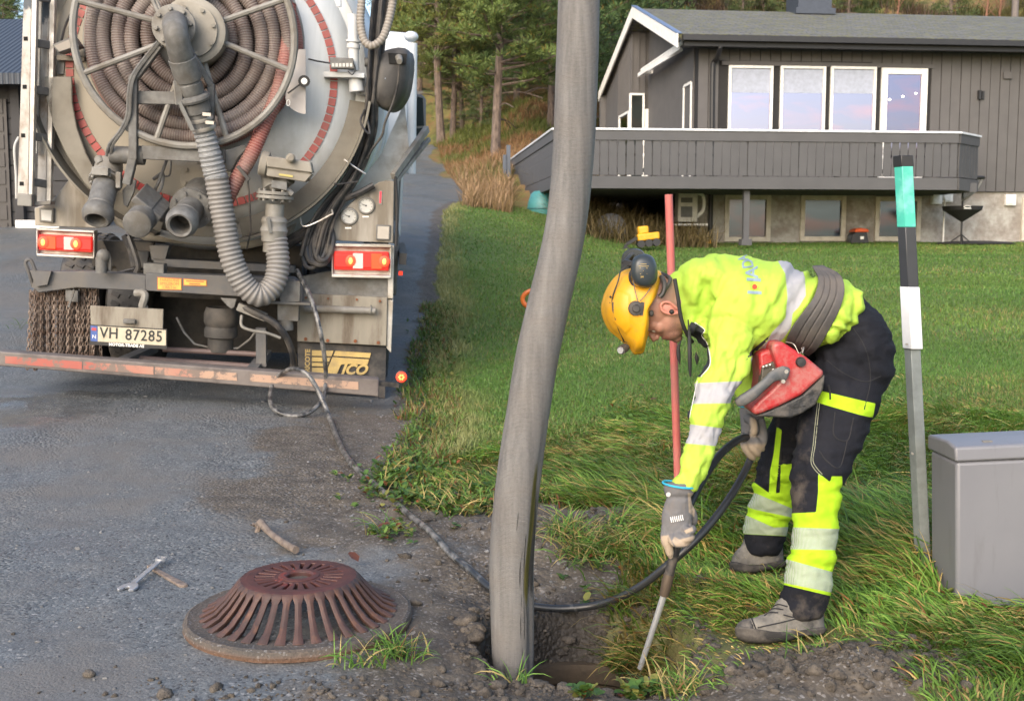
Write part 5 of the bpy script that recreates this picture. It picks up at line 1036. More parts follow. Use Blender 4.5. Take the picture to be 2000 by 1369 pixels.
# number plate
mb = MB(); poly(mb, [(176, 597), (319, 604), (318, 644), (177, 637)], -.33, .015); pb = mb.build("plate_board", M_COVER, truck, bevel=.004)
MB().bar(L(241, 627, -.345), L(265, 628, -.345), .03, .03, up=(0, 0, 1)).build("plate_lamp", M_STEEL, pb, bevel=.006)
mb = MB(); poly(mb, [(175, 634), (326, 643), (326, 682), (175, 673)], -.345, .01); nf = mb.build("number_plate_frame", M_BLACK, pb)
mb = MB(); poly(mb, [(191, 637), (324, 645), (324, 675), (191, 667)], -.349, .005); npl = mb.build("number_plate", mat("plate_face", (.50, .45, .34), .5, dirt=(.4, .34, .25), dscale=12), nf)
mb = MB(); poly(mb, [(177, 636), (190.5, 637), (190.5, 667), (177, 666)], -.349, .005); mb.build("blue_strip", mat("plate_blue", (.05, .10, .30), .5), npl); mb = MB(); poly(mb, [(179, 640), (188, 640.5), (188, 646), (179, 645.5)], -.352, .003); mb.build("flag_mark", mat("flag_red", (.4, .06, .07), .5), npl)
uxp = L(324, 660, -.35)-L(191, 652.5, -.35); uxp /= np.linalg.norm(uxp); uzp = np.cross((0, 1, 0), uxp); uzp = uzp if uzp[2] > 0 else -uzp; M_INK = mat("plate_ink", (.015, .018, .02), .5)
mb = MB(); lettering(mb, "VH", .100, L(213, 651.5, -.351), uxp*.86, uzp, spacing=1.05, bold=.0015); lettering(mb, "87285", .100, L(281, 656.5, -.351), uxp*.86, uzp, spacing=1.12, bold=.0015); mb.build("plate_characters", M_INK, npl, smooth=False)
mb = MB(); lettering(mb, "N", .035, L(184, 658, -.352), uxp, uzp); lettering(mb, "MOTOR-TRADE AS", .026, L(247, 674.5, -.348), uxp, uzp, bold=.001); mb.build("small_lettering", M_WHITE, npl, smooth=False)
mb = MB(); pipe(mb, [(265, 572, -.27), (283, 575, -.3), (278, 598, -.3), (284, 603, -.28)], .025, 8); mb.build("plate_bracket", M_STEEL2, truck)
# under-run bar
mb = MB(); poly(mb, [(-8, 686), (740, 741), (740, 775), (-8, 714)], -.45, .11); ub = mb.build("underrun_bar", mat("bar_steel", (.15, .13, .12), .6, dirt=(.10, .085, .08), dscale=7, bs=.4, bscale=30), truck, bevel=.008)
m, n, b = nodes("worn_reflector"); v_ = coord(n); s1 = ntex(n, v_, 14, 8, .7); s2 = ntex(n, v_, 1.3, 2); n.links.new(mix(n, ramp(n, s1, .50, .56), mix(n, ramp(n, s2, .4, .6), (.34, .095, .075), (.38, .25, .18)), (.17, .13, .11)), b.inputs['Base Color']); b.inputs['Roughness'].default_value = .6; M_WR = m
for (x0, x1) in ((10, 160), (163, 300), (303, 463), (488, 700)):
    f = lambda x: 686+(x+8)*.0735; mb = MB(); poly(mb, [(x0, f(x0)+8), (x1, f(x1)+8), (x1, f(x1)+23), (x0, f(x0)+22)], -.453, .003); mb.build("reflector_strip", M_WR, ub)
MB().bar(L(228, 712, -.36), L(300, 680, .2), .07, .05).build("bar_arm", M_BEAM, truck); MB().bar(L(490, 728, -.36), L(520, 690, .15), .07, .05).bar(L(510, 640, -.18), L(511, 715, -.18), .065, .06, up=(0, -1, 0)).build("bar_arm", M_BEAM, truck)
mb = MB(); mb.cyl(L(318, 682, -.1), L(505, 692, -.1), .018, n=10).cyl(L(270, 700, -.1), L(500, 716, -.1), .02, n=10); mb.build("cross_tube", mat("rusty_tube", (.12, .085, .08), .6), truck)
mb = MB(); mb.bar(L(738, 748, -.4), L(778, 752, -.36), .045, .03); ml = mb.build("marker_lamp_arm", M_RUB, truck); mb = MB(); c_ = L(784, 736, -.42); mb.lathe([(0, .05), (.038, .05), (.040, .0), (.036, -.006)], c_, ty, 20); hl = mb.build("marker_lamp", M_RUB, ml)
MB().lathe([(.036, -.004), (.03, -.012), (0, -.015)], c_, ty, 20).build("marker_lens", M_HOT2, hl)
mb = MB()
for k in range(6): a = k*1.047; mb.ball(c_+np.array([.014*math.cos(a), -.014, .014*math.sin(a)]), .006, 6)
mb.build("marker_leds", M_HOT, hl)
# chassis underside
mb = MB(); poly(mb, [(195, 565), (590, 590), (590, 690), (195, 680)], .9, .05); poly(mb, [(180, 470), (300, 470), (300, 520), (180, 520)], .5, .05); poly(mb, [(280, 480), (590, 480), (590, 560), (280, 545)], .45, .3); mb.box((0, 3.3, .78), (.86, 6.2, .26)).box((0, 1.4, .5), (2.3, .12, .12)); poly(mb, [(200, 470), (300, 474), (280, 530), (230, 530)], .2, .05)
mb.build("chassis", M_DARK, truck)
mb = MB(); poly(mb, [(292, 480), (330, 480), (322, 508), (296, 508)], -.1, .1); poly(mb, [(255, 490), (290, 492), (286, 522), (262, 520)], .05, .05); poly(mb, [(300, 505), (575, 520), (575, 533), (300, 520)], -.1, .08); mb.build("chassis_crossmember", M_BEAM, truck)
mb = MB(); pipe(mb, [(252, 462, -.05), (262, 490, -.08), (270, 520, -.1), (265, 535, -.1)], .02, 7); pipe(mb, [(242, 460, -.05), (255, 490, -.06), (262, 522, -.08)], .02, 7); pipe(mb, [(205, 540, 0), (270, 525, -.05), (300, 540, -.05)], .01, 6); mb.build("air_lines", M_RUB, truck)
mb = MB(); mb.lathe([(.10, .0), (.115, .04), (.115, .10), (.10, .13), (.11, .15), (.11, .2), (.085, .21), (.085, .3)], L(433, 600, -.05), dn, 26).build("air_bellows", M_DARK, truck)
mb = MB(); pipe(mb, [(345, 620, 0), (380, 672, -.05), (465, 680, -.05), (505, 640, -.05)], .008, 6, 2); mb.build("guard_wire", M_STEEL, truck)
mb = MB(); pipe(mb, [(468, 596, -.3), (500, 612, -.33), (535, 630, -.32), (560, 660, -.28), (573, 700, -.2), (570, 725, -.1)], .023, 9); mb.build("bleed_hose", M_RUB, truck)
mb = MB(); pipe(mb, [(472, 616, -.3), (472, 636, -.33), (490, 645, -.33), (520, 650, -.32), (548, 660, -.3)], .010, 7); mb.bar(L(465, 598, -.3), L(520, 620, -.3), .06, .05).build("drain_valve", M_STEEL2, truck)
# wheels (with tread)
def wheel(x_, y_):
    c_ = np.array([x_, y_, .50]); axx = np.array([1., 0, 0]); mb = MB(); mb.lathe([(.30, -.15), (.44, -.16), (.505, -.13), (.515, -.1), (.515, .1), (.505, .13), (.44, .16), (.30, .15)], c_, axx, 48)
    for k in range(48):
        a = 2*math.pi*k/48
        for s_ in (-.075, 0, .075): mb.bar(c_+np.array([s_-.025, .513*math.cos(a), .513*math.sin(a)]), c_+np.array([s_+.025, .513*math.cos(a+.05), .513*math.sin(a+.05)]), .03, .02, up=(0, math.cos(a), math.sin(a)))
    w = mb.build("wheel", M_RUB, truck); MB().lathe([(.30, -.14), (.28, -.05), (.12, .02), (0, .02)], c_, axx, 30).build("rim", M_STEEL, w)
for (x_, y_) in ((-1.06, .95), (-.72, .95), (1.0, .95), (.68, .95), (-1.0, 2.35), (1.0, 2.35), (-1.0, 5.6), (1.0, 5.6)): wheel(x_, y_)
# chains in front of the left wheels
def chain_pts(N_, ll=.030, r=.0042):
    U = []; F = []; nn, kk = 10, 4
    for i in range(N_):
        th = np.linspace(0, 2*math.pi, nn, endpoint=False); P = np.stack([.009*np.cos(th), np.zeros(nn), .5*ll*1.35*np.sin(th)], 1)
        if i % 2: P = P[:, [1, 0, 2]]
        P[:, 2] -= i*ll; mb_ = MB().tube(P, r, kk, closed=True); U.append(mb_)
    m_ = MB()
    for q in U: m_.add(np.vstack(q.v), q.f)
    return m_
cm = chain_pts(17); M_CH = mat("rusty_chain", (.19, .15, .125), .6, .4, dirt=(.12, .075, .055), dscale=20)
ch0_ = None
for k in range(72):
    px = 61+k*1.82; row = k % 3; p = L(px+RNG.normal()*1.2, 566+row*3+(6 if px < 75 else 0), -.14+.045*row)
    if ch0_ is None: ch0_ = cm.build("chain", M_CH, truck); o = ch0_
    else: o = ch0_.copy(); COL.objects.link(o); o.parent = truck
    o.location = p; o.rotation_euler = (RNG.normal()*.04, RNG.normal()*.035-.03, RNG.uniform(0, 6))
mb = MB(); poly(mb, [(128, 566), (152, 568), (152, 590), (128, 588)], -.2, .03); mb.bar(L(145, 566, -.24), L(134, 600, -.24), .012, .012).build("latch", M_STEEL, truck)
# ---- ladder on the left
mb = MB(); zt = L(60, -60, -.2)
def strip(mb, xa0, xa1, xb0, xb1, y0, y1, y, d): return poly(mb, [(xa0, y0), (xa1, y0), (xb1, y1), (xb0, y1)], y, d)
m, n, b = nodes("worn_ladder_paint"); v_ = coord(n, (1, 1, .6)); s1 = ntex(n, v_, 5, 8, .7); sx = n.nodes.new("ShaderNodeSeparateXYZ"); n.links.new(coord(n), sx.inputs[0])
pm = ramp(n, math_(n, 'ADD', sx.outputs[2], math_(n, 'MULTIPLY', s1, .8)), 2.78, 2.84)
c = mix(n, ramp(n, s1, .45, .62), (.46, .44, .41), (.24, .18, .13)); c = mix(n, pm, c, (.06, .075, .095)); n.links.new(c, b.inputs['Base Color']); b.inputs['Roughness'].default_value = .55; M_LAD = m
strip(mb, 48, 62, 34, 54, -60, 385, -.22, .015); ld = mb.build("ladder_plate", M_LAD, truck)
for (px, py) in ((50, 76), (48, 170), (45, 265), (42, 359)): mb = MB(); poly(mb, [(px-4, py-4), (px+4, py-4), (px+4, py+4), (px-4, py+4)], -.2225, .003); mb.build("rung_hole", mat("hole_black", (.006, .006, .006), .9), ld)
mb = MB(); strip(mb, 63, 73, 55, 63, -60, 395, -.24, .05); mb.build("ladder_rail", M_ALU, truck, bevel=.003)
mb = MB(); strip(mb, 74, 83, 66, 72, -60, 300, -.1, .02); mb.build("white_strip", M_WHT, truck)
mb = MB(); strip(mb, 84, 97, 72, 89, -60, 400, -.06, .02); mb.build("grey_strip", M_LAD, truck)
mb = MB(); strip(mb, 98, 108, 90, 99, -60, 398, -.12, .05); mb.build("ladder_rail", M_ALU, truck, bevel=.003)
for k, py in enumerate((-5, 86, 177, 268, 357)): MB().bar(L(66-k*1.2, py-2, -.2), L(97-k*2, py+3, -.1), .045, .05, up=(0, 0, 1)).build("ladder_rung", M_STEEL, truck, bevel=.004)
mb = MB(); poly(mb, [(34, 378), (62, 380), (62, 404), (33, 402)], -.26, .1); poly(mb, [(58, 395), (99, 392), (99, 400), (58, 404)], -.2, .1); mb.build("ladder_foot", M_STEEL2, truck, bevel=.005)
mb = MB(); pipe(mb, [(36, 268, -.22), (28, 290, -.24), (31, 340, -.22), (32, 388, -.2)], .007, 6); mb.build("side_wire", M_WHT, truck)
mb = MB(); poly(mb, [(101, 88), (142, 70), (156, 90), (114, 104)], -.25, .12); ll = mb.build("flood_lamp", M_STEEL, truck, bevel=.006); mb = MB(); poly(mb, [(106, 90), (141, 75), (150, 90), (116, 101)], -.254, .006); mb.build("lens", mat("flood_glass", (.22, .20, .18), .3), ll)
mb = MB(); poly(mb, [(110, 108), (165, 110), (165, 120), (110, 118)], -.1, .1); poly(mb, [(143, -30), (165, -30), (153, 60), (142, 62)], -.05, .08); poly(mb, [(132, 52), (160, 56), (158, 70), (132, 64)], -.05, .08); mb.build("lamp_post", M_TANKD, truck, bevel=.006)
mb = MB(); pipe(mb, [(142, 20, -.1), (128, 50, -.1), (120, 80, -.1)], .008, 6); mb.build("lamp_cable", M_RUB, truck)
mb = MB(); poly(mb, [(112, 120), (126, 120), (124, 145), (112, 145)], -.05, .03); mb.build("hinge_block", M_STEEL, truck)
# top clutter above the reel
mb = MB(); mb.box(L(340, -40, -.2), (.5, .3, .2)); pipe(mb, [(292, -15, -.4), (302, 10, -.48), (312, 30, -.52)], .014, 7); pipe(mb, [(300, -15, -.4), (310, 12, -.48), (318, 30, -.52)], .012, 7); pipe(mb, [(395, -20, -.3), (394, 10, -.35)], .03, 10); mb.build("top_housing", M_STEEL2, truck, bevel=.01)
MB().bar(L(700, -40, .1), L(790, -40, .1), .3, .1).build("top_beam", M_TANK, truck); mb = MB(); mb.cyl(L(806, 85, 3.2), L(803, 340, 3.2), .045, n=12); mb.ball(L(803, 72, 3.2), (.07, .07, .05), 8); mb.build("corner_tube", M_TANK, truck)
# right side gear: locker doors, rail, diagonal flap
mb = MB(); mb.box((1.16, 2.4, .95), (.06, 3.8, .45)).box((1.16, 4.9, 1.3), (.08, .8, .7)); mb.build("side_lockers", M_STEEL, truck, bevel=.01)
mb = MB(); mb.bar(L(768, 345, .05), L(834, 252, .5), .035, .05); mb.bar(L(775, 352, .1), L(838, 272, .55), .025, .03).cyl(L(775, 350, .05), L(775, 420, .05), .015, n=8); mb.build("side_flap", M_STEEL2, truck, bevel=.003)
mb = MB(); mb.box((1.22, .9, 1.02), (.05, 1.6, .08)); pipe(mb, [(772, 345, .02), (776, 400, .02), (774, 480, .02)], .012, 6); mb.build("side_rail", M_BLACK, truck)
mb = MB(); mb.box((1.22, 1.2, .84), (.03, .04, .03)).build("side_marker", M_HOT2, truck)
# cab and mirror
mb = MB(); mb.prism([(-1.24, 6.2, .9), (-1.24, 8.2, .9), (-1.24, 8.25, 1.9), (-1.24, 7.9, 3.3), (-1.24, 6.2, 3.4)], (2.48, 0, 0)); cab = mb.build("cab", M_TANK, truck, bevel=.05)
MB().prism([(-1.26, 6.9, 2.0), (-1.26, 8.0, 2.0), (-1.26, 7.8, 3.0), (-1.26, 6.9, 3.0)], (2.52, 0, 0)).build("cab_window", M_GLASS4, cab)
mb = MB(); poly(mb, [(806, 182), (826, 186), (832, 195), (832, 245), (828, 285), (806, 285)], 7.2, .12); mr_ = mb.build("mirror", mat("mirror_shell", (.10, .11, .12), .4), cab, bevel=.02)
mb = MB(); poly(mb, [(808, 188), (826, 192), (828, 246), (808, 247)], 7.19, .01); poly(mb, [(808, 252), (828, 250), (825, 282), (808, 283)], 7.19, .01); mb.build("mirror_glass", mat("mirror_dark", (.012, .02, .022), .6, spec=.15), mr_)
mb = MB(); mb.bar(L(795, 190, 7.25), L(812, 190, 7.25), .04, .04).bar(L(795, 275, 7.25), L(812, 278, 7.25), .04, .04).build("mirror_arm", M_BLACK, cab)
# ================================================================== THINGS AROUND THE PIT
# ---- big suction hose
P = [(1001, 1345, 3.14), (1001, 1300, 3.14), (1000, 1200, 3.14), (999, 1100, 3.14), (1006, 1000, 3.14), (1018, 900, 3.15), (1033, 800, 3.16), (1049, 700, 3.17), (1070, 600, 3.18), (1103, 450, 3.2), (1119, 300, 3.22), (1127, 120, 3.24), (1131, 0, 3.26), (1134, -120, 3.3)]
PW = [W(*q) for q in P]; Rr = [.062, .062, .0635, .0645, .065, .0655, .063, .062, .0605, .060, .060, .0605, .0608, .061]
PW = [PW[0]-[0, 0, .35]]+PW+[np.array(q) for q in ((.26, 3.6, 2.7), (.0, 4.6, 3.7), (-.9, 6.2, 4.25), (-1.7, 7.6, 4.2), (-1.95, 8.2, 3.7))]; Rr = [.062]+Rr+[.061]*5
C5 = np.hstack([np.array(PW), np.array(Rr)[:, None]]); C5 = resample(spline(C5, 10), .012)
C5[:, 0] += .0012*np.sin(np.arange(len(C5))*.05)
mb = MB().tube(C5[:, :3], C5[:, 3], 96, caps=False); V = np.vstack(mb.v).reshape(len(C5), 96, 3)
# slightly squashed, with a soft crease on the right of the lower half
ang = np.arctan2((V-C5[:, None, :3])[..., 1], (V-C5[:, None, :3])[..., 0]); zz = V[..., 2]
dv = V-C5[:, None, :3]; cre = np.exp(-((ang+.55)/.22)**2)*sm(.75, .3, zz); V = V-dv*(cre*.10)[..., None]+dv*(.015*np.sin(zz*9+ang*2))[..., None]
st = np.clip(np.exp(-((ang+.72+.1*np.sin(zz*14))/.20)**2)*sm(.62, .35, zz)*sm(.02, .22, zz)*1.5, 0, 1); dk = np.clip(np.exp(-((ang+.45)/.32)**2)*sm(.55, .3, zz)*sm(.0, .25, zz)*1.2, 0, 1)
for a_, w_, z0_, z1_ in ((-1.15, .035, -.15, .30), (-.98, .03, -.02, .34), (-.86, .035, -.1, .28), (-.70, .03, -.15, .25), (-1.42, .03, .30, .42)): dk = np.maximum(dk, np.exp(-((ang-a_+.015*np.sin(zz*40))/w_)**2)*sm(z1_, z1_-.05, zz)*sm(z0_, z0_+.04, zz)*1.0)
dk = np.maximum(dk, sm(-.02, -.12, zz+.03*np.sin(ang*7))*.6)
m, n, b = nodes("hose_fabric"); v_ = coord(n); wv = N(n, "ShaderNodeTexWave", Scale=85.0, Distortion=3.5, Detail=2.0); wv.bands_direction = 'Z'; n.links.new(v_, wv.inputs['Vector']); wv.inputs['Detail Scale'].default_value = 2
s1 = ntex(n, coord(n, (11, 11, .5)), 3, 7, .65); s2 = ntex(n, coord(n, (1, 1, 2.5)), 5, 7, .6); s3 = ntex(n, v_, 130, 3)
c = mix(n, ramp(n, s1, .3, .72), (.080, .078, .077), (.225, .217, .206)); c = mix(n, ramp(n, s2, .42, .7, 0, .55), c, (.15, .13, .11)); c = mix(n, ramp(n, wv.outputs[1], 0, 1, 0, .28), c, (.06, .06, .06)); c = mix(n, ramp(n, s3, .3, .7, 0, .3), c, (.2, .19, .18))
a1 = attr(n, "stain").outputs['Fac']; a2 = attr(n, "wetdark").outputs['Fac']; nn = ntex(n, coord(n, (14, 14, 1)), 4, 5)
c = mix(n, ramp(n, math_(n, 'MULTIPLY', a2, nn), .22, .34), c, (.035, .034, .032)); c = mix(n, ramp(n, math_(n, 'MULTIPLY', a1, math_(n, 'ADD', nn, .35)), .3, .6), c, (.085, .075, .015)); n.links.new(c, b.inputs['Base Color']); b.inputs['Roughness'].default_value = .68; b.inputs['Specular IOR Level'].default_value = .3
hgt_ = math_(n, 'ADD', wv.outputs[1], math_(n, 'MULTIPLY', s3, .8)); bump(n, b, hgt_, .45, .003)
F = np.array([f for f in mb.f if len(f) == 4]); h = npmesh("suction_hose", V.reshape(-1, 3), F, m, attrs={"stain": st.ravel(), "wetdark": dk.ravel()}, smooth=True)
h['label'] = "thick grey fabric suction hose hanging down into the open manhole"; h['category'] = "hose"

# ---- black water hose
def GP(px, py, up=.012): p = G(px, py); p = p.copy(); p[2] = float(hgt(p[0], p[1]))+up; return p
H1 = [W(*q) for q in ((580, 528, 7.3), (606, 580, 7.12), (624, 640, 7.02), (634, 700, 7.05), (636, 745, 7.14), (628, 782, 7.0), (600, 808, 6.86), (565, 812, 6.84), (536, 800, 6.86), (527, 775, 7.0), (535, 745, 7.12), (552, 728, 7.05), (577, 720, 6.9), (603, 734, 6.84), (627, 775, 6.82), (645, 820, 6.7))]
H2 = [GP(*q) for q in ((657, 858), (674, 895), (700, 930), (738, 962), (790, 1008), (840, 1064), (880, 1100), (920, 1128), (955, 1148))]
H3 = [W(*q) for q in ((1000, 1172, 3.47), (1045, 1184, 3.46), (1100, 1188, 3.46), (1160, 1182, 3.45), (1210, 1166, 3.41), (1260, 1138, 3.37), (1300, 1106, 3.34), (1345, 1068, 3.33), (1385, 1026, 3.36), (1425, 972, 3.42), (1455, 920, 3.5), (1472, 880, 3.53), (1474, 862, 3.52), (1460, 855, 3.5), (1440, 860, 3.45), (1408, 886, 3.38), (1378, 928, 3.3), (1352, 975, 3.22), (1338, 1010, 3.18), (1326, 1050, 3.17))]
for q in H2: q[2] += .006
for q in H3[:0]: q[2] = max(q[2], float(hgt(q[0], q[1]))+.004)
HP = resample(spline(np.array(H1+H2+H3), 10), .01); rad = np.interp(np.arange(len(HP))/len(HP), [0, .5, .7, 1], [.0145, .0145, .0125, .0125])
m, n, b = nodes("water_hose_rubber"); s1 = ntex(n, coord(n), 22, 6, .65); aw = attr(n, "near").outputs['Fac']
n.links.new(mix(n, ramp(n, math_(n, 'ADD', s1, math_(n, 'MULTIPLY', aw, -.22)), .42, .60), (.022, .023, .025), (.165, .162, .158)), b.inputs['Base Color']); b.inputs['Roughness'].default_value = .33
mb = MB().tube(HP, rad, 12); f = np.array([q for q in mb.f if len(q) == 4]); V = np.vstack(mb.v)
o = npmesh("water_hose", V, f, m, attrs={"near": np.repeat(sm(3.8, 3.4, HP[:, 1]), 12)}, smooth=True); o['label'] = "thin black water hose trailing from truck past the pit to the worker's gloves"; o['category'] = "hose"

# ---- jetting lance
a = W(1327, 1040, 3.17); b0 = W(1302, 1140, 3.17); b1 = W(1297, 1162, 3.175); c_ = W(1250, 1305, 3.2); t = thing("jetting_lance", c_, "steel jetting lance with black rubber grip pointing into the pit", "lance"); o_ = c_
d1 = (b0-a)/np.linalg.norm(b0-a)
MB().tube([a-d1*.03, a, lerp(a, b0, .6), b0, b0+d1*.002], [.014, .0155, .015, .013, .010], 16).build("grip", mat("grip_rubber", (.018, .018, .02), .45, dirt=(.09, .075, .06), dscale=20), t, org=o_)
MB().tube([b0-d1*.03, b0, b1], [.016, .0165, .014], 16).build("collar", mat("collar_brass", (.10, .075, .055), .5, .4), t, org=o_)
MB().tube([b1-d1*.006, lerp(b1, c_, .5), c_], [.010, .009, .0085], 16).build("steel_tube", mat("lance_steel", (.62, .63, .64), .28, .7), t, org=o_)

# ---- cast iron dome grate
t = thing("dome_grate", (-.645, 3.25, -.003), "rusty cast iron dome grate with ribs, lifted off and lying on the road", "drain grate")
m, n, b = nodes("cast_rust"); v_ = coord(n); s1 = ntex(n, v_, 9, 7, .65); s2 = ntex(n, v_, 70, 5); s4 = ntex(n, v_, 28, 6)
c = mix(n, ramp(n, s1, .35, .65), (.042, .024, .021), (.088, .042, .032)); c = mix(n, ramp(n, s4, .55, .78), c, (.14, .062, .032)); c = mix(n, ramp(n, s2, .4, .75, 0, .5), c, (.05, .035, .032)); n.links.new(c, b.inputs['Base Color']); b.inputs['Roughness'].default_value = .62; b.inputs['Specular IOR Level'].default_value = .5; bump(n, b, s2, .5, .003); M_RUST = m
m, n, b = nodes("rust_red_top"); v_ = coord(n); s1 = ntex(n, v_, 14, 7, .65); s2 = ntex(n, v_, 70, 5); g_ = N(n, "ShaderNodeVectorMath", operation='LENGTH'); n.links.new(v_, g_.inputs[0])
c = mix(n, ramp(n, s1, .35, .65), (.05, .019, .017), (.095, .031, .023)); c = mix(n, ramp(n, math_(n, 'ADD', s1, math_(n, 'MULTIPLY', g_.outputs[1], -2.2)), .22, .34), c, (.24, .035, .024)); c = mix(n, ramp(n, s2, .5, .8, 0, .4), c, (.04, .02, .018)); n.links.new(c, b.inputs['Base Color']); b.inputs['Roughness'].default_value = .55; bump(n, b, s2, .4, .002); M_RUSTT = m
m, n, b = nodes("ring_grit"); v_ = coord(n); s1 = ntex(n, v_, 7, 7, .6); s2 = ntex(n, v_, 110, 4); vr = N(n, "ShaderNodeTexVoronoi", Scale=170.0); n.links.new(v_, vr.inputs['Vector']); sc_ = n.nodes.new("ShaderNodeSeparateColor"); n.links.new(vr.outputs['Color'], sc_.inputs[0])
c = mix(n, ramp(n, s1, .38, .6), (.075, .066, .058), (.115, .09, .072)); c = mix(n, ramp(n, sc_.outputs[0], .9, .95), c, (.2, .19, .18)); c = mix(n, ramp(n, s2, .35, .7), mix(n, .6, c, (.04, .035, .03)), c)
sx = n.nodes.new("ShaderNodeSeparateXYZ"); n.links.new(v_, sx.inputs[0]); c = mix(n, ramp(n, sx.outputs[2], .026, .010, 0, .55), c, (.18, .085, .045)); n.links.new(c, b.inputs['Base Color']); b.inputs['Roughness'].default_value = .8; bump(n, b, s2, .9, .005); M_GRIT = m
prof = [(.235, .012), (.245, .034), (.29, .036), (.315, .034), (.330, .038), (.339, .033), (.344, .018), (.339, .004), (.325, .0)]
mb = MB().lathe(prof, (0, 0, 0), (0, 0, 1), 120); V = mb.v[0]; a_ = np.arctan2(V[:, 1], V[:, 0]); V *= (1+.010*fbm(np.cos(a_)*3, np.sin(a_)*3, 2, 61)[:, None]*np.array([1, 1, 2.])); mb.build("base_ring", M_GRIT, t)
NR = 36; mb = MB(); cone = [(.173, .141), (.181, .134), (.191, .118), (.218, .086), (.250, .056), (.292, .037)]
for k in range(NR):   # upper band ring continuous, ribs between slots
    a0 = 2*math.pi*k/NR; w = 2*math.pi/NR
    G_ = []
    for i, (r, z) in enumerate(cone):
        f = [1, 1, .60, .52, .50, .62][i]; row = []
        for s in (-.5, -.25, 0, .25, .5): aa = a0+w*s*f; rr2 = r+.004*(1-abs(s)*2)*(i > 1); row.append((rr2*math.cos(aa), rr2*math.sin(aa), z+.002*(1-abs(s)*2)))
        G_.append(row)
    G_ = np.array(G_); G2 = np.concatenate([G_[:2], (G_[1:2]*.35+G_[2:3]*.65), G_[2:]], 0)
    mb.grid(G2[:, ::-1])
o = mb.build("side_ribs", M_RUST, t, ang=60); sdm = o.modifiers.new("thick", 'SOLIDIFY'); sdm.thickness = .016; sdm.offset = -1; bv = o.modifiers.new("bevel", 'BEVEL'); bv.width = .003; bv.segments = 2; bv.limit_method = 'ANGLE'
mb = MB(); NT = 120; rs = [.038, .050, .060, .074, .098, .122, .132, .140, .155, .1735]
for i in range(len(rs)-1):
    for k in range(NT):
        if (k % 5 in (1, 2)) and .073 < (rs[i]+rs[i+1])/2 < .133: continue
        a0, a1 = 2*math.pi*k/NT, 2*math.pi*(k+1)/NT; z0 = .1445-(.003 if rs[i] > .17 else 0); z1 = .1445-(.003 if rs[i+1] > .17 else 0)
        mb.add([(rs[i]*math.cos(a0), rs[i]*math.sin(a0), z0), (rs[i+1]*math.cos(a0), rs[i+1]*math.sin(a0), z1), (rs[i+1]*math.cos(a1), rs[i+1]*math.sin(a1), z1), (rs[i]*math.cos(a1), rs[i]*math.sin(a1), z0)], [(0, 1, 2, 3)])
o = mb.build("top_disc", M_RUSTT, t, smooth=False); wl = o.modifiers.new("weld", 'WELD'); wl.merge_threshold = .0003; sdm = o.modifiers.new("thick", 'SOLIDIFY'); sdm.thickness = .016; sdm.offset = -1; bv = o.modifiers.new("bevel", 'BEVEL'); bv.width = .0022; bv.segments = 2; bv.limit_method = 'ANGLE'
MB().lathe([(.038, .0), (.062, .0), (.062, .004), (.055, .007), (.044, .006), (.038, .0)], (0, 0, .1425), (0, 0, 1), 48).build("hub_ring", M_RUSTT, t); MB().lathe([(.040, 0), (.0, -.002)], (0, 0, .132), (0, 0, 1), 30).build("hub_dirt", M_GRIT, t)
# ---- wrench and chisel bar
p0 = G(252, 1152); p1 = G(316, 1103); t = thing("combination_wrench", (p0+p1)/2+[0, 0, .005], "silver combination spanner lying across a rusty flat bar", "wrench"); o_ = np.array(t.location)
p0[2] = float(hgt(p0[0], p0[1]))+.012; p1[2] = float(hgt(p1[0], p1[1]))+.024; d = (p1-p0)/np.linalg.norm(p1-p0); sdv = np.cross((0, 0, 1), d); sdv /= np.linalg.norm(sdv); Lw = np.linalg.norm(p1-p0)
def wp(u, v): return p0+d*u*Lw+sdv*v
M_CHR = mat("chrome_vanadium", (.40, .41, .43), .3, .5, dirt=(.35, .34, .33), dscale=40, dlo=.55, dhi=.75)
mb = MB(); 
for (a, b_, w0, w1) in ((.10, .5, .0105, .009), (.5, .92, .009, .009)): mb.prism([wp(a, -w0), wp(b_, -w1), wp(b_, w1), wp(a, w0)], (0, 0, -.007))
mb.build("shank", M_CHR, t, org=o_, bevel=.002)
mb = MB(); O = [(.13, -.012), (.06, -.026), (-.02, -.031), (-.085, -.026), (-.115, -.012), (-.05, -.009), (-.01, -.006), (.01, .003), (-.02, .012), (-.07, .013), (-.11, .022), (-.07, .032), (.0, .031), (.07, .024), (.13, .012)]; mb.prism([wp(a, b_) for a, b_ in O], (0, 0, -.009)); mb.build("open_jaw", M_CHR, t, org=o_, bevel=.0015)
cc = wp(.985, 0); mb = MB().lathe([(.0115, 0), (.0115, .010), (.020, .010), (.0205, .005), (.020, 0), (.0115, 0)], cc-[0, 0, .006], (0, 0, 1), 24); mb.build("ring_end", M_CHR, t, org=o_)
a = GP(290, 1106, .008); b_ = GP(362, 1146, .008); t = thing("flat_bar", (a+b_)/2, "rusty flat iron bar under the silver spanner", "iron bar"); o_ = np.array(t.location)
dd = (b_-a)/np.linalg.norm(b_-a); MB().prism([a+np.cross((0, 0, 1), dd)*.006, a-np.cross((0, 0, 1), dd)*.007, b_-dd*.012-np.cross((0, 0, 1), dd)*.014, b_-np.cross((0, 0, 1), dd)*.006, b_+np.cross((0, 0, 1), dd)*.010, b_-dd*.02+np.cross((0, 0, 1), dd)*.013], (0, 0, -.01)).build("bar_body", mat("flat_bar_iron", (.20, .155, .125), .7, dirt=(.10, .08, .07), dscale=30), t, org=o_, bevel=.002)
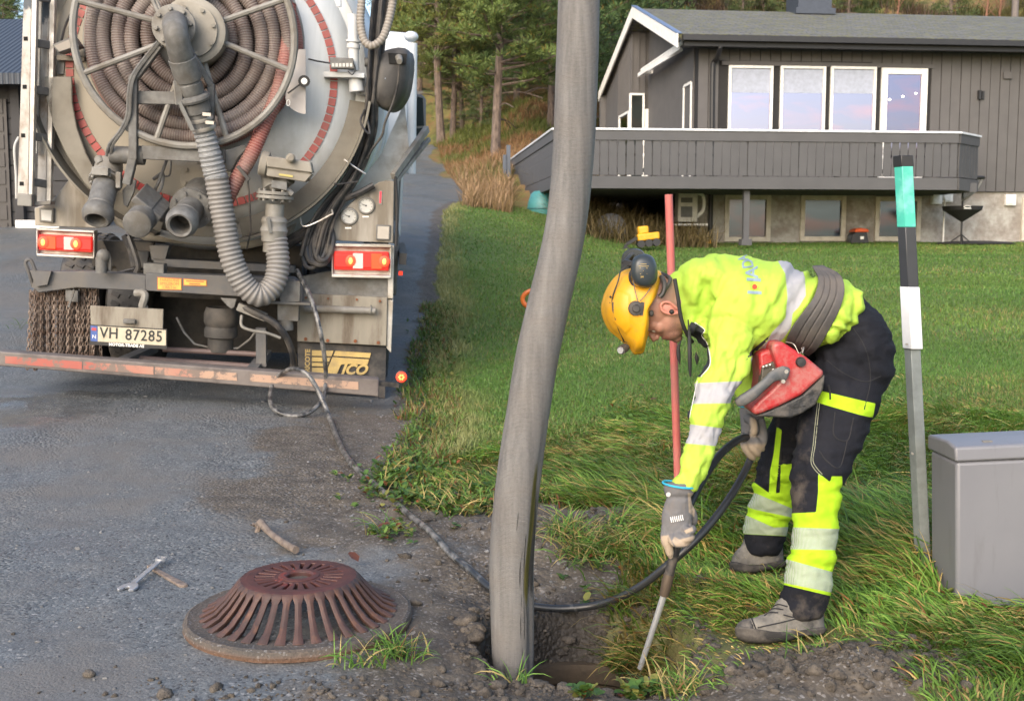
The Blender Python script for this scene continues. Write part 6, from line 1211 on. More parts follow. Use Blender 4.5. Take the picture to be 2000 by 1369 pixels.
# ---- driftwood branch
a = [GP(*q) for q in ((578, 1086, .02), (552, 1072, .022), (527, 1054, .025), (510, 1040, .035))]; f1 = W(500, 1027, a[-1][1]+.05); f2 = W(488, 1024, a[-1][1]+.02); f3 = W(520, 1022, a[-1][1]+.07)
mb = MB().tube(spline(a, 6), np.interp(np.linspace(0, 1, 19), [0, .6, 1], [.0145, .013, .017]), 12).tube(spline([a[-1], lerp(a[-1], f1, .5)+[0, 0, .006], f1, f1+[-.012, 0, .012]], 4), np.linspace(.014, .004, 13), 8).tube(spline([lerp(a[-1], f1, .7), f3], 4), [.008, .006, .005, .004, .003], 6).tube(spline([f1, f2], 4), [.006, .005, .004, .003, .002], 6).tube(spline([a[-1], W(497, 1050, a[-1][1]-.01), W(488, 1056, a[-1][1]-.02)], 4), np.linspace(.013, .004, 9), 8)
V = np.vstack(mb.v); 
o = mb.build("dead_branch", mat("grey_wood", (.17, .135, .11), .85, dirt=(.10, .075, .062), dscale=30, bs=1, bscale=60, stretch=(1, 1, 1)), None); o['label'] = "pale broken branch with forked end lying behind the iron grate"; o['category'] = "branch"
# ---- red survey pole
a = W(1331, 1078, 4.05); b_ = W(1306, 380, 4.05); a[2] -= .1; t = thing("red_pole", a, "thin faded red plastic pole standing in grass behind worker's head", "pole")
MB().tube([a, b_], .0145, 14).build("pole_body", mat("faded_red_plastic", (.50, .115, .10), .5, dirt=(.42, .16, .14), dscale=5), t, org=a)
# ---- marker post, leaning
Yp = 3.74
t = thing("marker_post", W(1805, 1135, Yp), "leaning steel marker post with green, black and white bands", "marker post"); o_ = np.array(t.location)
def seg(y0, y1, w, mt, nm, th=.045, dy=0.):
    def cx(y): return 1762+(y-310)*(1803-1762)/(1130-310)
    a = W(cx(y0), y0, Yp+dy); b_ = W(cx(y1), y1, Yp+dy); k = Yp/FPX; w0, w1 = w; P = []
    u = np.array([1., 0, 0]); MBx = MB()
    def sec(c, w_): h = w_*k/2; return [c+[-h, .0, 0], c+[-h*.45, -th*.7, 0], c+[h*.85, -th*.7, 0], c+[h, 0, 0], c+[h*.6, th*.5, 0], c+[-h*.7, th*.5, 0]]
    A, B = sec(a, w0), sec(b_, w1); n_ = 6; F = [tuple(range(6)), tuple(range(11, 5, -1))]+[(i, i+6, (i+1) % 6+6, (i+1) % 6) for i in range(6)]
    MBx.add(np.array(A+B), F); return MBx.build(nm, mt, t, org=o_, bevel=.002)
seg(305, 327, (35, 36), mat("post_cap_black", (.014, .014, .016), .4), "post_cap"); seg(326, 444, (32, 33), mat("teal_sheet", (.06, .40, .32), .35, dirt=(.16, .52, .45), dscale=7, dlo=.5, dhi=.6), "green_band"); seg(444, 560, (31, 32), mat("black_band", (.032, .035, .042), .35), "black_band")
seg(560, 680, (34, 35), mat("white_band", (.62, .64, .68), .35), "white_band", .05); seg(668, 1160, (29, 30), mat("galvanised", (.20, .225, .225), .5, .3, dirt=(.17, .19, .19), dscale=14), "steel_post", .036, .004)
mb = MB()
for yy in (672, 885): c_ = W(1770+(yy-668)*.05, yy, Yp-.03); mb.cyl(c_, c_-[0, .008, 0], .004, n=6)
mb.build("post_screws", M_BOLT, t, org=o_)
# ---- cable cabinet
m, n, b = nodes("cabinet_paint"); v_ = coord(n); s1 = ntex(n, coord(n, (1, 1, .12)), 26, 5, .6); s2 = ntex(n, v_, 3, 5); c = mix(n, ramp(n, s2, .3, .7), (.15, .153, .172), (.175, .178, .195)); c = mix(n, ramp(n, s1, .58, .68, 0, .6), c, (.135, .135, .148)); n.links.new(c, b.inputs['Base Color']); b.inputs['Roughness'].default_value = .42; M_CAB = m
t = thing("cable_cabinet", (1.432, 3.45, -.05), "grey plastic cable cabinet in the grass right of the marker post", "cabinet", rot=(0, math.radians(-2.4), math.radians(1.5)))
BW, BD, BH = .62, .21, .50
MB().box((BW/2+.003, BD/2+.002, BH/2-.06), (BW-.004, BD-.006, BH+.116)).build("cabinet_body", M_CAB, t, bevel=.012, segs=3)
mb = MB(); mb.prism([(-.001, -.003, BH-.0), (-.001, BD+.01, BH), (-.001, BD+.01, BH+.05), (-.001, BD*.3, BH+.058), (-.001, .002, BH+.046)], (BW+.008, 0, 0)); mb.build("cabinet_lid", M_CAB, t, bevel=.008, segs=3)
MB().box((.12, .045, BH+.053), (.03, .02, .006)).build("lid_catch", M_STEEL2, t)
MB().box((BW-.05, -.004, BH*.55), (.03, .01, .06)).build("lock_plate", M_STEEL, t, bevel=.003)
# ================================================================== THE WORKER
PER = W(1520, 1240, 3.5); PER[2] = 0.0
person = thing("person", PER, "person bending over the pit in yellow helmet, hi-vis jacket and dark work trousers", "person")
def ppx(V):
    """photo pixel of world points"""
    D = V-CAMP; c, s = math.cos(PITCH), math.sin(PITCH); f = D[:, 1]*c-D[:, 2]*s; u = D[:, 1]*s+D[:, 2]*c
    return 1000+FPX*D[:, 0]/f, 684.5-FPX*u/f
def loft(mb, secs, n=28, k=8, caps=3):
    """secs: (px, py, Y, half width px in the picture plane, half depth m)"""
    S_ = spline(np.array(secs, float), k); C = np.array([W(a, b_, y) for a, b_, y in S_[:, :3]]); rx = S_[:, 3]*S_[:, 2]/FPX; ry = S_[:, 4]
    T = np.gradient(C, axis=0); T /= np.linalg.norm(T, axis=1, keepdims=True); Yv = np.array([0, 1., 0])
    B = Yv-T*(T@Yv)[:, None]; B /= np.linalg.norm(B, axis=1, keepdims=True); Nn = np.cross(B, T)
    th = np.linspace(0, 2*math.pi, n, endpoint=False); rings = []
    def ring(c, nn, bb, a, b_): return c+a*np.cos(th)[:, None]*nn+b_*np.sin(th)[:, None]*bb
    for q in range(caps, 0, -1): f = q/caps; e = math.sqrt(max(0, 1-f*f))*.999+.02; rings.append(ring(C[0]-T[0]*min(rx[0], ry[0])*.6*f, Nn[0], B[0], rx[0]*e, ry[0]*e))
    for i in range(len(C)): rings.append(ring(C[i], Nn[i], B[i], rx[i], ry[i]))
    for q in range(1, caps+1): f = q/caps; e = math.sqrt(max(0, 1-f*f))*.999+.02; rings.append(ring(C[-1]+T[-1]*min(rx[-1], ry[-1])*.6*f, Nn[-1], B[-1], rx[-1]*e, ry[-1]*e))
    m_ = len(rings); F = [(i*n+k_, i*n+(k_+1) % n, (i+1)*n+(k_+1) % n, (i+1)*n+k_) for i in range(m_-1) for k_ in range(n)]
    F.append(tuple(range(n))[::-1]); F.append(tuple((m_-1)*n+k_ for k_ in range(n)))
    return mb.add(np.vstack(rings), F)
def fuse(mb, voxel, smooth=6, fac=.5):
    me = bpy.data.meshes.new("tmp"); me.from_pydata(np.vstack(mb.v).tolist(), [], mb.f); 
    import bmesh
    bm = bmesh.new(); bm.from_mesh(me); bmesh.ops.recalc_face_normals(bm, faces=bm.faces); bm.to_mesh(me); bm.free()
    o = bpy.data.objects.new("tmp", me); COL.objects.link(o); r = o.modifiers.new("r", 'REMESH'); r.mode = 'VOXEL'; r.voxel_size = voxel; r.adaptivity = 0
    s = o.modifiers.new("s", 'SMOOTH'); s.factor = fac; s.iterations = smooth
    bpy.context.view_layer.update(); dg = bpy.context.evaluated_depsgraph_get(); m2 = bpy.data.meshes.new_from_object(o.evaluated_get(dg))
    V = np.zeros(len(m2.vertices)*3, np.float32); m2.vertices.foreach_get("co", V); Nn = np.zeros(len(V), np.float32); m2.vertices.foreach_get("normal", Nn)
    F = np.array([p.vertices[:] for p in m2.polygons if len(p.vertices) == 4]); bpy.data.objects.remove(o); bpy.data.meshes.remove(m2)
    return V.reshape(-1, 3).astype(float), Nn.reshape(-1, 3).astype(float), F
def pxsd(V, poly):
    px, py = ppx(V); return seg_sd(px, py, np.array(poly, float))   # pixels, positive inside
def cloth(name, V, F, mt, attrs, parent=person, **kw): return npmesh(name, V-PER, F, mt, parent, attrs=attrs, smooth=True, **kw)
HV = (.70, .95, .02); HVD = (.45, .62, .02)
def band(n, a, w=.6): return ramp(n, a, -w, w)
m, n, b = nodes("hivis_jacket"); v_ = coord(n); s1 = ntex(n, v_, 7, 5); s2 = ntex(n, v_, 30, 6, .65); weave = ntex(n, v_, 420, 2)
c = mix(n, ramp(n, s1, .3, .7), (.32, .51, .045), (.41, .60, .065)); c = mix(n, ramp(n, s2, .66, .74, 0, .5), c, (.24, .30, .05))
c = mix(n, band(n, attr(n, "navy").outputs['Fac']), c, (.016, .018, .026)); c = mix(n, band(n, attr(n, "refl").outputs['Fac']), c, mix(n, s1, (.30, .30, .325), (.39, .39, .40)))
n.links.new(c, b.inputs['Base Color']); b.inputs['Roughness'].default_value = .75; bump(n, b, math_(n, 'ADD', math_(n, 'MULTIPLY', weave, .4), ntex(n, coord(n, (1, 1, .5)), 17, 4)), .5, .008); M_JK = m
m, n, b = nodes("work_trousers"); v_ = coord(n); s1 = ntex(n, v_, 6, 6, .65); s2 = ntex(n, v_, 22, 6, .65); weave = ntex(n, v_, 500, 2)
c = mix(n, ramp(n, s1, .3, .7), (.0065, .0075, .0115), (.015, .016, .022)); mudm = math_(n, 'ADD', s1, attr(n, "mud").outputs['Fac']); c = mix(n, ramp(n, math_(n, 'MULTIPLY', mudm, s2), .36, .62, 0, .6), c, (.11, .092, .075))
yel = mix(n, ramp(n, s2, .66, .76, 0, .55), mix(n, s1, (.31, .56, .015), (.39, .62, .025)), (.3, .34, .08)); c = mix(n, band(n, attr(n, "yel").outputs['Fac']), c, yel)
wv = N(n, "ShaderNodeTexWave", Scale=95.0); n.links.new(coord(n, (1, .2, 1.6)), wv.inputs['Vector']); c = mix(n, band(n, attr(n, "refl").outputs['Fac']), c, mix(n, ramp(n, wv.outputs[1], .3, .6), (.24, .33, .17), (.36, .39, .34)))
n.links.new(c, b.inputs['Base Color']); b.inputs['Roughness'].default_value = .85; b.inputs['Specular IOR Level'].default_value = .2; bump(n, b, math_(n, 'ADD', math_(n, 'MULTIPLY', weave, .4), ntex(n, v_, 24, 5)), .5, .008); M_TR = m

# ---- jacket
mb = MB()
loft(mb, [(1335, 590, 3.47, 60, .085), (1362, 588, 3.48, 84, .15), (1400, 592, 3.48, 96, .20), (1450, 600, 3.49, 101, .215), (1505, 602, 3.5, 94, .20), (1560, 606, 3.5, 82, .18), (1605, 618, 3.5, 70, .17), (1636, 630, 3.5, 62, .165)], 40)
loft(mb, [(1432, 612, 3.38, 52, .07), (1426, 665, 3.32, 52, .068), (1415, 715, 3.28, 47, .064), (1400, 765, 3.25, 43, .058), (1379, 835, 3.21, 35, .05), (1358, 900, 3.185, 31, .044), (1341, 948, 3.17, 28, .040)], 28)
loft(mb, [(1425, 620, 3.60, 55, .07), (1440, 690, 3.66, 42, .06), (1456, 740, 3.66, 32, .052), (1466, 785, 3.62, 26, .045), (1470, 800, 3.6, 24, .04)], 24)
mb.ball(W(1384, 537, 3.45), (.085, .13, .055), 12, Matrix.Rotation(.1, 3, 'Y')); mb.ball(W(1345, 560, 3.46), (.035, .12, .075), 10); mb.ball(W(1352, 640, 3.42), (.03, .06, .04), 8)
V, Nn, F = fuse(mb, .0075, 5)
px, py = ppx(V); near = V[:, 1] < 3.5
# folds: across the back from the shoulder, down the sleeve, gathers at the waist
arm = (py > 650) & (px < 1470) & (V[:, 1] < 3.42)
rot = lambda a: (px*math.cos(a)+py*math.sin(a), -px*math.sin(a)+py*math.cos(a))
u1, v1 = rot(-1.15); u2, v2 = rot(1.75)
fold = .010*fbm(u1*.012, v1*.040, 1, 71)+.005*fbm(px*.03, py*.03, 1, 72)-.004*np.abs(fbm(u1*.02, v1*.03, 1, 76))
fold += np.where(arm, .006*fbm(u2*.02, v2*.075, 1, 73)+.009*fbm(px*.035, py*.035, 1, 74), 0)
fold += .007*sm(1540, 1590, px)*np.sin(px*.16+py*.10+2*fbm(px*.02, py*.02, 1, 75))
fold += -.010*np.exp(-(seg_sd(px, py, np.array([(1378, 552), (1381, 556), (1385, 520)]))/5)**2)*near
for (a, b2, w_, d_) in (((1358, 626), (1385, 590), 4, .008), ((1385, 590), (1412, 545), 4, .006), ((1425, 618), (1478, 645), 3, .004), ((1478, 645), (1470, 690), 4, .007), ((1362, 625), (1425, 618), 2.5, .004), ((1500, 560), (1515, 640), 6, .005), ((1470, 530), (1480, 620), 7, .004), ((1440, 660), (1400, 720), 6, .006), ((1455, 690), (1425, 760), 6, .006), ((1375, 740), (1430, 700), 5, .005)):
    fold -= d_*np.exp(-(seg_sd(px, py, np.array([a, b2, (b2[0]+.5, b2[1]+.5)]))/w_)**2)*near
V = V+Nn*fold[:, None]
isarm = V[:, 1] < 3.36+.0*px; front = V[:, 1] < 3.5
def U(*ds): return np.maximum.reduce(ds)
t_ref = pxsd(V, [(1519, 470), (1557, 480), (1563, 516), (1572, 542), (1574, 577), (1560, 600), (1548, 612), (1545, 640), (1528, 664), (1509, 671), (1482, 706), (1470, 720), (1466, 700), (1500, 664), (1507, 650), (1534, 622), (1538, 580), (1534, 535), (1520, 511)])
a1 = pxsd(V, [(1340, 749), (1455, 744), (1440, 787), (1340, 789)]); a2 = pxsd(V, [(1335, 827), (1425, 838), (1410, 872), (1330, 865)])
big = np.where(V[:, 1] < 3.4, 1, -99.); armz = np.where((V[:, 1] < 3.40) | (px < 1400), 0, -99.)
refl = U(t_ref, np.minimum(a1+armz, 50), a2+armz)
nv = U(pxsd(V, [(1350, 628), (1361, 632), (1377, 644), (1372, 656), (1383, 673), (1388, 711), (1368, 737), (1355, 735), (1350, 700), (1352, 690), (1345, 675), (1340, 650)]), pxsd(V, [(1340, 735), (1358, 738), (1361, 752), (1349, 800), (1339, 862), (1328, 885), (1315, 885), (1330, 800)]), pxsd(V, [(1466, 686), (1507, 652), (1506, 664), (1474, 694), (1455, 705)]))
nv = nv-1.5*(a1+armz > 0)*0
o = cloth("jacket", V, F, M_JK, {"refl": refl, "navy": nv-100*(refl > 0)})
JB = BVHTree.FromPolygons([tuple(v) for v in V], [tuple(f) for f in F])
jacket = o
def proj(B_, px, py, off=.002):
    d = ray(px, py); d = d/np.linalg.norm(d); h = B_.ray_cast(Vector(CAMP), Vector(d)); 
    if h[0] is None: return None
    return np.array(h[0])+np.array(h[1])*off*(1 if np.dot(np.array(h[1]), d) < 0 else -1)
# lettering on the back, laid onto the cloth
def decal(name, B_, s, size_px, cx, cy, ang_, mt, parent, bold=.0, sx=1., sub=3, off=.0018):
    Vt, Ft = text_mesh(s, 1.0, bold=bold); me = bpy.data.meshes.new("t"); me.from_pydata(Vt.tolist(), [], Ft)
    import bmesh
    bm = bmesh.new(); bm.from_mesh(me); bmesh.ops.triangulate(bm, faces=bm.faces); bmesh.ops.subdivide_edges(bm, edges=bm.edges, cuts=sub, use_grid_fill=True)
    ca, sa = math.cos(ang_), math.sin(ang_); P = []; ok = True
    for v in bm.verts:
        x, y = v.co.x*size_px*sx, v.co.y*size_px; qx, qy = cx+x*ca-y*sa, cy-(x*sa+y*ca); h = proj(B_, qx, qy, off); P.append(h)
    bm.verts.index_update(); Fc = [[v.index for v in f.verts] for f in bm.faces]; Fc = [f for f in Fc if all(P[i] is not None for i in f)]
    PP = np.array([p if p is not None else np.zeros(3) for p in P]); bm.free(); mb = MB().add(PP, Fc); return mb.build(name, mt, parent, org=PER, smooth=False)
M_LOGO = mat("logo_grey", (.22, .29, .33), .6); M_LRD = mat("logo_red", (.75, .08, .03), .6)
for (ch, cx, cy, an, sz, sx) in (("I", 1475, 572, 1.50, 38, 1.1), ("I", 1473, 547, 1.50, 38, 1.1), ("A", 1469, 533, 1.62, 34, 1.0), ("D", 1461, 516, 1.72, 30, .8), ("A", 1452, 505, 1.85, 26, .55)):
    decal("back_lettering", JB, ch, sz, cx, cy, an, M_LOGO, jacket, bold=.022, sx=sx)
c_ = [proj(JB, 1473+5*math.cos(a), 561+5*math.sin(a), .003) for a in np.linspace(0, 6.283, 17)[:-1]]; MB().add(np.array(c_), [tuple(range(16))]).build("logo_dot", M_LRD, jacket, org=PER, smooth=False)
def seam(name, B_, pts, r, mt, parent, off=.0):
    P = spline(np.array(pts, float), 8); Q = [proj(B_, a, b_, off) for a, b_ in P]; Q = [q for q in Q if q is not None]
    if len(Q) > 3: return MB().tube(np.array(Q), r, 6).build(name, mt, parent, org=PER)
M_PIPE = mat("silver_piping", (.6, .6, .6), .5)
seam("piping", JB, [(1357, 630), (1376, 644), (1371, 656), (1382, 673), (1387, 711), (1369, 736)], .0016, M_PIPE, jacket)
seam("piping", JB, [(1362, 744), (1350, 800), (1340, 855), (1332, 870)], .0014, M_PIPE, jacket)
# cords
M_CORD = mat("black_cord", (.012, .012, .013), .7)
for nm, pts in (("hood_cord", [(1344, 625, 3.36), (1346, 650, 3.33), (1347, 690, 3.31), (1348, 728, 3.31), (1349, 736, 3.31)]), ("hood_cord", [(1330, 665, 3.4), (1325, 680, 3.4), (1326, 700, 3.4), (1328, 712, 3.4)]), ("hood_cord", [(1359, 688, 3.4), (1361, 700, 3.4), (1361, 712, 3.4)])):
    P = spline(np.array([W(*q) for q in pts]), 6); r = .002+.0045*np.sin(np.linspace(0, math.pi, len(P)))**2
    MB().tube(P, r, 8).build(nm, M_CORD, person, org=PER)
MB().tube(spline([W(*q) for q in ((1318, 545, 3.36), (1324, 580, 3.345), (1329, 615, 3.345), (1336, 640, 3.35), (1345, 658, 3.37), (1352, 668, 3.4))], 6), .006, 8).build("collar_edge", M_CORD, person, org=PER)

# ---- trousers
mb = MB()
loft(mb, [(1618, 612, 3.5, 58, .165), (1652, 640, 3.5, 66, .18), (1668, 690, 3.5, 71, .185), (1662, 735, 3.5, 68, .165)], 40)
loft(mb, [(1660, 700, 3.43, 70, .10), (1648, 770, 3.41, 69, .105), (1622, 850, 3.37, 62, .098), (1596, 925, 3.32, 51, .082), (1592, 985, 3.29, 47, .074), (1593, 1050, 3.27, 45, .070), (1583, 1105, 3.25, 48, .068), (1572, 1160, 3.24, 48, .064), (1567, 1186, 3.24, 46, .060)], 30)
loft(mb, [(1640, 700, 3.6, 62, .10), (1590, 780, 3.63, 56, .095), (1542, 860, 3.67, 46, .085), (1517, 930, 3.72, 41, .078), (1508, 985, 3.76, 42, .076), (1496, 1035, 3.8, 42, .072), (1492, 1062, 3.82, 38, .066)], 28)
V, Nn, F = fuse(mb, .0075, 5); px, py = ppx(V); nearleg = V[:, 1] < 3.5
u1, v1 = rot(1.35); fold = .006*fbm(px*.02, py*.05, 1, 81)+.005*fbm(px*.035, py*.035, 1, 82)
fold += .008*np.exp(-((py-925)/55)**2)*fbm(px*.03+py*.01, py*.075, 1, 83)+.007*np.exp(-((py-1105)/40)**2)*fbm(px*.03, py*.07, 1, 84)
fold += .009*np.exp(-((px-1590)**2+(py-720)**2)/60**2)*fbm(u1*.02, v1*.08, 1, 85)
for (a, b2, w_, d_) in (((1590, 700), (1680, 715), 7, .007), ((1600, 730), (1665, 745), 6, .006), ((1610, 680), (1690, 660), 7, .004), ((1660, 600), (1690, 590), 5, .004), ((1560, 930), (1620, 945), 7, .006), ((1540, 1078), (1620, 1112), 6, .006), ((1475, 1005), (1540, 1022), 5, .006)):
    fold -= d_*np.exp(-(seg_sd(px, py, np.array([a, b2, (b2[0]+.5, b2[1]+.5)]))/w_)**2)
V = V+Nn*fold[:, None]; NL = np.where(V[:, 1] < 3.5, 0, -200.); FL = np.where(V[:, 1] >= 3.5, 0, -200.)
n_refl = U(pxsd(V, [(1535, 1029), (1645, 1033), (1645, 1074), (1535, 1072)]), pxsd(V, [(1520, 1086), (1534, 1091), (1623, 1116), (1640, 1120), (1635, 1158), (1620, 1156), (1527, 1137), (1515, 1134)]))+NL
f_refl = U(pxsd(V, [(1460, 958), (1473, 962), (1547, 993), (1580, 1005), (1580, 1020), (1546, 1010), (1475, 995), (1460, 990)]), pxsd(V, [(1450, 1003), (1462, 1008), (1511, 1030), (1534, 1029), (1570, 1030), (1570, 1046), (1534, 1046), (1450, 1042)]))+FL
yel = U(pxsd(V, [(1585, 759), (1598, 762), (1682, 782), (1710, 788), (1705, 816), (1679, 810), (1596, 786), (1580, 782)])+NL, pxsd(V, [(1598, 923), (1622, 942), (1624, 930), (1645, 930), (1650, 1170), (1500, 1134), (1530, 1000), (1548, 1002), (1594, 1000), (1598, 960)])+NL,
        pxsd(V, [(1470, 940), (1475, 943), (1504, 964), (1523, 962), (1525, 905), (1536, 907), (1580, 900), (1600, 1050), (1445, 1042), (1455, 990)])+FL, pxsd(V, [(1517, 833), (1527, 840), (1522, 890), (1515, 964), (1502, 962), (1504, 920), (1511, 886)])+FL, pxsd(V, [(1615, 600), (1650, 560), (1662, 585), (1656, 620), (1640, 650), (1625, 664), (1607, 668), (1590, 660)])-200)
yel = yel-300*(yel < -150)
mud = .55*np.exp(-((px-1560)/28)**2-((py-960)/45)**2)+.35*sm(1120, 1190, py)+.2*np.exp(-((py-850)/80)**2)*sm(1610, 1560, px)
tro = cloth("trousers", V, F, M_TR, {"refl": U(n_refl, f_refl), "yel": yel, "mud": mud}); TB = BVHTree.FromPolygons([tuple(v) for v in V], [tuple(f) for f in F])
M_STC = mat("stitching", (.22, .23, .16), .8); M_STD = mat("dark_seam", (.012, .012, .014), .8)
seam("thigh_seam", TB, [(1597, 785), (1592, 830), (1588, 870), (1584, 900), (1590, 915), (1604, 930)], .0013, M_STC, tro); seam("thigh_seam", TB, [(1601, 786), (1596, 830), (1592, 870), (1588, 898), (1594, 912), (1606, 926)], .0013, M_STC, tro)
seam("pocket_edge", TB, [(1631, 805), (1629, 850), (1655, 860), (1664, 830), (1667, 816)], .002, M_STD, tro); seam("pocket_edge", TB, [(1600, 880), (1615, 900), (1640, 912), (1655, 860)], .002, M_STD, tro); seam("pocket_edge", TB, [(1660, 585), (1675, 600), (1690, 590)], .003, M_STD, tro); seam("hip_seam", TB, [(1655, 625), (1690, 680), (1700, 740), (1688, 800)], .0015, M_STD, tro); seam("hip_seam", TB, [(1610, 700), (1650, 730), (1690, 745), (1720, 735)], .0015, M_STD, tro)
seam("thigh_zip", TB, [(1618, 752), (1621, 765), (1622, 780)], .003, M_STD, tro)
MB().tube([W(1525, 880, 3.60), W(1524, 920, 3.62), W(1521, 955, 3.64)], .003, 6).build("leg_zip", M_STD, tro, org=PER)
# jacket hem bunching below the waist strap
mb = MB(); loft(mb, [(1640, 570, 3.5, 28, .05), (1647, 590, 3.34, 24, .03), (1636, 622, 3.315, 24, .03), (1618, 650, 3.33, 20, .028), (1604, 664, 3.36, 12, .02)], 16); loft(mb, [(1600, 640, 3.33, 10, .02), (1614, 655, 3.33, 10, .02), (1622, 662, 3.34, 6, .015)], 12); loft(mb, [(1652, 566, 3.5, 20, .17), (1640, 600, 3.5, 28, .182), (1628, 630, 3.5, 26, .178)], 30)
V, Nn, F = fuse(mb, .006, 3); px, py = ppx(V); V = V+Nn*(.006*np.sin(px*.11-py*.16+3*fbm(px*.02, py*.02, 1, 77)))[:, None]; cloth("jacket_hem", V, F, M_JK, {"refl": np.full(len(V), -9.), "navy": np.full(len(V), -9.)})

# ---- boots
def inflate(O, Yc, hd, cen, p=2.4, rows=9, flat=0.0):
    P = spline(np.array(O, float), 5, closed=True); c_ = np.array(cen, float); G_ = []
    for t_ in np.sin(np.linspace(-math.pi/2, math.pi/2, rows*2+1)):
        f = max(1e-3, (1-abs(t_)**p))**(1/p); Q = c_+(P-c_)*f; G_.append([W(a, b_, Yc+hd*t_) for a, b_ in Q])
    G_ = np.array(G_); k = G_.shape[1]; V = G_.reshape(-1, 3); F = [(i*k+j, i*k+(j+1) % k, (i+1)*k+(j+1) % k, (i+1)*k+j) for i in range(len(G_)-1) for j in range(k)]
    F.append(tuple(range(k))); F.append(tuple(range(len(V)-k, len(V)))[::-1]); return V, F
M_BOOT = mat("muddy_boot_leather", (.10, .094, .085), .75, dirt=(.20, .185, .16), dscale=16, dlo=.4, dhi=.62, var=.3, vscale=30, bs=.8, bscale=60, bd=.004); M_SOLE = mat("boot_sole", (.03, .028, .027), .8, dirt=(.12, .105, .09), dscale=14, bs=.8, bscale=60)
for (nm, up_, so_, Yc, cen, soc, tc_, cuff) in (("boot", [(1441, 1232), (1443, 1218), (1452, 1209), (1470, 1205), (1494, 1199), (1510, 1186), (1520, 1170), (1545, 1160), (1590, 1160), (1606, 1180), (1608, 1210), (1607, 1234), (1560, 1238), (1500, 1240), (1460, 1240)], [(1436, 1236), (1440, 1222), (1480, 1228), (1540, 1232), (1608, 1224), (1611, 1236), (1600, 1241), (1570, 1243), (1540, 1252), (1500, 1257), (1462, 1256), (1442, 1248)], 3.24, (1535, 1238), (1525, 1238), .052, None),
        ("boot", [(1429, 1104), (1430, 1088), (1440, 1072), (1452, 1058), (1456, 1040), (1480, 1035), (1520, 1040), (1528, 1070), (1530, 1098), (1500, 1106), (1460, 1108)], [(1425, 1108), (1428, 1096), (1470, 1102), (1530, 1094), (1532, 1106), (1500, 1114), (1466, 1120), (1432, 1117)], 3.84, (1490, 1104), (1480, 1108), .052, None)):
    V1, F1 = inflate(up_, Yc, tc_, cen); m1 = MB().add(V1, F1); V, Nn, F = fuse(m1, .006, 3); px, py = ppx(V); V = V+Nn*(.0025*fbm(px*.06, py*.06, 1, 91)+.0015*fbm(px*.2, py*.2, 1, 92))[:, None]
    bo = cloth(nm, V, F, M_BOOT, {}); V2, F2 = inflate(so_, Yc, tc_+.004, soc, p=4); MB().add(V2, F2).build("sole", M_SOLE, bo, org=PER); BB = BVHTree.FromPolygons([tuple(v) for v in V], [tuple(f) for f in F])
    if Yc < 3.5:
        for pts in ([(1493, 1202), (1503, 1196), (1520, 1196)], [(1500, 1194), (1512, 1188), (1530, 1190)], [(1508, 1186), (1520, 1180), (1538, 1184)], [(1468, 1207), (1474, 1222), (1480, 1236)], [(1530, 1200), (1560, 1206), (1604, 1200)], [(1480, 1225), (1530, 1214), (1560, 1206)]): seam("boot_lace", BB, pts, .0022, M_STD, bo)
        V3 = [proj(BB, a, b_, .002) for a, b_ in ((1563, 1192), (1572, 1188), (1578, 1190), (1570, 1202))]; MB().add(np.array(V3), [(0, 1, 2, 3)]).build("boot_tag", mat("tag_yellow", (.4, .36, .1), .7), bo, org=PER)
        V4, F4 = inflate([(1436, 1234), (1440, 1218), (1452, 1210), (1466, 1208), (1474, 1220), (1478, 1238), (1460, 1244)], 3.24, .05, (1468, 1238)); MB().add(V4, F4).build("toe_cap", mat("toe_rubber", (.05, .048, .046), .6, dirt=(.14, .12, .10), dscale=20), bo, org=PER)

# ---- head
HC = W(1287, 600, 3.46); k_ = 3.46/FPX
def hp(u, f, s=0.): return HC+np.array([-.92*u-.38*f, 0, .38*u-.92*f])*1.0+np.array([0, s, 0])   # u to the crown, f to the face, s away from the camera
RH = np.array([[-.92, 0, -.38], [0, 1, 0], [.38, 0, -.92]])  # columns: u, s, f
mb = MB(); mb.ball(hp(.028, -.012), (.105, .076, .094), 14, RH); mb.ball(hp(-.035, .018), (.072, .063, .064), 12, RH); mb.ball(hp(-.062, .050), (.040, .046, .036), 12, RH); mb.ball(hp(-.088, .066), (.020, .024, .018), 10, RH)
mb.ball(hp(.0, .052), (.030, .058, .032), 10, RH); mb.ball(hp(-.02, .050, -.034), (.024, .024, .026), 8, RH); mb.ball(hp(-.02, .050, .034), (.024, .024, .026), 8, RH)
mb.tube([hp(.0, .082), hp(-.014, .091), hp(-.027, .098), hp(-.032, .092)], [.008, .010, .0125, .008], 10); mb.ball(hp(-.031, .090, -.010), .008, 6).ball(hp(-.031, .090, .010), .008, 6)
mb.tube([hp(-.052, .078, -.018), hp(-.052, .084, 0), hp(-.052, .078, .018)], [.005, .008, .005], 8); mb.tube([hp(-.063, .074, -.016), hp(-.063, .081, 0), hp(-.063, .074, .016)], [.005, .008, .005], 8)
mb.tube([hp(.012, .079, -.042), hp(.014, .085, -.015), hp(.014, .085, .015), hp(.012, .079, .042)], .0075, 8)
mb.tube([hp(-.015, -.02), hp(-.07, -.045), hp(-.13, -.055)], [.062, .060, .066], 16)
V, Nn, F = fuse(mb, .0035, 3); R_h = (V-HC); uu = R_h@np.array([-.92, 0, .38]); ff = R_h@np.array([-.38, 0, -.92]); ss = R_h[:, 1]
skin = np.array([.36, .185, .135]); col = np.tile(skin, (len(V), 1))*(1+.06*fbm(V[:, 0]*60, V[:, 2]*60, 1, 93)[:, None])
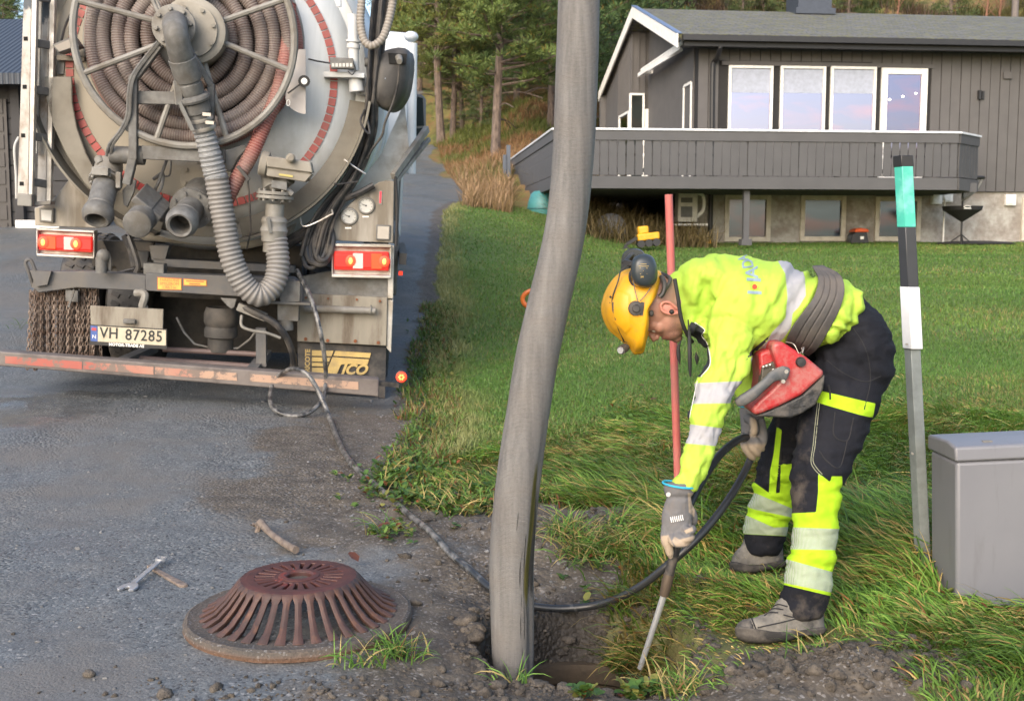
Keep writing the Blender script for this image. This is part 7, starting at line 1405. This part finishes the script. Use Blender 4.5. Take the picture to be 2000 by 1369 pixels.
beard = (sm(-.035, -.055, uu)*sm(.0, .03, ff)*.42)[:, None]; beard = beard*(1+.5*RNG.normal(0, 1, len(V))[:, None]*.5); col = col*(1-beard)+np.array([.10, .065, .055])*beard
hairm = (sm(.02, -.03, ff)*sm(-.075, -.03, uu)*.5)[:, None]; col = col*(1-hairm)+np.array([.22, .15, .13])*hairm
lip = (np.exp(-((uu+.057)/.008)**2)*sm(.070, .078, ff)*.5)[:, None]; col = col*(1-lip)+np.array([.42, .13, .11])*lip
eye = (np.exp(-(((uu+.010)/.010)**2+((ff-.070)/.012)**2+((np.abs(ss)-.034)/.014)**2))*.45)[:, None]; col = col*(1-eye)+np.array([.2, .08, .07])*eye
m, n, b = nodes("skin"); n.links.new(attr(n, "col").outputs['Color'], b.inputs['Base Color']); b.inputs['Roughness'].default_value = .5; b.inputs['Subsurface Weight'].default_value = .12; b.inputs['Subsurface Radius'].default_value = (.01, .004, .002); bump(n, b, ntex(n, coord(n), 260, 3), .15, .001); M_SKIN = m
head = cloth("head", V, F, M_SKIN, {"col": col})
for s_ in (-1, 1):
    mb = MB(); E0 = np.array([(-.034, -.016), (-.012, -.022), (.006, -.016), (.010, -.002), (-.002, .010), (-.026, .010), (-.044, .0), (-.05, -.010)])*[1, 1]
    Pe = [hp(a-.002, b_-.004, s_*.070) for a, b_ in spline(E0, 4, closed=True)]; Pe2 = [q+np.array([0, s_*.009, 0]) for q in Pe]; mb.tube(np.array(Pe2), .0048, 7, closed=True)
    mb.ball(hp(-.019, -.006, s_*.072), (.026, .006, .014), 8, RH); V, Nn, F = fuse(mb, .0025, 2); col = np.tile(np.array([.44, .18, .135]), (len(V), 1)); cloth("ear", V, F, M_SKIN, {"col": col}, parent=head)
    e_ = hp(-.009, .068, s_*.031); MB().ball(e_, .011, 8).build("eye", mat("eye_white", (.55, .5, .47), .3), head, org=PER); MB().tube([hp(.006, .076, s_*.018), hp(.010, .078, s_*.031), hp(.006, .070, s_*.044)], [.002, .003, .0015], 6).build("eyebrow", mat("brow_hair", (.06, .04, .03), .8), head, org=PER)
MB().ball(hp(-.030, -.002, -.081), (.008, .007, .008), 8).ball(hp(-.030, -.002, -.087), (.0045, .003, .0045), 6).build("earplug", M_BLACK, head, org=PER)
# ---- helmet
HO = [(1289, 532), (1270, 526), (1245, 525), (1222, 529), (1202, 543), (1186, 566), (1177, 593), (1177, 612), (1183, 630), (1192, 645), (1205, 656), (1219, 668), (1233, 682), (1240, 691), (1247, 692), (1257, 688), (1263, 664), (1269, 639), (1270, 600), (1286, 572), (1291, 545)]
m, n, b = nodes("helmet_plastic"); v_ = coord(n); s1 = ntex(n, v_, 9, 6, .6); s2 = ntex(n, v_, 45, 6, .7); c = mix(n, ramp(n, s1, .35, .7), (.66, .32, .009), (.74, .39, .014)); c = mix(n, ramp(n, s2, .55, .75, 0, .5), c, (.36, .22, .07)); n.links.new(c, b.inputs['Base Color']); b.inputs['Roughness'].default_value = .4; b.inputs['Subsurface Weight'].default_value = 0; M_HEL = m
def helmet():
    P = np.array(HO, float); P = resample(spline(np.vstack([P, P[:1]]), 6), 2.5)[:-1]; c_ = np.array([1262., 610.]); G_ = []; hd = .118
    for t_ in np.sin(np.linspace(-math.pi/2, math.pi/2, 33)):
        f = max(1e-3, 1-abs(t_)**2.5)**(1/2.5)
        cc = c_+np.array([8., -6.])*abs(t_)**2*0; Q = cc+(P-cc)*f; G_.append([W(a, b_, 3.46+hd*t_) for a, b_ in Q])
    G_ = np.array(G_); k = G_.shape[1]; V = G_.reshape(-1, 3); F = [(i*k+j, i*k+(j+1) % k, (i+1)*k+(j+1) % k, (i+1)*k+j) for i in range(len(G_)-1) for j in range(k)]
    F.append(tuple(range(k))); F.append(tuple(range(len(V)-k, len(V)))[::-1]); mb = MB().add(V, F); V, Nn, F = fuse(mb, .0045, 3)
    px, py = ppx(V); sd_ = V[:, 1]-3.46
    # ridge along the side, raised crown rib, flare near the brim
    ridge = np.exp(-((px-(1232-(py-560)*.10))/9)**2)*sm(3, 1.0, 0)*0; V = V+Nn*(.004*sm(.045, .03, np.abs(sd_)))[:, None]
    V = V+Nn*(-.0035*sm(600, 660, py)*sm(1238, 1246, px)*sm(.09, .05, np.abs(sd_)))[:, None]
    V = V+Nn*(.003*sm(.0, 6, pxsd(V, [(1200, 560), (1232, 575), (1236, 640), (1222, 656), (1196, 630), (1192, 590)])))[:, None]
    return cloth("helmet", V, F, M_HEL, {})
hel = helmet()
def hcup(cx, cy, Y0, s_, nm):
    mb = MB(); O = [(cx-25, cy-8), (cx-20, cy-28), (cx-2, cy-37), (cx+18, cy-31), (cx+27, cy-8), (cx+25, cy+16), (cx+10, cy+29), (cx-12, cy+26), (cx-23, cy+10)]
    P = spline(np.array(O, float), 5, closed=True); c_ = P.mean(0); G_ = []
    for f, dy in ((.4, .0), (.95, .0), (1.0, -.012), (.96, -.034), (.82, -.046), (.55, -.052), (.02, -.054)): G_.append([W(*(c_+(q-c_)*f), Y0+s_*dy) for q in np.vstack([P, P[:1]])])
    mb.grid(G_); return mb.build(nm, mat("earmuff_plastic", (.028, .036, .042), .35), hel, org=PER, ang=60)
cup = hcup(1257, 533, 3.36, 1, "ear_defender"); hcup(1238, 522, 3.54, -1, "ear_defender")
mb = MB(); lettering(mb, "3M", .0075, W(1254, 541, 3.3068), (1, 0, 0), (0, 0, 1), bold=.0002)
for q, (w_, yy) in enumerate(((12, 516), (20, 520), (16, 524), (10, 530), (14, 535))): mb.box(W(1257, yy, 3.3072), (w_*S(3.3), .0006, .0016))
mb.build("muff_print", mat("gold_mark", (.35, .25, .08), .6), cup, org=PER, smooth=False)
MB().lathe([(.034, .0), (.040, .006), (.040, .016), (.032, .022)], W(1254, 541, 3.355), (0, 1, 0), 26).build("ear_cushion", M_RUB, cup, org=PER)
def logo_on(s, px, py, sz): mb = MB(); p = W(px, py, 3.3075); lettering(mb, s, sz, p, (1, 0, 0), (0, 0, 1), bold=.0004); return mb
P = [W(1236, 512, 3.40), W(1216, 512, 3.40), W(1218, 526, 3.36), W(1230, 545, 3.36)]; MB().bar(W(1221, 512, 3.38), W(1240, 516, 3.36), .02, .014).tube(spline([W(1218, 514, 3.38), W(1230, 500, 3.44), W(1236, 497, 3.50), W(1232, 505, 3.54)], 5), .006, 8).build("muff_arm", M_RUB, hel, org=PER)
MB().tube(spline([W(1236, 545, 3.33), W(1242, 575, 3.335), W(1246, 588, 3.335)], 5), .0016, 6).tube(spline([W(1272, 560, 3.335), W(1262, 575, 3.335), W(1250, 588, 3.335)], 5), .0016, 6).build("muff_wire", M_STEEL, hel, org=PER)
mb = MB(); c_ = W(1241, 602, 3.350); mb.lathe([(.0, -.026), (.010, -.026), (.012, -.018), (.021, -.016), (.023, -.008), (.023, .01)], c_, (0, 1, 0), 24); mb.ball(W(1257, 589, 3.352), (.006, .008, .006), 6).ball(W(1253, 617, 3.352), (.006, .008, .006), 6).bar(W(1255, 590, 3.345), W(1252, 616, 3.345), .012, .01).build("visor_pivot", M_RUB, hel, org=PER)
hl = MB().tube(resample(spline([W(*q) for q in ((1228, 518, 3.37), (1213, 528, 3.375), (1207, 550, 3.37), (1198, 575, 3.372), (1196, 592, 3.376), (1203, 620, 3.372), (1207, 640, 3.38), (1214, 655, 3.40), (1219, 668, 3.42))], 6), .004), .0022, 7).build("lamp_wire", M_BLACK, hel, org=PER)
MB().tube([W(1197, 590, 3.370), W(1199, 605, 3.370), W(1203, 625, 3.368)], [.003, .0055, .003], 8).build("wire_clip", M_RUB, hel, org=PER)
mb = MB(); mb.cyl(W(1221, 679, 3.42), W(1213, 684, 3.40), .014, n=16).cyl(W(1230, 672, 3.44), W(1221, 679, 3.42), .011, n=12).bar(W(1222, 665, 3.42), W(1244, 676, 3.43), .012, .012).build("head_lamp", M_RUB, hel, org=PER)
MB().cyl(W(1214, 683, 3.403), W(1211, 685, 3.395), .010, n=16).build("lamp_glass", mat("lamp_glass", (.4, .4, .4), .15), hel, org=PER)
for (px, py) in ((1192, 580), (1191, 591), (1191, 603)):
    p = W(px, py, 3.40); MB().ball(p, (.004, .02, .005), 6).build("vent_hole", M_BLACK, hel, org=PER)
mb = MB(); mb.tube(spline([W(1292, 540, 3.40), W(1298, 556, 3.375), (W(1295, 572, 3.37)), W(1288, 580, 3.37)], 5), .008, 8).tube(spline([W(1293, 535, 3.44), W(1304, 540, 3.42), W(1309, 548, 3.40), W(1297, 570, 3.375)], 5), .006, 8).ball(W(1272, 612, 3.375), (.008, .008, .010), 8).build("helmet_harness", M_RUB, head, org=PER)

# ---- gloves
m, n, b = nodes("work_glove"); n.links.new(mix(n, ramp(n, ntex(n, coord(n), 40, 5), .55, .75, 0, .4), attr(n, "col").outputs['Color'], (.16, .13, .11)), b.inputs['Base Color']); b.inputs['Roughness'].default_value = .8; bump(n, b, ntex(n, coord(n), 350, 3), .3, .001); M_GLV = m
def finger(mb, pts, r): P = spline(np.array([W(*q) for q in pts]), 6); mb.tube(P, np.interp(np.linspace(0, 1, len(P)), [0, .5, .9, 1], [r, r*.98, r*.85, r*.5]), 12); mb.ball(P[-1], r*.55, 6); return mb
GREY = np.array([.12, .118, .122]); TAN = np.array([.34, .27, .20])
# near hand, gripping the lance from above, fingers round the grip
mb = MB(); loft(mb, [(1326, 952, 3.165, 31, .038), (1325, 980, 3.16, 27, .030), (1322, 1010, 3.155, 31, .028), (1320, 1036, 3.15, 28, .026)], 22, caps=2)
finger(mb, [(1301, 1028, 3.15), (1299, 1052, 3.14), (1306, 1070, 3.14), (1310, 1086, 3.145)], .0145)      # index, down the lance
finger(mb, [(1310, 1040, 3.145), (1316, 1057, 3.115), (1330, 1062, 3.11), (1346, 1058, 3.125)], .0135)
finger(mb, [(1322, 1036, 3.145), (1330, 1050, 3.115), (1342, 1052, 3.11), (1353, 1048, 3.13)], .013)
finger(mb, [(1332, 1024, 3.15), (1342, 1036, 3.12), (1351, 1036, 3.12), (1355, 1030, 3.14)], .0125)
finger(mb, [(1340, 985, 3.16), (1350, 1000, 3.17), (1354, 1014, 3.18), (1350, 1026, 3.19)], .0145)          # thumb
V, Nn, F = fuse(mb, .0032, 2); px, py = ppx(V); V = V+Nn*(.0012*fbm(px*.12, py*.12, 1, 95)-.004*np.exp(-((py-972)/5)**2))[:, None]
tm = np.maximum.reduce([sm(-1, 2, pxsd(V, [(1290, 1046), (1306, 1044), (1316, 1066), (1316, 1095), (1290, 1095)])), sm(-1, 2, pxsd(V, [(1317, 1047), (1327, 1053), (1360, 1044), (1362, 1066), (1320, 1068), (1312, 1056)])), sm(-1, 2, pxsd(V, [(1343, 962), (1362, 962), (1356, 1010), (1345, 1000)])), sm(-1, 1, pxsd(V, [(1336, 1036), (1352, 1028), (1354, 1036), (1340, 1042)]))])[:, None]
g1 = cloth("glove", V, F, M_GLV, {"col": GREY*(1-tm)+TAN*tm}); GB = BVHTree.FromPolygons([tuple(v) for v in V], [tuple(f) for f in F])
ring = [W(1326, 946, 3.165)+np.array([32*3.165/FPX*math.cos(a), .041*math.sin(a), -.006*math.cos(a)]) for a in np.linspace(0, 6.283, 33)[:-1]]
MB().tube(ring, .0032, 6, closed=True).build("blue_cuff_edge", mat("cuff_blue", (.03, .36, .55), .6), g1, org=PER)
c_ = [proj(GB, 1306+4.5*math.cos(a), 965+4.5*math.sin(a), .0015) for a in np.linspace(0, 6.283, 13)[:-1]]
if all(q is not None for q in c_): MB().add(np.array(c_), [tuple(range(12))]).build("round_badge", mat("badge_white", (.6, .6, .6), .6), g1, org=PER, smooth=False)
decal("glove_print", GB, "IIIIIII", 15, 1322, 1013, -.2*-1, mat("badge_white", (.6, .6, .6), .6), g1, bold=.01, sub=1)
# far hand, holding the hose loop
mb = MB(); loft(mb, [(1467, 800, 3.6, 23, .034), (1470, 825, 3.57, 24, .030), (1470, 848, 3.55, 23, .028)], 20, caps=2)
finger(mb, [(1486, 822, 3.54), (1490, 845, 3.50), (1490, 862, 3.495), (1484, 874, 3.51)], .0145)
finger(mb, [(1452, 850, 3.53), (1454, 868, 3.50), (1462, 884, 3.495), (1472, 896, 3.51)], .0140)
finger(mb, [(1460, 850, 3.52), (1466, 868, 3.485), (1474, 880, 3.485), (1482, 888, 3.505)], .0140)
finger(mb, [(1470, 850, 3.52), (1476, 862, 3.485), (1483, 870, 3.49), (1490, 878, 3.51)], .0135)
finger(mb, [(1458, 815, 3.55), (1468, 822, 3.51), (1474, 836, 3.49), (1468, 850, 3.49)], .0145)
V, Nn, F = fuse(mb, .0034, 2); px, py = ppx(V); tm = np.maximum.reduce([sm(1462, 1468, px)*sm(1482, 1476, px)*sm(812, 818, py)*sm(856, 850, py)*(V[:, 1] < 3.53), sm(862, 872, py), np.zeros(len(px))])[:, None]
g2 = cloth("glove", V, F, M_GLV, {"col": GREY*(1-tm)+TAN*tm}); ring = [W(1467, 792, 3.6)+np.array([25*3.6/FPX*math.cos(a), .036*math.sin(a), 0]) for a in np.linspace(0, 6.283, 33)[:-1]]; MB().tube(ring, .0032, 6, closed=True).build("blue_cuff_edge", mat("cuff_blue", (.03, .36, .55), .6), g2, org=PER)

# ================================================================== REMOTE CONTROL UNIT with its waist strap
RO = W(1545, 740, 3.3); rem = thing("remote_control", RO, "red and black remote control box hanging on a wide grey waist strap", "remote control")
m, n, b = nodes("remote_red"); v_ = coord(n); s1 = ntex(n, v_, 12, 7, .65); n.links.new(mix(n, ramp(n, math_(n, 'ADD', math_(n, 'MULTIPLY', s1, .6), math_(n, 'MULTIPLY', ntex(n, v_, 60, 6, .7), .4)), .44, .62, 0, .8), (.36, .020, .024), (.34, .17, .155)), b.inputs['Base Color']); b.inputs['Roughness'].default_value = .42; M_RR = m
M_RB = mat("remote_black", (.022, .023, .025), .5, dirt=(.10, .09, .08), dscale=16, dlo=.45, dhi=.65, bs=.8, bscale=30, bd=.01)
def slab(name, O, Ya, Yb, mt, bv=.01, seg_=3):
    A = [W(a, b_, Ya) for a, b_ in O]; B_ = [W(a, b_, Ya)+np.array([0, Yb-Ya, 0]) for a, b_ in O]; k = len(O); mb = MB().add(np.array(A+B_), [tuple(range(k)), tuple(range(2*k-1, k-1, -1))]+[(i, i+k, (i+1) % k+k, (i+1) % k) for i in range(k)])
    return mb.build(name, mt, rem, org=RO, bevel=bv, segs=seg_)
body = slab("remote_body", [(1511, 668), (1529, 668), (1575, 697), (1608, 724), (1611, 732), (1566, 772), (1522, 794), (1490, 807), (1474, 812), (1467, 800), (1482, 782), (1502, 765), (1522, 745), (1524, 732), (1517, 712), (1508, 682)], 3.265, 3.44, M_RR, .014)
slab("remote_side", [(1482, 690), (1508, 680), (1522, 738), (1500, 764), (1480, 782), (1486, 740)], 3.31, 3.43, M_RR, .01)
slab("rubber_skirt", [(1612, 731), (1609, 760), (1594, 790), (1570, 806), (1545, 817), (1510, 815), (1476, 813), (1492, 806), (1524, 793), (1568, 771)], 3.275, 3.43, M_RB, .008)
mb = MB(); loft(mb, [(1538, 732, 3.245, 14, .008), (1528, 729, 3.245, 15, .008), (1510, 735, 3.24, 12, .009), (1495, 748, 3.235, 10, .010), (1472, 768, 3.235, 12, .012), (1450, 782, 3.24, 12, .012), (1440, 786, 3.245, 9, .010)], 16); V, Nn, F = fuse(mb, .004, 3); hb = npmesh("handle_bar", V-RO, F, mat("handle_grey", (.07, .075, .08), .5, dirt=(.15, .14, .13), dscale=18), rem, smooth=True)
for (a, b_) in ((1536, 726), (1530, 745)): p = W(a, b_, 3.238); MB().lathe([(.007, .004), (.006, -.001), (0, -.001)], p, (0, 1, 0), 12).build("screw", M_BOLT, hb, org=RO)
p = W(1564, 707, 3.262); MB().lathe([(.016, .01), (.015, -.004), (.013, -.010), (0, -.011)], p, (0, 1, 0), 24).build("stop_button", M_BLACK, body, org=RO)
slab("control_panel", [(1489, 715), (1514, 705), (1521, 736), (1500, 760), (1484, 765)], 3.30, 3.34, mat("panel_olive", (.08, .075, .06), .5), .004)
mb = MB()
for (a, b_) in ((1493, 720), (1499, 718), (1506, 716), (1512, 726)): mb.cyl(W(a, b_, 3.30), W(a-2, b_-4, 3.285), .003, n=8)
mb.build("small_levers", M_BOLT, body, org=RO)
# strap: closed band round the waist
Lc = spline(np.array([(1587, 521), (1598, 545), (1591, 577), (1574, 602), (1549, 637), (1537, 662), (1534, 674)], float), 8); Rc = spline(np.array([(1607, 520), (1640, 538), (1649, 566), (1640, 602), (1618, 645), (1598, 678), (1580, 694)], float), 8)
def strap(off, half):
    G_ = []
    for w_ in np.linspace(0, 1, 49):
        row = []; groove = -.0050*sum(math.exp(-((w_-g)/.022)**2) for g in (.27, .5, .74))+.001*math.sin(w_*math.pi)
        for sgn, rng in ((-1, range(len(Lc))), (1, range(len(Lc)-1, -1, -1))):
            for i in rng:
                q = Lc[i]*(1-w_)+Rc[i]*w_; t_ = i/(len(Lc)-1); dep = .205*math.sin(math.pi*min(1, max(0, t_*.86+.07)))**.62
                row.append(W(q[0], q[1], 3.49+sgn*(dep+groove+off)))
        row.append(row[0]); G_.append(row)
    return np.array(G_)
A = strap(.004, 0); mb = MB().grid(A); o = mb.build("waist_strap", mat("strap_rubber", (.055, .052, .052), .6, dirt=(.10, .088, .078), dscale=9, bs=.4, bscale=60, bd=.003), rem, org=RO, ang=70); sdm = o.modifiers.new("thick", 'SOLIDIFY'); sdm.thickness = .007; sdm.offset = 0
MB().tube([W(1562, 690, 3.275), W(1569, 685, 3.27), W(1570, 678, 3.275), W(1566, 679, 3.275), W(1568, 690, 3.27)], .0014, 5).tube(spline([W(1535, 668, 3.30), W(1550, 672, 3.27), W(1560, 690, 3.262)], 4), .0014, 5).build("clip_wire", M_BOLT, rem, org=RO)
